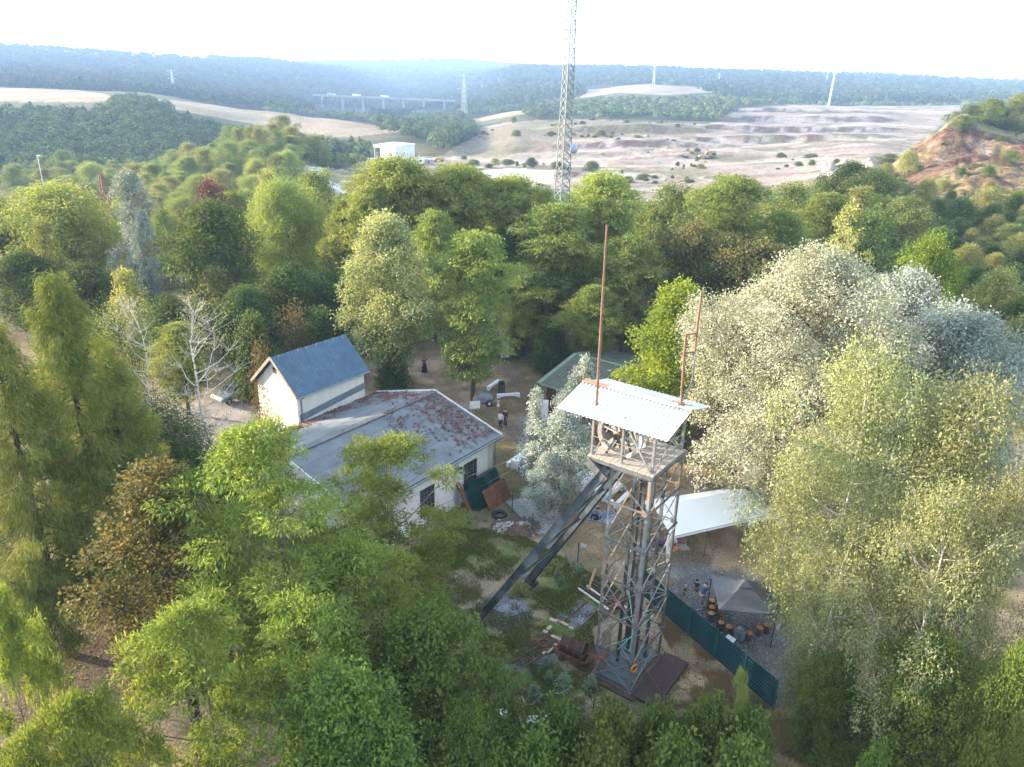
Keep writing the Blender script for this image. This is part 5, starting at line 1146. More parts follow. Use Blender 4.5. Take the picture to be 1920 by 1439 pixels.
    if skirt:
        f = MB(); zb = .06 if skirt == 'long' else .45
        f.lathe([(.155 * k, (1.02) * k), (.20 * k, .85 * k), (.27 * k, (.5 if skirt == 'long' else .65) * k), (.33 * k if skirt == 'long' else .30 * k, zb * k), (.30 * k, (zb + .01) * k)], n=16); f.build('skirt', cloth('skirt', bottom), t)
    else:
        ft = .55 if shorts else .95
        kk = .9 if shorts else 1
        tv = [pel + V3(0, 0, .03), hipL, hipL.lerp(knL, kk), hipR, hipR.lerp(knR, kk)]; te = [(0, 1), (1, 2), (0, 3), (3, 4)]; tr_ = [(.15, .12), .105, .078, .105, .078]
        if not shorts: tv += [knL.lerp(anL, .95), knR.lerp(anR, .95)]; te += [(2, 5), (4, 6)]; tr_ += [.065, .065]
        link('trousers', skin_mesh('trousers', tv, te, [tuple(q * k for q in x) if hasattr(x, '__len__') else x * k for x in tr_], cloth('trousers', bottom)), t)
    for a in (anL, anR):
        f = MB(); b0 = a + Vector((0, .05 * k, -.05 * k)); b1 = a + toeD * .2 * k + Vector((0, 0, -.055 * k)); f.tube([b0 + Vector((0, .03 * k, 0)), b0, b0.lerp(b1, .6), b1], [.02 * k, .045 * k, .042 * k, .02 * k], 8); f.build('shoe', cloth('shoe', shoes), t)
    return t
def at(px, py): q = G(px, py, 0); return (q[0], q[1], 0)
person('person in a long dark dress standing under the trees beyond the roof', at(796, 698), 0.5, 1.7, top=(.16, .06, .06), bottom=(.012, .014, .022), skirt='long', hair=(.06, .03, .02), long_hair=True, armL=((.16, -.1, -.2), (-.12, -.12, .1)))
person('small child in white and pink standing near the easel', at(934, 767), 0.3, 1.0, top=(.62, .50, .48), bottom=(.60, .52, .50), skirt='short', hair=(.12, .07, .04), shoes=(.6, .55, .5))
person('person in white shirt and blue trousers in front of the person in dark red', at(938, 806), 2.6, 1.75, top=(.62, .64, .68), bottom=(.035, .055, .13), hair=(.05, .04, .03), sleeves='long')
person('person in dark red shirt standing beside the person in white shirt', at(947, 801), -0.6, 1.78, top=(.10, .025, .04), bottom=(.03, .035, .06), hair=(.03, .02, .02), sleeves='long')
person('person with dark hair sitting on the blue picnic blanket', at(1123, 972), -1.0, 1.7, 'sit', top=(.22, .30, .42), bottom=(.02, .03, .05), hair=(.02, .016, .014), lean=.08)
person('person in pale clothes lounging at the far side of the blue blanket', at(1113, 962), 2.2, 1.6, 'kneel', top=(.50, .52, .54), bottom=(.40, .42, .45), hair=(.25, .2, .15), lean=.12)
person('toddler in white standing alone on the dry grass behind the lattice', at(1161, 966), 1.0, 0.9, top=(.68, .70, .74), bottom=(.6, .62, .66), hair=(.08, .05, .03), shoes=(.6, .6, .6))
person('person in white shirt and black trousers standing beside the marquee', at(1213, 999), 2.0, 1.78, top=(.72, .73, .76), bottom=(.012, .012, .015), hair=(.06, .04, .03), sleeves='short')
person('person with dark hair and floral top sitting at the marquee corner', at(1236, 1023), -1.5, 1.65, 'sit', top=(.10, .06, .09), bottom=(.05, .06, .12), hair=(.02, .015, .013), lean=.1, long_hair=True)
person('person in pink top sitting behind the person with floral top', at(1246, 1020), 1.3, 1.65, 'sit', top=(.42, .26, .28), bottom=(.25, .18, .18), hair=(.04, .02, .018), long_hair=True)
person('person in white top and black trousers sitting under the marquee edge', at(1264, 1022), -0.6, 1.7, 'kneel', top=(.70, .70, .72), bottom=(.012, .012, .014), hair=(.10, .04, .03), lean=.15)
person('blond child in navy clothes standing alone on the gravel', at(1282, 1126), 1.2, 1.12, top=(.020, .030, .060), bottom=(.040, .055, .085), hair=(.62, .38, .16), shoes=(.45, .25, .18), shorts=True)
person('child in dark cap and green shorts beside the man in blue', at(1303, 1120), 2.4, 1.25, top=(.018, .045, .055), bottom=(.09, .085, .05), hair=(.03, .02, .02), cap=(.015, .016, .02), shorts=True, shoes=(.4, .24, .18))
person('man in blue shirt and grey trousers holding the gazebo pole', at(1313, 1141), 1.9, 1.85, top=(.060, .125, .235), bottom=(.27, .235, .21), hair=(.13, .11, .09), shoes=(.55, .57, .6), step=.22, lean=.12, armR=((-.1, -.22, -.12), (0.0, -.25, .12)))
person('man in bright blue shirt and brown trousers under the gazebo', at(1353, 1160), 2.7, 1.8, top=(.015, .16, .36), bottom=(.20, .115, .075), hair=(.1, .08, .06), step=.12, lean=.2)
person('person in black clothes standing under the gazebo corner', at(1344, 1150), 0.4, 1.72, top=(.012, .013, .015), bottom=(.02, .02, .022), hair=(.02, .018, .016), sleeves='long')

# ------------------------------------------------------------------ parked cars
def car(label, px, py, rz, paint):
    c = G(px, py, 0); t = thing('parked_car', label, 'car', (c[0], c[1], 0), rz, 'cars parked behind the house')
    mp = mat('car_paint', paint, tuple(x * .95 for x in paint), .5, 0.25, 0.3, spec=.6)
    prof = [(-2.1, .35), (-2.12, .62), (-1.95, .86), (-1.1, .95), (-.45, 1.40), (.85, 1.46), (1.75, 1.02), (2.05, .92), (2.1, .4)]
    f = MB()
    def sl(y, s, dz=0): return [(x * (1 if i not in (4, 5) else .97), y * (s if i in (4, 5) else 1), z + dz) for i, (x, z) in enumerate(prof)]
    L_, R_2 = sl(-.86, .80), sl(.86, .80); f.loft(L_, R_2); body = f.build('body', mp, t); bv = body.modifiers.new('b', 'BEVEL'); bv.width = .06; bv.segments = 2
    f = MB()
    f.loft([(-1.06, -.72, .985), (-1.06, .72, .985), (-.50, .64, 1.375), (-.50, -.64, 1.375)], [(-1.09, -.72, 1.0), (-1.09, .72, 1.0), (-.53, .64, 1.40), (-.53, -.64, 1.40)]); f.build('windscreen', m_glass, body)
    f = MB(); f.loft([(.92, -.62, 1.44), (.92, .62, 1.44), (1.66, .70, 1.07), (1.66, -.70, 1.07)], [(.94, -.62, 1.46), (.94, .62, 1.46), (1.68, .70, 1.09), (1.68, -.70, 1.09)]); f.build('rear_window', m_glass, body)
    for s in (-1, 1):
        f = MB(); f.loft([(-.9, s * .845, .98), (1.45, s * .845, 1.02), (.80, s * .715, 1.38), (-.42, s * .715, 1.35)], [(-.9, s * .865, .98), (1.45, s * .865, 1.02), (.80, s * .735, 1.38), (-.42, s * .735, 1.35)]); f.build('side_window', m_glass, body)
        f = MB(); f.box((-2.08, s * .62, .70), (.10, .34, .16)); f.build('headlight', mat('lamp_glass', (.75, .78, .8), (.7, .72, .75), 2, .1), body)
        for x in (-1.32, 1.30):
            f = MB(); f.tube([(x, s * .72, .32), (x, s * .89, .32)], .32, 18); wh = f.build('wheel', m_black, t); f = MB(); f.tube([(x, s * .88, .32), (x, s * .90, .32)], .19, 12); f.build('rim', m_steel_pale, wh)
    return t
car('silver green car parked between the bare birch and the slate house', 443, 747, 0.95, (.22, .29, .27))
car('silver blue car parked under the drooping birch branches', 275, 842, 1.3, (.50, .56, .62)); car('pale blue car parked behind the larch, between two other cars', 205, 845, 1.25, (.42, .52, .66)); car('white car parked deepest behind the larches', 105, 838, 1.2, (.68, .70, .74))

# ------------------------------------------------------------------ masts, pylons, turbines, bridge and quarry buildings far off
def lattice(f, base, top, wb, wt, n, rad, sides=3, brace=None, mi=0, rot=0.0):
    base = Vector(base); top = Vector(top)
    def pt(j, t):
        w = wb + (wt - wb) * t; a = 2 * pi * j / sides + rot; R_ = w / (math.sqrt(3) if sides == 3 else math.sqrt(2)); return base.lerp(top, t) + Vector((cos(a) * R_, sin(a) * R_, 0))
    for j in range(sides): f.tube([pt(j, i / 8) for i in range(9)], rad, 5, mi)
    br = brace or rad * .5
    for i in range(n):
        for j in range(sides):
            a, b_ = pt(j, i / n), pt((j + 1) % sides, (i + 1) / n); c, d = pt((j + 1) % sides, i / n), pt(j, (i + 1) / n); f.bar(a, b_, br * 1.5, mi=mi); f.bar(c, d, br * 1.5, mi=mi)
m_mast = mat('galvanised', (0.17, 0.195, 0.19), (0.14, 0.16, 0.155), 1, 0.5, 0.2)
bm = D(1051, 395, 132); bz = tz1(bm[0], bm[1]); ms = thing('radio_mast', 'tall slender galvanised lattice mast rising beyond the tree belt', 'mast', (bm[0], bm[1], bz))
f = MB(); lattice(f, (0, 0, 0), (0.4, 0, 62), 2.9, 0.55, 46, 0.10, 3, 0.062, rot=2.5); f.build('lattice', m_mast, ms)
dq = D(1076, 280, 132); f = MB(); f.lathe([(0, .28), (.4, .2), (.75, .0), (.75, -.06), (0, .2)], n=20); ds = f.build('dish', mat('dish_grey', (.26, .31, .37), (.22, .27, .32), 1, .5), ms); ds.location = (dq[0] - bm[0], dq[1] - bm[1], dq[2] - bz); ds.rotation_euler = (radians(80), 0, radians(25))
f = MB(); f.tube([(dq[0] - bm[0] - 1.3, 0, dq[2] - bz - .4), (dq[0] - bm[0], 0, dq[2] - bz - .2)], .05, 6); f.build('dish_arm', m_mast, ms)
def pylon(px, pt_, pb, Y, label, arms=((.95, 1.0), (.8, 1.3), (.66, 1.0)), w=None, mt=None, name='power_pylon', thick=1.0):
    b_ = D(px, pb, Y); z = tz1(b_[0], b_[1]); h = D(px, pt_, Y)[2] - z; t = thing(name, label, 'pylon', (b_[0], b_[1], z), 0.3); mt = mt or m_mast
    f = MB(); r = max(0.09, Y * 0.00016) * thick; lattice(f, (0, 0, 0), (0, 0, h), h * .13, h * .02, 9, r, 4, r * .7); f.build('tower', mt, t)
    for q, a in arms: f = MB(); l = h * .17 * a; f.bar((-l, 0, h * q), (l, 0, h * q), r * 2.0); f.bar((-l, 0, h * q), (0, 0, h * (q + .05)), r * 1.3); f.bar((l, 0, h * q), (0, 0, h * (q + .05)), r * 1.3); f.build('cross_arm', mt, t)
    return t
m_py = mat('pylon_grey', (.36, .39, .41), (.30, .33, .35), 1, .6)
pylon(205, 326, 420, 108, 'rusty brown lattice pylon with one cross arm behind the silver poplar column', ((.80, 2.4),), mt=m_rust_pole, thick=.8)
pylon(328, 131, 186, 1050, 'grey power pylon standing before the wooded hill on the left', mt=m_py); pylon(870, 138, 212, 900, 'tall grey power pylon at the right end of the motorway bridge', mt=m_py); pylon(1225, 121, 160, 1350, 'small grey power pylon in the pale field', mt=m_py); pylon(1345, 137, 172, 1420, 'faint power pylon at the right edge of the pale field', mt=m_py); pylon(1546, 136, 176, 1500, 'faint power pylon just left of the white mast', mt=m_py)
pylon(625, 352, 400, 190, 'thin wooden power pole by the road to the quarry', ((.9, 1.2),), mt=m_bark, thick=.6) if False else None
b_ = D(1556, 183, 950); z = tz1(b_[0], b_[1]); h = D(1563, 138, 950)[2] - z; wm = thing('white_mast', 'slim white tube mast leaning above the far pale field', 'mast', (b_[0], b_[1], z)); f = MB(); f.tube([(0, 0, 0), (1.2, 0, h)], [1.2, .7], 8); f.build('tube', m_trim, wm); f = MB(); f.box((1.2, 0, h + .5), (3, 1, 1)); f.build('head', m_trim, wm)
b_ = D(74, 312, 270); z = tz1(b_[0], b_[1]); h = D(71, 292, 270)[2] - z; wm = thing('light_pole', 'pale light pole standing in the left valley woods', 'pole', (b_[0], b_[1], z)); f = MB(); f.tube([(0, 0, 0), (0, 0, h)], [.14, .09], 6); f.build('pole', m_trim, wm); f = MB(); f.box((0.3, 0, h), (1.2, .5, .22)); f.build('lamp_head', m_trim, wm)
m_turb = mat('turbine_grey', (.16, .17, .19), (.14, .15, .17), 1, .5)
def turbine(px, hub, pb, Y, label, a0, yaw):
    b_ = D(px, pb, Y); z = tz1(b_[0], b_[1]); h = D(px, hub, Y)[2] - z; t = thing('wind_turbine', label, 'wind turbine', (b_[0], b_[1], z), yaw, 'wind turbines on the skyline')
    f = MB(); f.tube([(0, 0, 0), (0, 0, h)], [2.6, 1.5], 8); f.build('tower', m_turb, t); f = MB(); f.bar((0, -5, h), (0, 6, h), 4, 4); f.build('nacelle', m_turb, t)
    R_ = Y * .0135
    for i in range(3): a = a0 + i * 2 * pi / 3; f = MB(); f.tube([(0, -6, h), (sin(a) * R_ * .25, -6, h + cos(a) * R_ * .25), (sin(a) * R_, -6, h + cos(a) * R_)], [1.1, 1.9, .4], 5); f.build('blade', m_turb, t)
for px, hub, pb, Y, lab, a0, yw in ((31, 56, 78, 2900, 'faint wind turbine at the far left of the skyline', .4, .2), (182, 70, 92, 2900, 'smallest wind turbine left of the tall pair', 0.9, .4), (200, 58, 95, 2700, 'tallest wind turbine of the left group', 1.0, .1), (207, 62, 95, 2900, 'wind turbine just right of the tallest one', .2, .3), (254, 68, 92, 2900, 'wind turbine with upright blade, left of a pair', .05, .2), (268, 56, 92, 2700, 'wind turbine right of a pair on the wooded hill', .9, .1),
                                    (617, 80, 112, 4300, 'left of two faint wind turbines above the middle hill', .2, .2), (632, 78, 112, 4300, 'right of two faint wind turbines above the middle hill', .6, .2), (728, 86, 112, 4400, 'faint wind turbine over the left part of the far ridge', 1.0, .1), (783, 83, 110, 4300, 'faint wind turbine over the middle of the far ridge', .5, .2), (851, 84, 112, 4300, 'thin wind turbine left of a close pair on the far ridge', .05, .2), (860, 84, 112, 4200, 'thin wind turbine right of a close pair on the far ridge', .9, .3), (935, 92, 116, 4300, 'faint wind turbine at the right end of the far ridge', .2, .1), (1869, 128, 146, 3000, 'faint wind turbine on the distant blue hill at the right', .3, .2)):
    turbine(px, hub, pb, Y, lab, a0, yw)
m_conc_far = mat('bridge_concrete', (.24, .235, .225), (.20, .195, .19), .05, .8)
P1, P2 = D(588, 179, 1260), D(852, 190, 1260); brg = thing('motorway_bridge', 'long pale concrete motorway bridge on slim piers in the valley', 'bridge')
f = MB(); f.bar(P1, P2, 12, 2.0); f.build('deck', m_conc_far, brg)
f = MB(); f.bar(P1 + np.array([0, -5.8, 1.45]), P2 + np.array([0, -5.8, 1.45]), .3, .8); f.build('parapet', m_conc_far, brg); f = MB(); f.bar(P1 + np.array([0, 5.8, 1.45]), P2 + np.array([0, 5.8, 1.45]), .3, .8); f.build('parapet', m_conc_far, brg)
for i in range(7):
    q = P1 + (P2 - P1) * (0.06 + i * .1445); zb = tz1(q[0], q[1]) - 2
    for dy in (-4, 4): f = MB(); f.bar((q[0], q[1] + dy, zb), (q[0], q[1] + dy, q[2] - 1.0), 2.2, 2.2, up=(0, 1, 0)); f.build('pier', m_conc_far, brg)
for i, (s, cl, lab) in enumerate(((.30, (.7, .7, .7), 'white lorry crossing the left half of the bridge'), (.5, (.75, .75, .75), 'white lorry crossing the middle of the bridge'), (.12, (.3, .3, .32), 'dark lorry at the left end of the bridge'))):
    q = P1 + (P2 - P1) * s; t = thing('lorry', lab, 'lorry', (q[0], q[1] - 3, q[2] + 1.02)); f = MB(); f.box((0, 0, 2.2), (9, 2.5, 2.4)); f.build('trailer', mat('lorry_box', cl, cl, 1, .5), t); f = MB(); f.box((7, 0, 1.7), (2.2, 2.4, 2.4)); f.build('cab', m_trim, t); f = MB(); [f.tube([(x, -1.2, .5), (x, 1.2, .5)], .5, 8) for x in (-4, -2.8, 5, 7)]; f.build('wheels', m_black, t)
# industrial hall at the quarry entrance
q = D(740, 300, 372); z = tz1(q[0], q[1]); hl = thing('quarry_hall', 'pale grey sheet metal hall with one open dark bay', 'building', (q[0], q[1], z), -0.55)
m_sheet = mat('pale_sheet', (.56, .59, .62), (.50, .53, .56), .3, .6); f = MB(); Lh, Wh, Hh = 13.0, 14.0, 7.6
f.box((0, Wh / 2 - .1, Hh / 2), (Lh, .2, Hh)); f.box((Lh / 2 - .1, 0, Hh / 2), (.2, Wh - .41, Hh)); f.box((-Lh / 2 + .1, 0, Hh / 2), (.2, Wh - .41, Hh)); f.box((1.9, -Wh / 2 + .1, Hh / 2), (Lh - 3.8, .2, Hh)); f.box((-Lh / 2 + 1.91, -Wh / 2 + .1, Hh - .5), (3.78, .2, 1.0)); hw_ = f.build('wall', m_sheet, hl)
f = MB(); f.loft([(-Lh / 2 - .2, -Wh / 2 - .2, Hh), (Lh / 2 + .2, -Wh / 2 - .2, Hh), (Lh / 2 + .2, Wh / 2 + .2, Hh), (-Lh / 2 - .2, Wh / 2 + .2, Hh)], [(-Lh / 2 - .2, -Wh / 2 - .2, Hh + .15), (Lh / 2 + .2, -Wh / 2 - .2, Hh + .15), (Lh / 2 + .2, Wh / 2 + .2, Hh + .7), (-Lh / 2 - .2, Wh / 2 + .2, Hh + .7)]); f.build('roof', mat('pale_roof', (.60, .61, .61), (.55, .56, .56), .3, .6), hl)
f = MB(); [f.bar((x, -Wh / 2 - .02, .1), (x, -Wh / 2 - .02, Hh - .1), .12, .08) for x in np.arange(-2.2, 6.5, 1.1)]; f.build('cladding_rib', m_trim, hw_)
for i, (px, py, l, lab, cl) in enumerate(((779, 296, 9, 'white site cabin right of the quarry hall', (.72, .74, .76)), (757, 296, 5, 'pale container close to the quarry hall corner', (.60, .63, .66)), (697, 290, 4.5, 'white container left of the quarry hall', (.7, .72, .74)), (703, 302, 5.5, 'white container below the quarry hall', (.7, .72, .74)), (793, 287, 10, 'long brown roofed shelter behind the site cabin', (.33, .28, .25)))):
    q = D(px, py, 362); z = tz1(q[0], q[1]); t = thing('site_container', lab, 'container', (q[0], q[1], z), -0.15); f = MB(); f.box((0, 0, 1.35), (l, 2.6, 2.7)); bx = f.build('body', mat('container_paint', cl, tuple(x * .9 for x in cl), 1, .6), t)
    f = MB(); [f.box((x, -1.32, 1.5), (.8, .04, .8)) for x in (-l * .3, 0, l * .3)]; f.build('window', m_glass, bx); f = MB(); f.box((0, 0, 2.76), (l + .2, 2.8, .1)); f.build('roof', m_sheet, t)
# quarry dumpers and machines
def dumper(px, py, Y, lab, cl, rz):
    q = D(px, py, Y); z = tz1(q[0], q[1]); t = thing('dump_truck', lab, 'truck', (q[0], q[1], z), rz); t.scale = (.62, .62, .62); mt = mat('machine_paint', cl, tuple(x * .8 for x in cl), 1, .6)
    f = MB(); f.loft([(-1.5, -1.6, 1.6), (3.5, -1.6, 1.2), (3.5, 1.6, 1.2), (-1.5, 1.6, 1.6)], [(-2.2, -1.8, 3.4), (4.2, -1.8, 2.9), (4.2, 1.8, 2.9), (-2.2, 1.8, 3.4)]); f.build('tipper', mt, t); f = MB(); f.box((-3.2, 0, 2.1), (2.4, 2.6, 2.2)); f.box((-4.6, 0, 1.4), (1.2, 2.2, 1.1)); f.build('cab', mt, t)
    for x in (-3.6, 1.2, 2.9): f = MB(); f.tube([(x, -1.7, .8), (x, 1.7, .8)], .8, 10); f.build('wheel', m_black, t)
dumper(1320, 293, 405, 'orange brown dump truck on the quarry floor', (.42, .24, .12), .1); dumper(1333, 294, 415, 'second orange brown dump truck right behind the first', (.40, .26, .16), .1); dumper(823, 300, 385, 'orange machine beside the quarry haul road', (.45, .25, .10), .6)
rr_ = random.Random(4)
for i in range(16):
    px, py = rr_.uniform(1530, 1640), rr_.uniform(318, 340); Y = 262 + (345 - py) * 2.2; q = D(px, py, Y); z = tz1(q[0], q[1]); n = 12; f = MB(); R_ = rr_.uniform(2.5, 5); h = R_ * .62
    f.lathe([(R_, -1.0), (R_ * .96, 0.0), (R_ * .62, h * .42), (R_ * .28, h * .8), (0, h)], n=n); o = f.build('gravel_heap', mat('heap', (.27, .24, .215), (.20, .175, .155), .8, .95, bump=.4) if i == 0 else bpy.data.materials['heap']); o.location = (q[0], q[1], z); o.rotation_euler = (0, 0, i)
    tag(o, 'cone shaped heap of pale gravel tipped in rows on the quarry floor', 'gravel heap', 'gravel heaps on the quarry floor')
# ------------------------------------------------------------------ trees
def nrm(v): return v / np.maximum(np.linalg.norm(v, axis=-1, keepdims=True), 1e-9)
def leaf_quads(rng, tp, td, nl, L_, W_, rt, spread=0.6, droop=0.25, strand=0.0, ttone=None, tn_spread=0.25, flat=1.0):
    T = len(tp); P_ = np.repeat(tp, nl, 0); Dd = np.repeat(td, nl, 0); n = T * nl
    off = rng.normal(0, 1, (n, 3)) * rt; off[:, 2] *= flat
    P_ = P_ + off
    if strand: P_[:, 2] -= rng.random(n) * strand
    d = Dd + rng.normal(0, 1, (n, 3)) * spread; d[:, 2] -= droop; d = nrm(d)
    up = np.array([0, 0, 1.0]) + rng.normal(0, 0.55, (n, 3)); s = nrm(np.cross(d, up))
    l = L_ * rng.uniform(.65, 1.3, n)[:, None]; w = W_ * rng.uniform(.65, 1.3, n)[:, None]
    V = np.empty((n, 4, 3)); V[:, 0] = P_; V[:, 1] = P_ + d * l * .5 + s * w * .5; V[:, 2] = P_ + d * l; V[:, 3] = P_ + d * l * .5 - s * w * .5
    V[:, 2, 2] -= l[:, 0] * .12
    tt = np.repeat(ttone if ttone is not None else rng.random(T), nl); tone = np.clip(tt * (1 - tn_spread) + rng.random(n) * tn_spread, 0, 1)
    return V, tone
def crown_tufts(rng, lobes, dens, up=0.25, inner=0.15):
    """tufts on the outer skin of every lobe"""
    tp = []; td = []; tl = []
    for i, (x, y, z, r, fz) in enumerate(lobes):
        k = max(4, int(dens * r * r)); v = nrm(rng.normal(0, 1, (k, 3))); v[:, 2] += up; v = nrm(v)
        rad = r * np.where(rng.random(k) < inner, rng.uniform(.2, .7, k), rng.uniform(.78, 1.12, k)); p_ = v * rad[:, None]; p_[:, 2] *= fz
        tp.append(p_ + np.array([x, y, z])); td.append(v); tl.append(np.full(k, i))
    return np.concatenate(tp), np.concatenate(td), np.concatenate(tl)
PROF = dict(round=lambda t: np.sqrt(np.clip(1 - (2 * t - 1) ** 2, 0, 1)) ** .8, oval=lambda t: np.sin(pi * np.clip(t, 0, 1) ** .85) ** .7 * .95 + .05,
            cone=lambda t: (1 - t) ** .75 * .95 + .06, column=lambda t: np.clip(np.sin(pi * np.clip(t, .02, .98)), 0, 1) ** .35, vase=lambda t: np.sin(pi * np.clip(t * .8 + .14, 0, 1)) ** .8, dome=lambda t: np.sqrt(np.clip(1 - t ** 2, 0, 1)) * .95 + .05)
def make_lobes(rng, H, cb, R_, n, rl, prof, fz=.8, rough=.18):
    L_ = []; P_ = PROF[prof]
    for i in range(n):
        t = (i + rng.random()) / n; a = i * 2.39996 + rng.uniform(-.4, .4); r = rl * rng.uniform(.7, 1.25)
        rr_ = max(0, R_ * float(P_(np.array(t))) - r * .75) * (rng.uniform(.55, 1.0) if rng.random() < .75 else rng.uniform(0, .5)) * rng.uniform(1 - rough, 1 + rough)
        z = cb + (H - cb - r * fz * .6) * t + r * fz * .1; L_.append((rr_ * cos(a), rr_ * sin(a), z, r, fz))
    L_.append((0, 0, H - rl * fz * .75, rl * .8, fz)); return L_
def trunk_mesh(rng, name, H, cb, lobes, r0, mt, tw_n=4, lean=.04, tp=None, multi=1, thin=1.0):
    f = MB(); tops = []
    for s in range(multi):
        ax, ay = rng.normal(0, lean, 2) + (np.array([cos(s * 2.4), sin(s * 2.4)]) * .16 if multi > 1 else 0); k = 7; hh = H * .8; pts = []
        for i in range(k):
            t = i / (k - 1); pts.append((ax * hh * t + rng.normal(0, .012) * H * t, ay * hh * t + rng.normal(0, .012) * H * t, -0.3 + (hh + .3) * t))
        rad = [r0 * (1.0 if multi == 1 else .65) * ((1 - .82 * (i / (k - 1))) if i else 1.25) for i in range(k)]; f.tube(pts, rad, 7, cap=False); tops.append(np.array(pts))
    for j, (x, y, z, r, fz) in enumerate(lobes):
        tp_ = tops[j % multi]; d = math.hypot(x - tp_[-1][0] * z / H, y - tp_[-1][1] * z / H); h = max(cb * .75, min(z - .55 * d - .2 * r, H * .78)); h = min(h, z)
        i = np.clip(np.searchsorted(tp_[:, 2], h), 1, len(tp_) - 1); t = (h - tp_[i - 1][2]) / (tp_[i][2] - tp_[i - 1][2]); b0 = tp_[i - 1] * (1 - t) + tp_[i] * t
        e = np.array([x, y, z]); m_ = (b0 + e) / 2 + np.array([0, 0, -.10 * d]) + rng.normal(0, .06, 3) * d; ra = max(.018, r0 * .34 * (1 - .7 * h / H)) * thin
        f.tube([b0, (b0 + m_) / 2 + np.array([0, 0, -.02 * d]), m_, (m_ + e) / 2 + rng.normal(0, .05, 3) * r, e], [ra, ra * .85, ra * .65, ra * .45, ra * .28], 5, cap=False)
        for q in range(tw_n):
            v = nrm(rng.normal(0, 1, 3)); v[2] = abs(v[2]) * .7 + .1; e2 = e + v * r * np.array([1, 1, fz]) * .92; st = m_ * .35 + e * .65
            f.tube([st, (st + e2) / 2 + rng.normal(0, .08, 3) * r, e2], [ra * .32, ra * .2, max(.006, ra * .08)], 3, cap=False)
    return f.mesh(name, mt)
KIND = {}
def tree_meshes(key, seed, H=12.0, R_=4.0, cb=3.0, n=22, rl=1.5, prof='round', fz=.8, dens=16, nl=18, L_=.3, W_=.12, rt=.28, spread=.6, droop=.2, strand=0.0, up=.25, leaf='mid', bark=None, r0=None, tw=4, inner=.15, rough=.18, multi=1, tones=None, flat=1.0, drop=0.0, thin=1.0, lean=.04):
    rng = np.random.default_rng(seed); lobes = make_lobes(rng, H, cb, R_, n, rl, prof, fz, rough)
    if drop: lobes_l = [q for q in lobes if rng.random() > drop]
    else: lobes_l = lobes
    tp, td, tl = crown_tufts(rng, lobes_l, dens, up, inner); lt = rng.random(len(lobes_l)); tt = np.clip(lt[tl] * .35 + rng.random(len(tp)) * .65, 0, 1)
    if tones: tt = np.clip(tones(rng, tp, td, tt), 0, 1)
    V, tone = leaf_quads(rng, tp, td, nl, L_, W_, rt, spread, droop, strand, tt, flat=flat)
    cm = np_mesh('crown_' + key, V.reshape(-1, 3), np.arange(len(V) * 4).reshape(-1, 4), LEAF[leaf], tone=tone)
    tm = trunk_mesh(rng, 'trunk_' + key, H, cb, lobes, r0 or H * .017, bark or m_bark, tw, lean, multi=multi, thin=thin)
    KIND[key] = (tm, cm, H, R_); return KIND[key]
def larch_meshes(key, seed, H, R_, cb, nb=120, leaf='larch'):
    rng = np.random.default_rng(seed); f = MB(); f.tube([(0, 0, -.3), (.05, .03, H * .4), (0.0, .1, H * .8), (.05, 0, H)], [H * .016, H * .011, H * .005, .015], 7, cap=False); tp = []; td = []; tt = []
    for i in range(nb):
        t = (i + rng.random()) / nb; z = cb + (H - cb) * t ** 1.02; l = max(.35, R_ * (1 - t) ** .62 * rng.uniform(.45, 1.2)); a = i * 2.39996 + rng.uniform(-.5, .5); dv = np.array([cos(a), sin(a), 0])
        up_ = .10 + .35 * t; pts = [np.array([0, 0, z]), dv * l * .4 + np.array([0, 0, z - l * .07]), dv * l * .75 + np.array([0, 0, z - l * .08]), dv * l + np.array([0, 0, z + l * (.02 + up_ * .35)])]
        f.tube(pts, [.05 * (1 - t) + .012, .03 * (1 - t) + .01, .018, .006], 4, cap=False); bt = rng.random()
        k = int(5 + l * 7); s = rng.uniform(.12, 1.0, k) ** .75
        for q in s:
            seg = q * 3; j = min(2, int(seg)); p_ = pts[j] + (pts[j + 1] - pts[j]) * (seg - j); sd_ = np.array([-sin(a), cos(a), 0]) * rng.normal(0, .16) * l * (1.1 - q * .6); tp.append(p_ + sd_ + np.array([0, 0, rng.uniform(-.25, .1)])); td.append(dv * .9 + sd_ / l * 1.5 + np.array([0, 0, -.15])); tt.append(bt * .4 + rng.random() * .6)
    V, tone = leaf_quads(rng, np.array(tp), nrm(np.array(td)), 28, .30, .034, .17, .6, .5, .35, np.array(tt))
    cm = np_mesh('crown_' + key, V.reshape(-1, 3), np.arange(len(V) * 4).reshape(-1, 4), LEAF[leaf], tone=tone); KIND[key] = (f.mesh('trunk_' + key, m_bark), cm, H, R_)
def add_tree(key, x, y, H, R_, label, cat='tree', name='tree', group=None, rz=None, z=None, lean=None):
    tm, cm, H0, R0 = KIND[key]; z = tz1(x, y) if z is None else z; t = thing(name, label, cat, (x, y, z), random.uniform(0, 6.28) if rz is None else rz, group)
    t.scale = (R_ / R0, R_ / R0, H / H0)
    if lean: t.rotation_euler = (lean[0], lean[1], t.rotation_euler[2])
    link('trunk', tm, t); link('crown', cm, t); return t
random.seed(11)
def silver_t(rng, tp, td, tt):
    return np.where(rng.random(len(tt)) < .62, .55 + .45 * rng.random(len(tt)), .35 * rng.random(len(tt)))
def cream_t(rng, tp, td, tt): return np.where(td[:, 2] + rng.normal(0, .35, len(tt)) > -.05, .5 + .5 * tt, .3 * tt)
def brown_t(rng, tp, td, tt): return np.clip(td[:, 2] * .38 - td[:, 0] * .12 + .32 + rng.normal(0, .25, len(tt)), 0, 1)

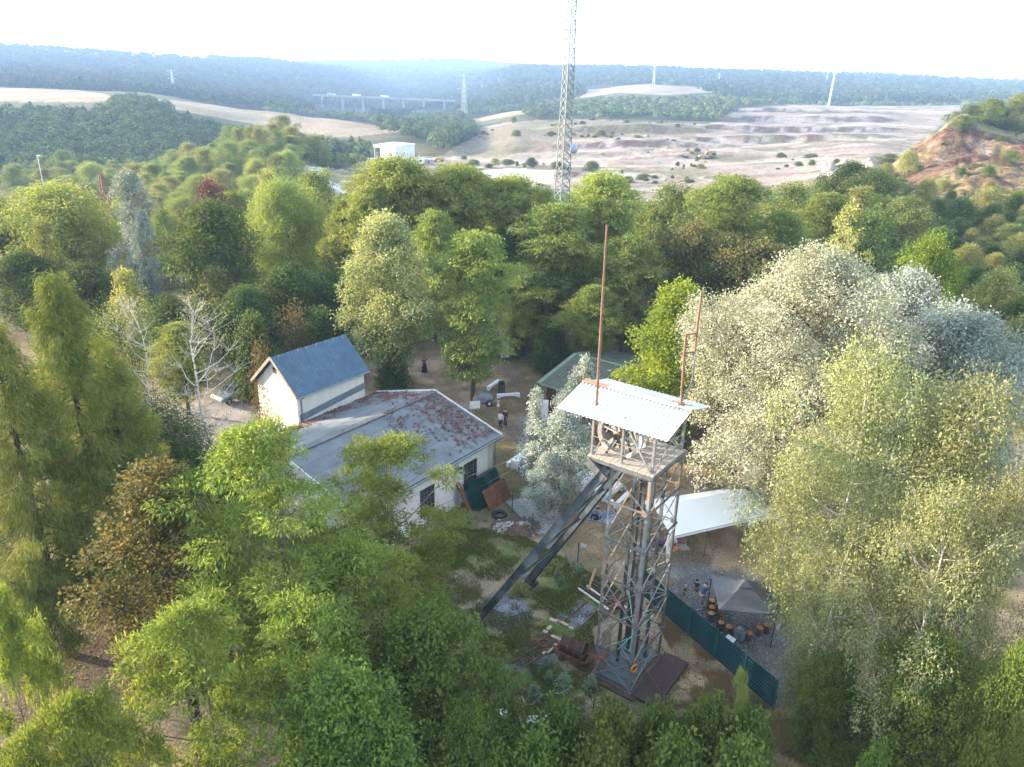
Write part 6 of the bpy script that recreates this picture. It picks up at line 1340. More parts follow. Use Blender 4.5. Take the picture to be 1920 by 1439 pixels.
# --- prototypes: near kinds
tree_meshes('ash_a', 1, 15, 5.0, 3.0, 36, 1.2, 'oval', .55, 30, 38, .24, .058, .19, .7, .2, leaf='ash', bark=m_bark_grey, tw=6, inner=.05, rough=.45, up=.55, flat=.6, drop=.14)
tree_meshes('ash_b', 2, 12, 3.5, 3.0, 34, .85, 'round', .6, 34, 36, .23, .055, .18, .7, .2, leaf='ash', bark=m_bark_grey, tw=6, inner=.1, rough=.4, up=.5, flat=.7, drop=.15)
tree_meshes('ash_c', 3, 10, 4.1, 2.2, 26, 1.05, 'round', .55, 34, 36, .23, .055, .18, .7, .2, leaf='ash', bark=m_bark_grey, tw=6, inner=.05, rough=.45, up=.55, flat=.6, drop=.14)
tree_meshes('maple', 4, 9, 3.8, 1.0, 40, 1.15, 'round', .75, 34, 18, .16, .12, .18, .9, .15, leaf='maple', tw=4, rough=.35)
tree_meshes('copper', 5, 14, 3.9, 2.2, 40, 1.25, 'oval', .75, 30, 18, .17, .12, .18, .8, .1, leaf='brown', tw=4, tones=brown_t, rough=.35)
larch_meshes('larch', 6, 19, 4.4, 3.0, 150); larch_meshes('larch_b', 7, 17, 4.1, 2.5, 135)
tree_meshes('birch', 8, 17, 5.2, 4.0, 36, 1.4, 'round', .8, 22, 30, .15, .085, .19, .8, .4, 1.3, leaf='birch', bark=m_bark_birch, tw=5, up=.1, r0=.2, rough=.42)
tree_meshes('birch_b', 9, 15, 4.8, 2.5, 32, 1.3, 'round', .8, 22, 30, .15, .085, .19, .8, .4, 1.2, leaf='birch', bark=m_bark_birch, tw=5, up=.1, r0=.18, rough=.42)
tree_meshes('birch_bare', 10, 14, 4.0, 3.5, 26, 1.3, 'vase', .9, 7, 9, .12, .08, .30, .8, .4, .8, leaf='birch', bark=m_bark_birch, tw=9, r0=.17, thin=1.1, inner=.1)
tree_meshes('birch_droop', 12, 9, 3.0, 1.5, 26, 1.1, 'round', .8, 30, 28, .14, .06, .22, .6, .6, 1.3, leaf='dark', bark=m_bark_birch, tw=4, up=.0, r0=.14)
tree_meshes('poplar_silver', 13, 18, 7.6, 2.5, 64, 1.7, 'round', .85, 24, 42, .135, .11, .26, 1.0, .1, leaf='silver', bark=m_bark_grey, tw=5, tones=silver_t, rough=.4, r0=.35, multi=2, inner=.12, up=.4, thin=1.8)
tree_meshes('poplar_cool', 14, 15, 5.6, 2.0, 44, 1.5, 'round', .85, 24, 38, .145, .12, .24, 1.0, .1, leaf='silverblue', bark=m_bark_grey, tw=5, rough=.4, r0=.25, inner=.12, up=.4, thin=1.5)
tree_meshes('poplar_sap', 15, 8, 2.7, .4, 30, .85, 'oval', 1.0, 44, 20, .14, .115, .17, .9, -.1, leaf='silverblue', bark=m_bark_grey, tw=4, tones=silver_t, rough=.3, r0=.09, up=.6)
tree_meshes('poplar_slim', 16, 6, 1.3, .3, 14, .55, 'cone', 1.3, 60, 20, .13, .105, .14, .8, -.2, leaf='silverblue', bark=m_bark_grey, tw=3, tones=silver_t, rough=.3, r0=.06, up=.8)
# --- belt kinds
tree_meshes('robinia', 20, 19, 6.0, 6.0, 40, 1.9, 'round', .62, 14, 22, .36, .13, .28, .75, .2, leaf='robinia', tw=4, rough=.4, r0=.28, up=.4, flat=.6)
tree_meshes('robinia_b', 21, 17, 4.8, 4.0, 38, 1.6, 'oval', .62, 15, 22, .35, .125, .27, .75, .2, leaf='robinia', tw=4, rough=.4, r0=.24, up=.4, flat=.6)
tree_meshes('robinia_c', 22, 18, 4.2, 3.0, 42, 1.5, 'column', .6, 15, 22, .35, .125, .27, .75, .3, leaf='robinia', tw=3, rough=.4, r0=.22, up=.3, flat=.6)
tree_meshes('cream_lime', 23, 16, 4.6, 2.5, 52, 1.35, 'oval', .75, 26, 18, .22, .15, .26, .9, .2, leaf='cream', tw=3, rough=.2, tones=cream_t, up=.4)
tree_meshes('bright_lime', 24, 14, 4.0, 2.0, 46, 1.25, 'oval', .8, 28, 20, .22, .16, .24, .9, .25, leaf='lime', tw=3, rough=.2)
tree_meshes('dark_maple', 25, 14, 5.2, 2.0, 40, 1.65, 'round', .75, 17, 16, .28, .20, .34, .9, .15, leaf='dark', tw=3, rough=.4)
tree_meshes('round_light', 26, 14, 6.2, 3.0, 44, 1.8, 'round', .75, 16, 20, .30, .12, .38, .8, .25, leaf='robinia', tw=4, rough=.3)
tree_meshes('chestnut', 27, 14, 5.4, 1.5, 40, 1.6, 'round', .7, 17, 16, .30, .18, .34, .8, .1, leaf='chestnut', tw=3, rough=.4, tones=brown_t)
tree_meshes('mid', 28, 12, 4.2, 1.5, 26, 1.35, 'round', .8, 16, 15, .30, .19, .32, .9, .15, leaf='mid', tw=3, rough=.5)
tree_meshes('mid_b', 29, 12, 3.6, 1.0, 24, 1.2, 'oval', .8, 17, 15, .30, .19, .30, .9, .15, leaf='pale', tw=3, rough=.5)
tree_meshes('plum', 30, 9, 3.6, 1.2, 26, 1.3, 'round', .8, 16, 14, .26, .17, .30, .9, .15, leaf='plum', tw=3)
tree_meshes('silver_column', 31, 17, 2.8, 1.5, 34, 1.1, 'column', 1.0, 22, 18, .24, .18, .26, .9, .0, leaf='silverblue', bark=m_bark_grey, tw=3, rough=.4, up=.5)
tree_meshes('dry_poplar', 32, 14, 3.0, 3.0, 26, .85, 'vase', 1.3, 16, 14, .24, .17, .24, .8, -.2, leaf='yellow', bark=m_bark_grey, tw=6, rough=.4, up=.7, r0=.16)
tree_meshes('yellow_green', 33, 12, 4.8, 1.2, 36, 1.5, 'round', .75, 18, 17, .28, .15, .32, .9, .2, leaf='lime', tw=3)
tree_meshes('shrub', 34, 3.0, 1.9, .1, 20, .75, 'dome', .8, 52, 14, .16, .10, .18, .9, .1, leaf='maple', tw=3, r0=.05, multi=3)
tree_meshes('shrub_dark', 35, 5.0, 3.0, .1, 28, 1.1, 'dome', .8, 28, 15, .22, .14, .24, .9, .1, leaf='dark', tw=3, r0=.07, multi=3)
tree_meshes('shrub_dry', 36, 4.5, 2.6, .2, 24, .95, 'dome', .8, 16, 9, .18, .10, .24, .9, .1, leaf='dry', tw=7, r0=.06, multi=3)
tree_meshes('shrub_pale', 37, 4.0, 2.4, .1, 24, .9, 'dome', .85, 30, 14, .20, .11, .22, .9, .1, leaf='pale', tw=3, r0=.06, multi=3)
tree_meshes('pine', 38, 6, 2.2, 1.0, 22, .8, 'cone', .6, 30, 22, .20, .03, .18, .8, .1, leaf='dark', tw=3, r0=.1)
tree_meshes('weed_bush', 39, .6, .45, .02, 9, .2, 'dome', .9, 260, 7, .10, .05, .05, .8, .0, leaf='weed', tw=2, r0=.012, multi=3)
tree_meshes('yellow_bush', 40, .9, .6, .02, 12, .28, 'dome', .9, 240, 8, .09, .06, .06, .8, .0, leaf='yellow', tw=2, r0=.014, multi=3)

# --- the individually recognisable trees: (kind, photo column of the crown, photo row of the top, depth, half width in photo px, label)
def plant(key, px, ytop, Y, hw, label, cat='tree', name='tree', group=None, H=None, rz=None, lean=None):
    top = D(px, ytop, Y); g = D(px, ytop + 60, Y); x = float(top[0]); z = tz1(x, Y)
    k = Y * cos(PITCH) + (CAM_H - (top[2] * .6 + z * .4)) * sin(PITCH); R_ = hw / FPX * k * (1.2 if key in ('robinia', 'robinia_b', 'robinia_c', 'mid', 'mid_b', 'round_light', 'chestnut') else 1.0); h = max(1.0, float(top[2]) - z); return add_tree(key, x, Y, h, R_, label, cat, name, group, rz, z, lean)
plant('ash_a', 475, 805, 27.0, 240, 'tall feathery ash tree with lit yellow green top before the felt roof', name='ash_tree', rz=1.0)
plant('ash_b', 722, 832, 32.5, 150, 'slender open ash tree standing against the white wall', name='ash_tree', rz=2.2)
plant('ash_c', 640, 1020, 27.0, 190, 'ash tree with forked trunk filling the middle of the foreground', name='ash_tree', rz=.4)
plant('ash_c', 340, 1150, 20.5, 195, 'low ash tree in front of the copper leaved tree', name='ash_tree', rz=3.3)
plant('ash_c', 575, 1135, 22.5, 175, 'ash tree with tufted boughs low in the foreground', name='ash_tree', rz=5.1)
plant('maple', 790, 1165, 23.5, 155, 'dense dark green maple at the edge of the grass below the backstay', name='maple_tree', rz=.2)
plant('maple', 640, 1290, 19.5, 175, 'dense dark green maple lowest in the foreground', name='maple_tree', rz=2.0)
plant('maple', 870, 1330, 21.5, 110, 'small dark green maple beside the white box', name='maple_tree', rz=4.0)
plant('copper', 285, 880, 27.5, 165, 'copper and bronze leaved tree left of the ash trees', name='copper_beech', rz=1.5)
plant('ash_c', -5, 1120, 18.0, 95, 'yellow green ash tree cut by the left edge', name='ash_tree', rz=1.2)
plant('ash_c', 140, 1315, 16.5, 150, 'ash tree with lit tips in the bottom left corner', name='ash_tree', rz=2.9)
plant('larch', 92, 510, 34.5, 165, 'tall yellow green larch with pointed top on the left', name='larch_tree', rz=.5)
plant('larch_b', -20, 600, 31.5, 155, 'large larch with drooping boughs at the left edge', name='larch_tree', rz=2.5)
plant('larch_b', 190, 640, 37.0, 125, 'shadowy larch behind the tallest one', name='larch_tree', rz=4.2)
plant('birch_droop', 275, 735, 43.0, 120, 'dark weeping birch drooping over the parked cars', name='birch_tree')
plant('birch_droop', 165, 690, 42.5, 120, 'dark weeping birch between the larches and the parked cars', name='birch_tree', rz=1.9)
plant('birch_droop', 335, 775, 45.5, 90, 'dark weeping birch right of the parked cars', name='birch_tree', rz=4.4)
plant('birch_droop', 420, 840, 45.0, 80, 'dark weeping birch below the bare birch', name='birch_tree')
plant('birch_bare', 362, 552, 49.0, 118, 'bare white stemmed birch with few leaves before the slate house', name='birch_tree', rz=.8)
plant('birch_bare', 232, 545, 50.5, 95, 'pale thinning birch between the larch and the bare birch', name='birch_tree', rz=2.8)
plant('birch_droop', 190, 565, 52.0, 75, 'yellowing weeping birch behind the tall larch', name='birch_tree')
plant('pine', 55, 1065, 29.0, 75, 'small blue green pine under the larches', name='pine_tree', rz=.3)
plant('shrub_dry', 485, 655, 55.5, 42, 'brown twiggy bush at the gable of the slate house', 'bush', 'bush')
plant('dark_maple', 120, 640, 47, 115, 'added dark tree, shading the yard from behind the larches and cars')  # hidden tree added to keep low sun off the yard and fence
plant('ash_c', 45, 1385, 15.5, 120, 'ash bough cut by the bottom edge near the left corner', name='ash_tree', rz=.9)
# behind the slate house
plant('shrub_dry', 546, 583, 68, 58, 'brownish half dry bush behind the slate roof', 'bush', 'bush')
plant('dark_maple', 540, 500, 76, 78, 'dark green tree right behind the slate roof ridge'); plant('dark_maple', 452, 545, 72, 70, 'dark green tree behind the bare birch'); plant('dark_maple', 612, 520, 79, 60, 'dark green tree between the slate roof and the cream lime')
plant('mid_b', 400, 502, 78, 42, 'light yellow green young tree above the bare birch'); plant('mid_b', 232, 508, 72, 40, 'light green young tree above the pale thinning birch'); plant('dark_maple', 310, 560, 70, 70, 'dark tree behind the two birches'); plant('dark_maple', 160, 500, 80, 75, 'dark tree behind the top of the tall larch'); plant('dark_maple', 40, 480, 82, 85, 'dark tree at the left edge behind the larches')
plant('robinia_b', 330, 610, 62, 60, 'shaded tree between the birches and the dark hedge'); plant('shrub_dark', 470, 600, 66, 60, 'dark rounded bush left of the slate house', 'bush', 'bush'); plant('shrub_dark', 600, 590, 70, 55, 'dark rounded bush behind the slate roof end', 'bush', 'bush')
# middle belt, left to right
plant('round_light', 100, 356, 96, 112, 'broad round light green tree on the left of the tree belt'); plant('round_light', -30, 380, 98, 100, 'broad green tree at the left edge of the tree belt'); plant('mid_b', 75, 412, 84, 34, 'small pale tree before the broad round tree')
plant('silver_column', 238, 328, 88, 42, 'tall narrow silver blue poplar beside the rusty pylon', name='poplar_tree'); plant('silver_column', 262, 400, 86, 26, 'shorter silver blue poplar at the foot of the tall narrow one', name='poplar_tree')
plant('dark_maple', 385, 388, 82, 102, 'wide dark green maple beside the stubble field', name='maple_tree'); plant('round_light', 523, 348, 99, 76, 'rounded light green tree with open lower branches', rz=1.4)
plant('plum', 392, 346, 128, 50, 'dark purple leaved tree among the green ones', name='plum_tree'); plant('plum', 345, 402, 120, 24, 'small red purple bush beside the purple tree', 'bush', 'bush')
plant('mid_b', 262, 366, 135, 30, 'light green tree right of the silver column'); plant('mid', 300, 395, 130, 28, 'small green tree at the end of the stubble field'); plant('mid', 440, 360, 132, 36, 'green tree between the purple tree and the rounded one')
plant('mid', 592, 322, 122, 50, 'dark green tree by the road to the quarry'); plant('mid_b', 500, 322, 132, 34, 'yellowish green tree above the rounded light tree'); plant('mid', 560, 372, 108, 45, 'green tree between the rounded tree and the road')
plant('robinia_b', 640, 382, 92, 46, 'light robinia at the left foot of the high robinias', name='robinia_tree')
plant('robinia', 745, 300, 93, 96, 'highest spreading robinia left of the radio mast', name='robinia_tree', rz=.3); plant('robinia', 858, 315, 95, 92, 'spreading robinia between the highest one and the mast', name='robinia_tree', rz=2.2); plant('robinia', 955, 336, 98, 85, 'spreading robinia just left of the radio mast', name='robinia_tree', rz=4.0); plant('robinia_b', 690, 350, 90, 62, 'robinia on the left flank of the highest one', name='robinia_tree'); plant('robinia_b', 812, 400, 84, 60, 'shaded robinia behind the cream flowering lime', name='robinia_tree')
plant('cream_lime', 722, 412, 69.5, 108, 'lime tree covered in cream flowers behind the felt roof', name='lime_tree', rz=.7)
plant('robinia_c', 888, 440, 66.5, 76, 'tall green robinia beside the white benches', name='robinia_tree', rz=1.1); plant('dark_maple', 640, 640, 74, 46, 'dark tree under the cream flowering lime'); plant('shrub_dark', 735, 655, 68, 42, 'dark bush at the foot of the cream flowering lime', 'bush', 'bush')
plant('robinia_c', 1050, 388, 84, 92, 'tall dark robinia behind the first rusty mast', name='robinia_tree', rz=3.0); plant('robinia', 1135, 330, 91, 82, 'high light topped robinia right of the radio mast', name='robinia_tree', rz=5.0); plant('robinia_c', 1182, 446, 79, 66, 'drooping robinia above the green shed roof', name='robinia_tree'); plant('robinia_c', 985, 500, 80, 60, 'shaded robinia beside the path into the trees', name='robinia_tree'); plant('robinia_b', 1118, 540, 74, 58, 'lower robinia at the corner of the green shed', name='robinia_tree'); plant('shrub_dark', 1035, 600, 75, 45, 'dark bush beside the end of the path', 'bush', 'bush'); plant('dark_maple', 960, 430, 93, 60, 'dark tree deep between the robinias')
plant('mid', 1262, 348, 112, 52, 'dark green tree on the skyline of the belt right of the mast'); plant('robinia', 1380, 336, 97, 92, 'wide light robinia above the bronze chestnuts', name='robinia_tree'); plant('chestnut', 1308, 428, 81, 82, 'left of two bronze brown chestnut trees', name='chestnut_tree'); plant('chestnut', 1425, 462, 76, 92, 'right of two bronze brown chestnut trees', name='chestnut_tree'); plant('mid', 1490, 346, 116, 55, 'green tree with round top before the quarry'); plant('robinia_b', 1562, 366, 104, 72, 'light robinia above the yellowed poplar', name='robinia_tree'); plant('mid', 1645, 402, 100, 66, 'round deep green tree right of the yellowed poplar'); plant('robinia_b', 1475, 400, 93, 62, 'robinia between the chestnuts and the yellowed poplar', name='robinia_tree'); plant('mid', 1705, 372, 112, 48, 'green tree below the red cliff'); plant('mid_b', 1620, 352, 122, 42, 'pale green tree below the quarry floor edge')
plant('bright_lime', 1276, 540, 56.5, 102, 'bright yellow green lime tree behind the tin roof', name='lime_tree', rz=2.0)
plant('dry_poplar', 1595, 392, 78, 50, 'half dry yellowed poplar with bare stems above the white poplar', name='poplar_tree'); plant('yellow_green', 1755, 452, 72, 76, 'rounded yellow green tree behind the white poplar')
plant('poplar_silver', 1540, 492, 45.5, 232, 'huge silvery white poplar on the right', name='white_poplar', rz=.9); plant('poplar_cool', 1815, 590, 46, 168, 'cool silvery poplar at the right edge', name='white_poplar', rz=2.3); plant('poplar_cool', 1700, 520, 51, 130, 'silvery poplar behind the huge white one', name='white_poplar', rz=4.4)
plant('poplar_sap', 1056, 775, 48.0, 70, 'rounded silver poplar bush beside the backstays', name='white_poplar', rz=.5); plant('poplar_slim', 1006, 735, 50, 30, 'slim silver poplar shoot left of the bush', name='white_poplar'); plant('poplar_sap', 1088, 695, 54.5, 48, 'slender silver poplar before the green shed', name='white_poplar', rz=3.6); plant('poplar_slim', 1100, 675, 54, 30, 'pointed silver poplar shoot in front of the green roof', name='white_poplar'); plant('poplar_sap', 1028, 855, 46.0, 44, 'low silver poplar sucker above the concrete slab', name='white_poplar', rz=1.7)
plant('birch', 1650, 632, 31.5, 180, 'tall weeping birch in front of the white poplar', name='birch_tree', rz=.4); plant('birch', 1850, 690, 29.5, 185, 'tall weeping birch near the right edge', name='birch_tree', rz=2.6); plant('birch_b', 1515, 880, 35.0, 80, 'weeping birch leaning over the marquee and gazebo', name='birch_tree', rz=4.2); plant('birch_b', 1610, 960, 28.0, 130, 'weeping birch hanging over the log pile', name='birch_tree', rz=1.0); plant('birch_b', 1790, 900, 25.5, 150, 'nearest weeping birch on the right', name='birch_tree', rz=3.4); plant('birch_b', 1925, 880, 26.0, 110, 'weeping birch cut by the right edge', name='birch_tree', rz=5.2)
plant('maple', 1765, 1215, 23.8, 108, 'yellowish green maple under the birches in the right corner', name='maple_tree', rz=1.1); plant('maple', 1575, 1240, 25.5, 70, 'small dark maple at the foot of the birches', name='maple_tree', rz=2.4); plant('maple', 1925, 1225, 22.0, 72, 'green maple in the bottom right corner', name='maple_tree', rz=.6)
# hedge along the bottom and weeds
hd = [(960, 1345, 23.2, 75), (1050, 1335, 23.4, 80), (1150, 1345, 23.0, 85), (1240, 1338, 23.2, 75), (1330, 1325, 23.6, 70), (1410, 1350, 22.8, 70), (1000, 1400, 21.0, 95), (1130, 1405, 20.8, 95), (1270, 1400, 21.0, 95), (1390, 1410, 20.6, 90), (1640, 1420, 20.4, 45), (1840, 1405, 20.6, 50), (925, 1410, 20.8, 70)]
for i, (px, py, Y, hw) in enumerate(hd): plant('shrub', px, py, Y, hw, 'leafy green shrub in the hedge below the headframe', 'shrub', 'shrub', 'hedge shrubs along the bottom')
plant('ash_b', 1392, 1262, 23.4, 26, 'thin green shoot rising from the hedge before the teal fence', 'bush', 'bush')
for i, (px, py, hw) in enumerate(((965, 1290, 16), (1001, 1300, 14), (1058, 1282, 17), (1108, 1285, 14), (952, 1310, 10), (1030, 1270, 9), (1045, 1072, 8), (1053, 1088, 9), (1075, 1060, 8), (1083, 1068, 9), (1090, 1066, 8), (1060, 1050, 7))):
    c = G(px, py + 8, 0); add_tree('weed_bush', c[0], c[1], .75 if hw > 10 else .6, hw / FPX * 44, 'silvery green weed plant growing in the grass by the headframe', 'weed', 'weed_plant', 'weeds in the headframe yard', z=0)
c = G(973, 1115, 0); add_tree('yellow_bush', c[0], c[1], .95, .62, 'bright yellow green bush at the foot of the farther backstay', 'bush', 'bush', z=0)

# --- right hand slope, knoll and valley woods
rng = np.random.default_rng(21)
def scatter(n, test, sampler, mind):
    out = []
    for _ in range(n * 60):
        x, y, s = sampler()
        if not test(x, y): continue
        if any((x - a) ** 2 + (y - b_) ** 2 < (mind * (s + q) / 2) ** 2 for a, b_, q in out): continue
        out.append((x, y, s))
        if len(out) >= n: break
    return out
def img(x, y, dz=0.0):
    z = tz1(x, y); a = PX(np.array([x]), np.array([y]), np.array([z + dz])); return float(a[0][0]), float(a[1][0]), z
def t_slope(x, y):
    px, py, z = img(x, y); zn = int(zone(np.array([x]), np.array([y]), np.array([z]))[0]); return 1690 < px < 2050 and zn in (5, 6, 0) and (py < 690) and y > 62 and not (1720 < px < 1900 and 470 < py < 560 and rng.random() < .55)
def s_slope():
    y = rng.uniform(64, 150); px = rng.uniform(1690, 2040); x = (px - 960) / FPX * cos(PITCH) * y; return x, y, rng.uniform(.6, 1.4)
for x, y, s in scatter(95, t_slope, s_slope, 3.4):
    add_tree(['shrub_pale', 'shrub', 'shrub_dark', 'mid', 'shrub_pale'][int(rng.integers(5))], x, y, s * rng.uniform(2.2, 4.2), s * rng.uniform(1.7, 2.8), 'green bush on the dry grassy slope below the red cliff', 'bush', 'bush', 'bushes on the right hand slope')
def t_top(x, y): px, py, z = img(x, y); return px > 1800 and y > 242 and int(zone(np.array([x]), np.array([y]), np.array([z]))[0]) in (0, 6)
def s_top():
    y = rng.uniform(228, 320); px = rng.uniform(1760, 2060); return (px - 960) / FPX * cos(PITCH) * y, y, rng.uniform(.7, 1.3)
for x, y, s in scatter(80, t_top, s_top, 5.0): add_tree(['mid', 'mid_b', 'shrub_pale', 'shrub_dark'][int(rng.integers(4))], x, y, s * rng.uniform(3, 6), s * rng.uniform(2.6, 4.0), 'dark green bushy tree on top of the red cliff', 'tree', 'bushy_tree', 'trees on top of the red cliff')
for i, (px, py, Y, h, r) in enumerate(((1800, 262, 222, 4, 4.2), (1705, 300, 196, 5, 3.0), (1690, 340, 178, 3, 3.0), (1660, 338, 200, 3.5, 2.6), (1890, 312, 188, 3.2, 3.0), (1770, 345, 170, 2.5, 2.4), (1668, 300, 230, 3.5, 4.0))):
    q = D(px, py, Y); add_tree('shrub_pale' if i % 2 else 'mid', q[0], q[1], h, r, ('round bush on the brow of the red cliff', 'bush in the gully of the red cliff', 'bush at the left foot of the red cliff', 'dark bush alone between gravel heaps and cliff', 'bush on the grassy right shoulder of the cliff', 'low bush below the cliff face', 'spreading bush between cliff and quarry floor')[i], 'bush', 'bush')
def t_knoll(x, y):
    px, py, z = img(x, y, 6); return -60 < px < 610 and py > 215 and int(zone(np.array([x]), np.array([y]), np.array([z]))[0]) == 0
def s_knoll():
    y = 150 + 195 * rng.random() ** .8; px = rng.uniform(-40, 600); return (px - 960) / FPX * cos(PITCH) * y, y, rng.uniform(.75, 1.3)
kn = scatter(250, t_knoll, s_knoll, 6.0)
for x, y, s in kn: add_tree(['mid', 'mid_b', 'robinia_b', 'mid', 'mid_b', 'round_light'][int(rng.integers(6))], x, y, s * rng.uniform(7.5, 11), s * rng.uniform(4.0, 5.4), 'light green broadleaf tree in the dense wood on the knoll', 'tree', 'broadleaf_tree', 'trees of the wooded knoll')
def t_belt(x, y):
    px, py, z = img(x, y, 5); return int(zone(np.array([x]), np.array([y]), np.array([z]))[0]) in (0,) and not (540 < px < 720 and y < 240)
def s_belt():
    y = rng.uniform(112, 165); px = rng.uniform(-60, 1700); return (px - 960) / FPX * cos(PITCH) * y, y, rng.uniform(.75, 1.25)
for x, y, s in scatter(120, t_belt, s_belt, 7.5):
    px = x / y * FPX / cos(PITCH) + 960
    if 215 < px < 345 and y < 150: continue
    hmax = (13 if y < 140 else 9) if px > 640 else 8
    add_tree(['mid', 'robinia_b', 'mid_b', 'dark_maple'][int(rng.integers(4))], x, y, s * rng.uniform(.6, .85) * hmax, s * rng.uniform(4.0, 5.4), 'green tree in the back rows of the tree belt before the quarry and valley', 'tree', 'tree', 'back rows of the tree belt')
# scrub clinging to the cliff
def t_cl(x, y): px, py, z = img(x, y); return int(zone(np.array([x]), np.array([y]), np.array([z]))[0]) == 3 and px < 1960
def s_cl():
    y = rng.uniform(150, 255); px = rng.uniform(1660, 1950); return (px - 960) / FPX * cos(PITCH) * y, y, rng.uniform(.5, 1.3)
for x, y, s in scatter(22, t_cl, s_cl, 4.0): add_tree(['shrub_pale', 'shrub', 'shrub_dry'][int(rng.integers(3))], x, y, s * rng.uniform(.8, 2.2), s * rng.uniform(.9, 2.0), 'small scrubby bush clinging to the face of the red cliff', 'bush', 'bush', 'scrub on the red cliff')
# quarry bushes
def t_q(x, y): px, py, z = img(x, y); return int(zone(np.array([x]), np.array([y]), np.array([z]))[0]) == 2 and py < 345 and (fbm(np.array([x / 30]), np.array([y / 30]), 77)[0] > .56) and (px < 1330 or py > 295)
def s_q():
    y = rng.uniform(235, 640); px = rng.uniform(850, 1680); return (px - 960) / FPX * cos(PITCH) * y, y, rng.choice([.4, .5, .6, .8, 1.0, 1.5])
for x, y, s in scatter(150, t_q, s_q, 4.0): add_tree(['shrub_pale', 'shrub', 'shrub_dark', 'shrub'][int(rng.integers(4))], x, y, s * rng.uniform(.9, 2.6), s * rng.uniform(1.2, 3.2), 'dark green bush dotted over the pale quarry floor and spoil banks', 'bush', 'bush', 'bushes in the quarry')

# --- far woods: crowns nobody could count, one mass per slope
def wood(name, label, n, y0, y1, px0, px1, leafkey, hh, rr_, nl, ls, test=None, seed=0):
    rng = np.random.default_rng(seed); y = np.exp(rng.uniform(math.log(y0), math.log(y1), n)) if y1 / y0 > 2 else rng.uniform(y0, y1, n); px = rng.uniform(px0, px1, n)
    x = (px - 960) / FPX * cos(PITCH) * y; z = tz(x, y); zn = zone(x, y, z); k = zn == 0
    ppx, ppy, _ = PX(x, y, z + hh)
    if test is not None: k &= test(ppx, ppy, x, y, z)
    # no crowns in front of the fields and the bridge
    clear = [pl for pl, a, b in FIELDS[:4]] + [[(585, 174), (856, 185), (856, 203), (585, 203)]]
    for hq in (1.0, .6):
        qx, qy, _ = PX(x, y, z + hh * hq)
        for pl in clear: k &= ~(inpoly(qx, qy, pl) & (y < 1255))
    x, y, z = x[k], y[k], z[k]; m_ = len(x); H = hh * rng.uniform(.7, 1.08, m_); R_ = rr_ * rng.uniform(.7, 1.3, m_); con = rng.random(m_) < .12
    v = nrm(rng.normal(0, 1, (m_, nl, 3))); v[:, :, 2] = np.abs(v[:, :, 2]) * 1.1 - .25; tnn = rng.random((m_, 1))
    rad = np.where(rng.random((m_, nl)) < .2, .6, 1.0) * rng.uniform(.8, 1.1, (m_, nl)); zz = v[:, :, 2]
    rk = np.where(con[:, None], R_[:, None] * .55 * (1.05 - np.clip(zz, 0, 1)), R_[:, None])
    P_ = np.stack([x[:, None] + v[:, :, 0] * rk * rad, y[:, None] + v[:, :, 1] * rk * rad, z[:, None] + H[:, None] * (.52 + np.where(con[:, None], .62, .47) * zz * rad)], -1).reshape(-1, 3)
    nq = len(P_); nv = nrm(v.reshape(-1, 3) + rng.normal(0, .18, (nq, 3))); a = nrm(np.cross(nv, rng.normal(0, 1, (nq, 3)))); b_ = np.cross(nv, a); s = ls * rng.uniform(.6, 1.3, (nq, 1))
    V = np.stack([P_ - a * s, P_ + b_ * s * .6, P_ + a * s, P_ - b_ * s * .6], 1); tone = np.clip(np.repeat(tnn, nl, 1).ravel() * .85 + rng.random(nq) * .15, 0, 1)
    o = link(name, np_mesh(name, V.reshape(-1, 3), np.arange(nq * 4).reshape(-1, 4), LEAF[leafkey], tone=tone)); return tag(o, label, 'woodland', kind='stuff')
wood('valley_woodland', 'blue green wood filling the valley on the left', 3400, 345, 590, -330, 560, 'valley', 10, 5.4, 100, 1.0, seed=1)
wood('valley_woodland', 'wood along the stream between field and bridge', 3800, 440, 1000, 480, 1010, 'valley', 10, 4.8, 80, 1.1, test=lambda px, py, x, y, z: ~((px > 685) & (px < 815) & (y < 520)), seed=2)
wood('valley_woodland', 'bushes and trees round the sheet metal hall', 330, 170, 440, 590, 900, 'mid', 5.5, 3.6, 110, .8, test=lambda px, py, x, y, z: ~((px > 672) & (px < 830) & (y < 440) & (y > 200)) , seed=3)
wood('quarry_woodland', 'wood and scrub along the far rim of the quarry', 3000, 640, 1150, 980, 1900, 'valley', 8, 4.6, 70, 1.2, seed=4)
wood('hill_woodland', 'dark wooded hill below the wind turbines on the left', 9000, 900, 2300, -420, 820, 'hill', 15, 6.5, 60, 1.75, seed=5)
wood('hill_woodland', 'dark wooded ridge behind the quarry', 9000, 1000, 2150, 760, 2300, 'hill', 15, 6.5, 60, 1.75, seed=6)
wood('hill_woodland', 'distant blue wooded hills in the middle of the skyline', 7500, 2000, 4500, 380, 1150, 'hill', 15, 9, 26, 4.2, seed=7)
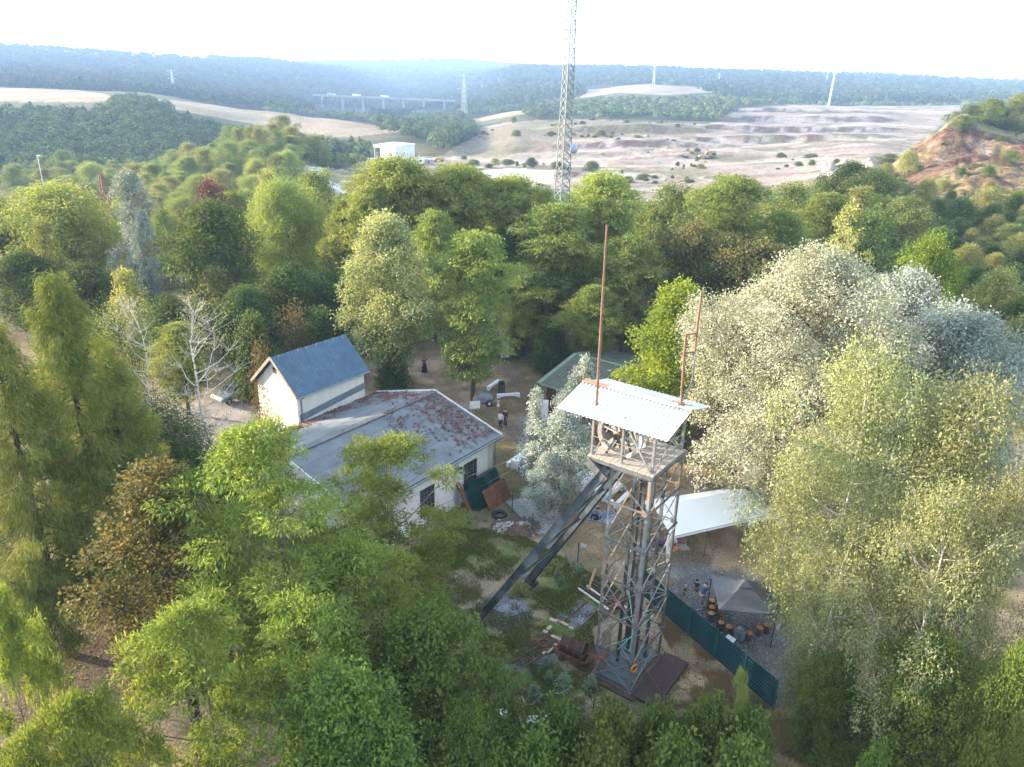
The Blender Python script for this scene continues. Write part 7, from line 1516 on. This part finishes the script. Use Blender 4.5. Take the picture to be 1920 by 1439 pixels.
# far hill at the right end of the skyline
# --- grass
def grass(name, label, poly, n, h, w_, leafkey, seed, clump=1.1, lean=.45):
    rng = np.random.default_rng(seed); W_ = np.array([G(a, b_, 0)[:2] for a, b_ in poly]); lo, hi = W_.min(0), W_.max(0); p_ = rng.uniform(lo, hi, (n * 3, 2)); k = inpoly(p_[:, 0], p_[:, 1], [tuple(q) for q in W_]) & (fbm(p_[:, 0] / clump, p_[:, 1] / clump, seed, 3) + rng.normal(0, .08, len(p_)) > .47); p_ = p_[k][:n]; m_ = len(p_)
    a = rng.uniform(0, 2 * pi, m_); hh = h * rng.uniform(.5, 1.3, m_); ln = rng.normal(0, lean, (m_, 2)) * hh[:, None]; ww = w_ * rng.uniform(.6, 1.3, m_); dx = np.cos(a) * ww / 2; dy = np.sin(a) * ww / 2; V = np.zeros((m_, 4, 3))
    V[:, 0] = np.stack([p_[:, 0] - dx, p_[:, 1] - dy, 0 * dx], 1); V[:, 1] = np.stack([p_[:, 0] + dx, p_[:, 1] + dy, 0 * dx], 1); V[:, 2] = np.stack([p_[:, 0] + ln[:, 0] + dx * .2, p_[:, 1] + ln[:, 1] + dy * .2, hh], 1); V[:, 3] = np.stack([p_[:, 0] + ln[:, 0] - dx * .2, p_[:, 1] + ln[:, 1] - dy * .2, hh], 1)
    o = link(name, np_mesh(name, V.reshape(-1, 3), np.arange(m_ * 4).reshape(-1, 4), LEAF[leafkey], tone=np.clip(fbm(p_[:, 0] / 2, p_[:, 1] / 2, seed + 3) * .7 + rng.random(m_) * .4 - .05, 0, 1))); return tag(o, label, 'grass', kind='stuff')
grass('grass', 'short green grass round the headframe', GREEN, 110000, .13, .03, 'grass', 3)
grass('dry_grass', 'dry yellow grass over the yard by the fence and marquee', [(1210, 1130), (1240, 1140), (1450, 1330), (1240, 1330), (1270, 1240)], 30000, .12, .025, 'straw', 5)
grass('dry_grass', 'tall dry grass in the lower right corner', [(1430, 1345), (1560, 1340), (1920, 1300), (1980, 1470), (1440, 1470)], 42000, .55, .035, 'straw', 7, 1.6, .5)
grass('dry_grass', 'thin dry grass over the yard between the tables', [(870, 700), (1000, 690), (1420, 900), (1300, 1080), (1080, 1040), (940, 930)], 60000, .09, .03, 'straw', 9, 1.5)
grass('grass', 'green undergrowth under the birches in the lower right corner', [(1500, 1330), (1700, 1260), (1980, 1240), (1980, 1460), (1600, 1460)], 9000, .40, .045, 'grass', 11, 1.9, .5)

def chips(name, label, polys, n, smin, smax, c1, c2, seed, thresh=0.0):
    rng = np.random.default_rng(seed); P_ = []
    for poly in polys:
        W_ = np.array([G(a, b_, 0)[:2] for a, b_ in poly]); lo, hi = W_.min(0), W_.max(0); ar = np.prod(hi - lo); p_ = rng.uniform(lo, hi, (int(n * ar), 2)); P_.append(p_[inpoly(p_[:, 0], p_[:, 1], [tuple(q) for q in W_]) & (fbm(p_[:, 0] / 1.3, p_[:, 1] / 1.3, seed) > thresh)])
    p_ = np.concatenate(P_); m_ = len(p_); s = smin + (smax - smin) * rng.random(m_) ** 2.2; a = rng.uniform(0, 2 * pi, m_); tilt = rng.normal(0, .35, (m_, 2)); V = np.zeros((m_, 4, 3))
    for i in range(4):
        q = a + i * pi / 2; r = s * rng.uniform(.7, 1.15, m_); dx, dy = np.cos(q) * r, np.sin(q) * r * .75; V[:, i, 0] = p_[:, 0] + dx; V[:, i, 1] = p_[:, 1] + dy; V[:, i, 2] = .012 + s * .35 + dx * tilt[:, 0] + dy * tilt[:, 1]
    o = link(name, np_mesh(name, V.reshape(-1, 3), np.arange(m_ * 4).reshape(-1, 4), leaf_mat(name + '_mat', c1, c2, 0.0, .9), tone=rng.random(m_))); return tag(o, label, name.replace('_', ' '), kind='stuff')
GRAV = [[(893, 1130), (930, 1106), (980, 1120), (1002, 1150), (985, 1180), (940, 1180), (900, 1160)], [(1040, 1165), (1085, 1125), (1115, 1135), (1118, 1160), (1080, 1185)], [(930, 1255), (1000, 1195), (1030, 1190), (1085, 1225), (1060, 1235), (1000, 1265)], [(1230, 1090), (1330, 1060), (1480, 1090), (1530, 1220), (1520, 1330), (1450, 1325), (1330, 1200), (1240, 1130)], [(1235, 1040), (1330, 1045), (1340, 1090), (1240, 1095)]]
chips('gravel', 'blue grey gravel spread round the headframe and gazebo', GRAV, 210, .015, .06, (.085, .095, .11), (.36, .38, .41), 41, .30)
chips('leaf_litter', 'dry brown leaf litter scattered over the yard', [[(780, 690), (1000, 660), (1200, 760), (1420, 900), (1330, 1060), (1100, 1050), (930, 930), (870, 760)], [(1240, 1130), (1450, 1330), (1230, 1340), (1200, 1240)], [(0, 1100), (250, 1100), (250, 1420), (0, 1420)]], 60, .02, .075, (.09, .06, .035), (.34, .24, .13), 43, .36)
# ------------------------------------------------------------------ haze
hm_ = bpy.data.materials.new('haze'); hm_.use_nodes = True; t_ = hm_.node_tree; t_.nodes.clear()
pv = t_.nodes.new('ShaderNodeVolumePrincipled'); pv.inputs['Color'].default_value = (0.42, 0.63, 1.0, 1); pv.inputs['Density'].default_value = 0.00021; pv.inputs['Anisotropy'].default_value = 0.0
ho = t_.nodes.new('ShaderNodeOutputMaterial'); t_.links.new(pv.outputs[0], ho.inputs['Volume'])
f = MB(); f.box((0, 0, (float(TZ.min()) - 2 + 330) / 2), (13400, 13400, 330 - float(TZ.min()) + 2))
o = tag(f.build('haze', hm_), kind='stuff')
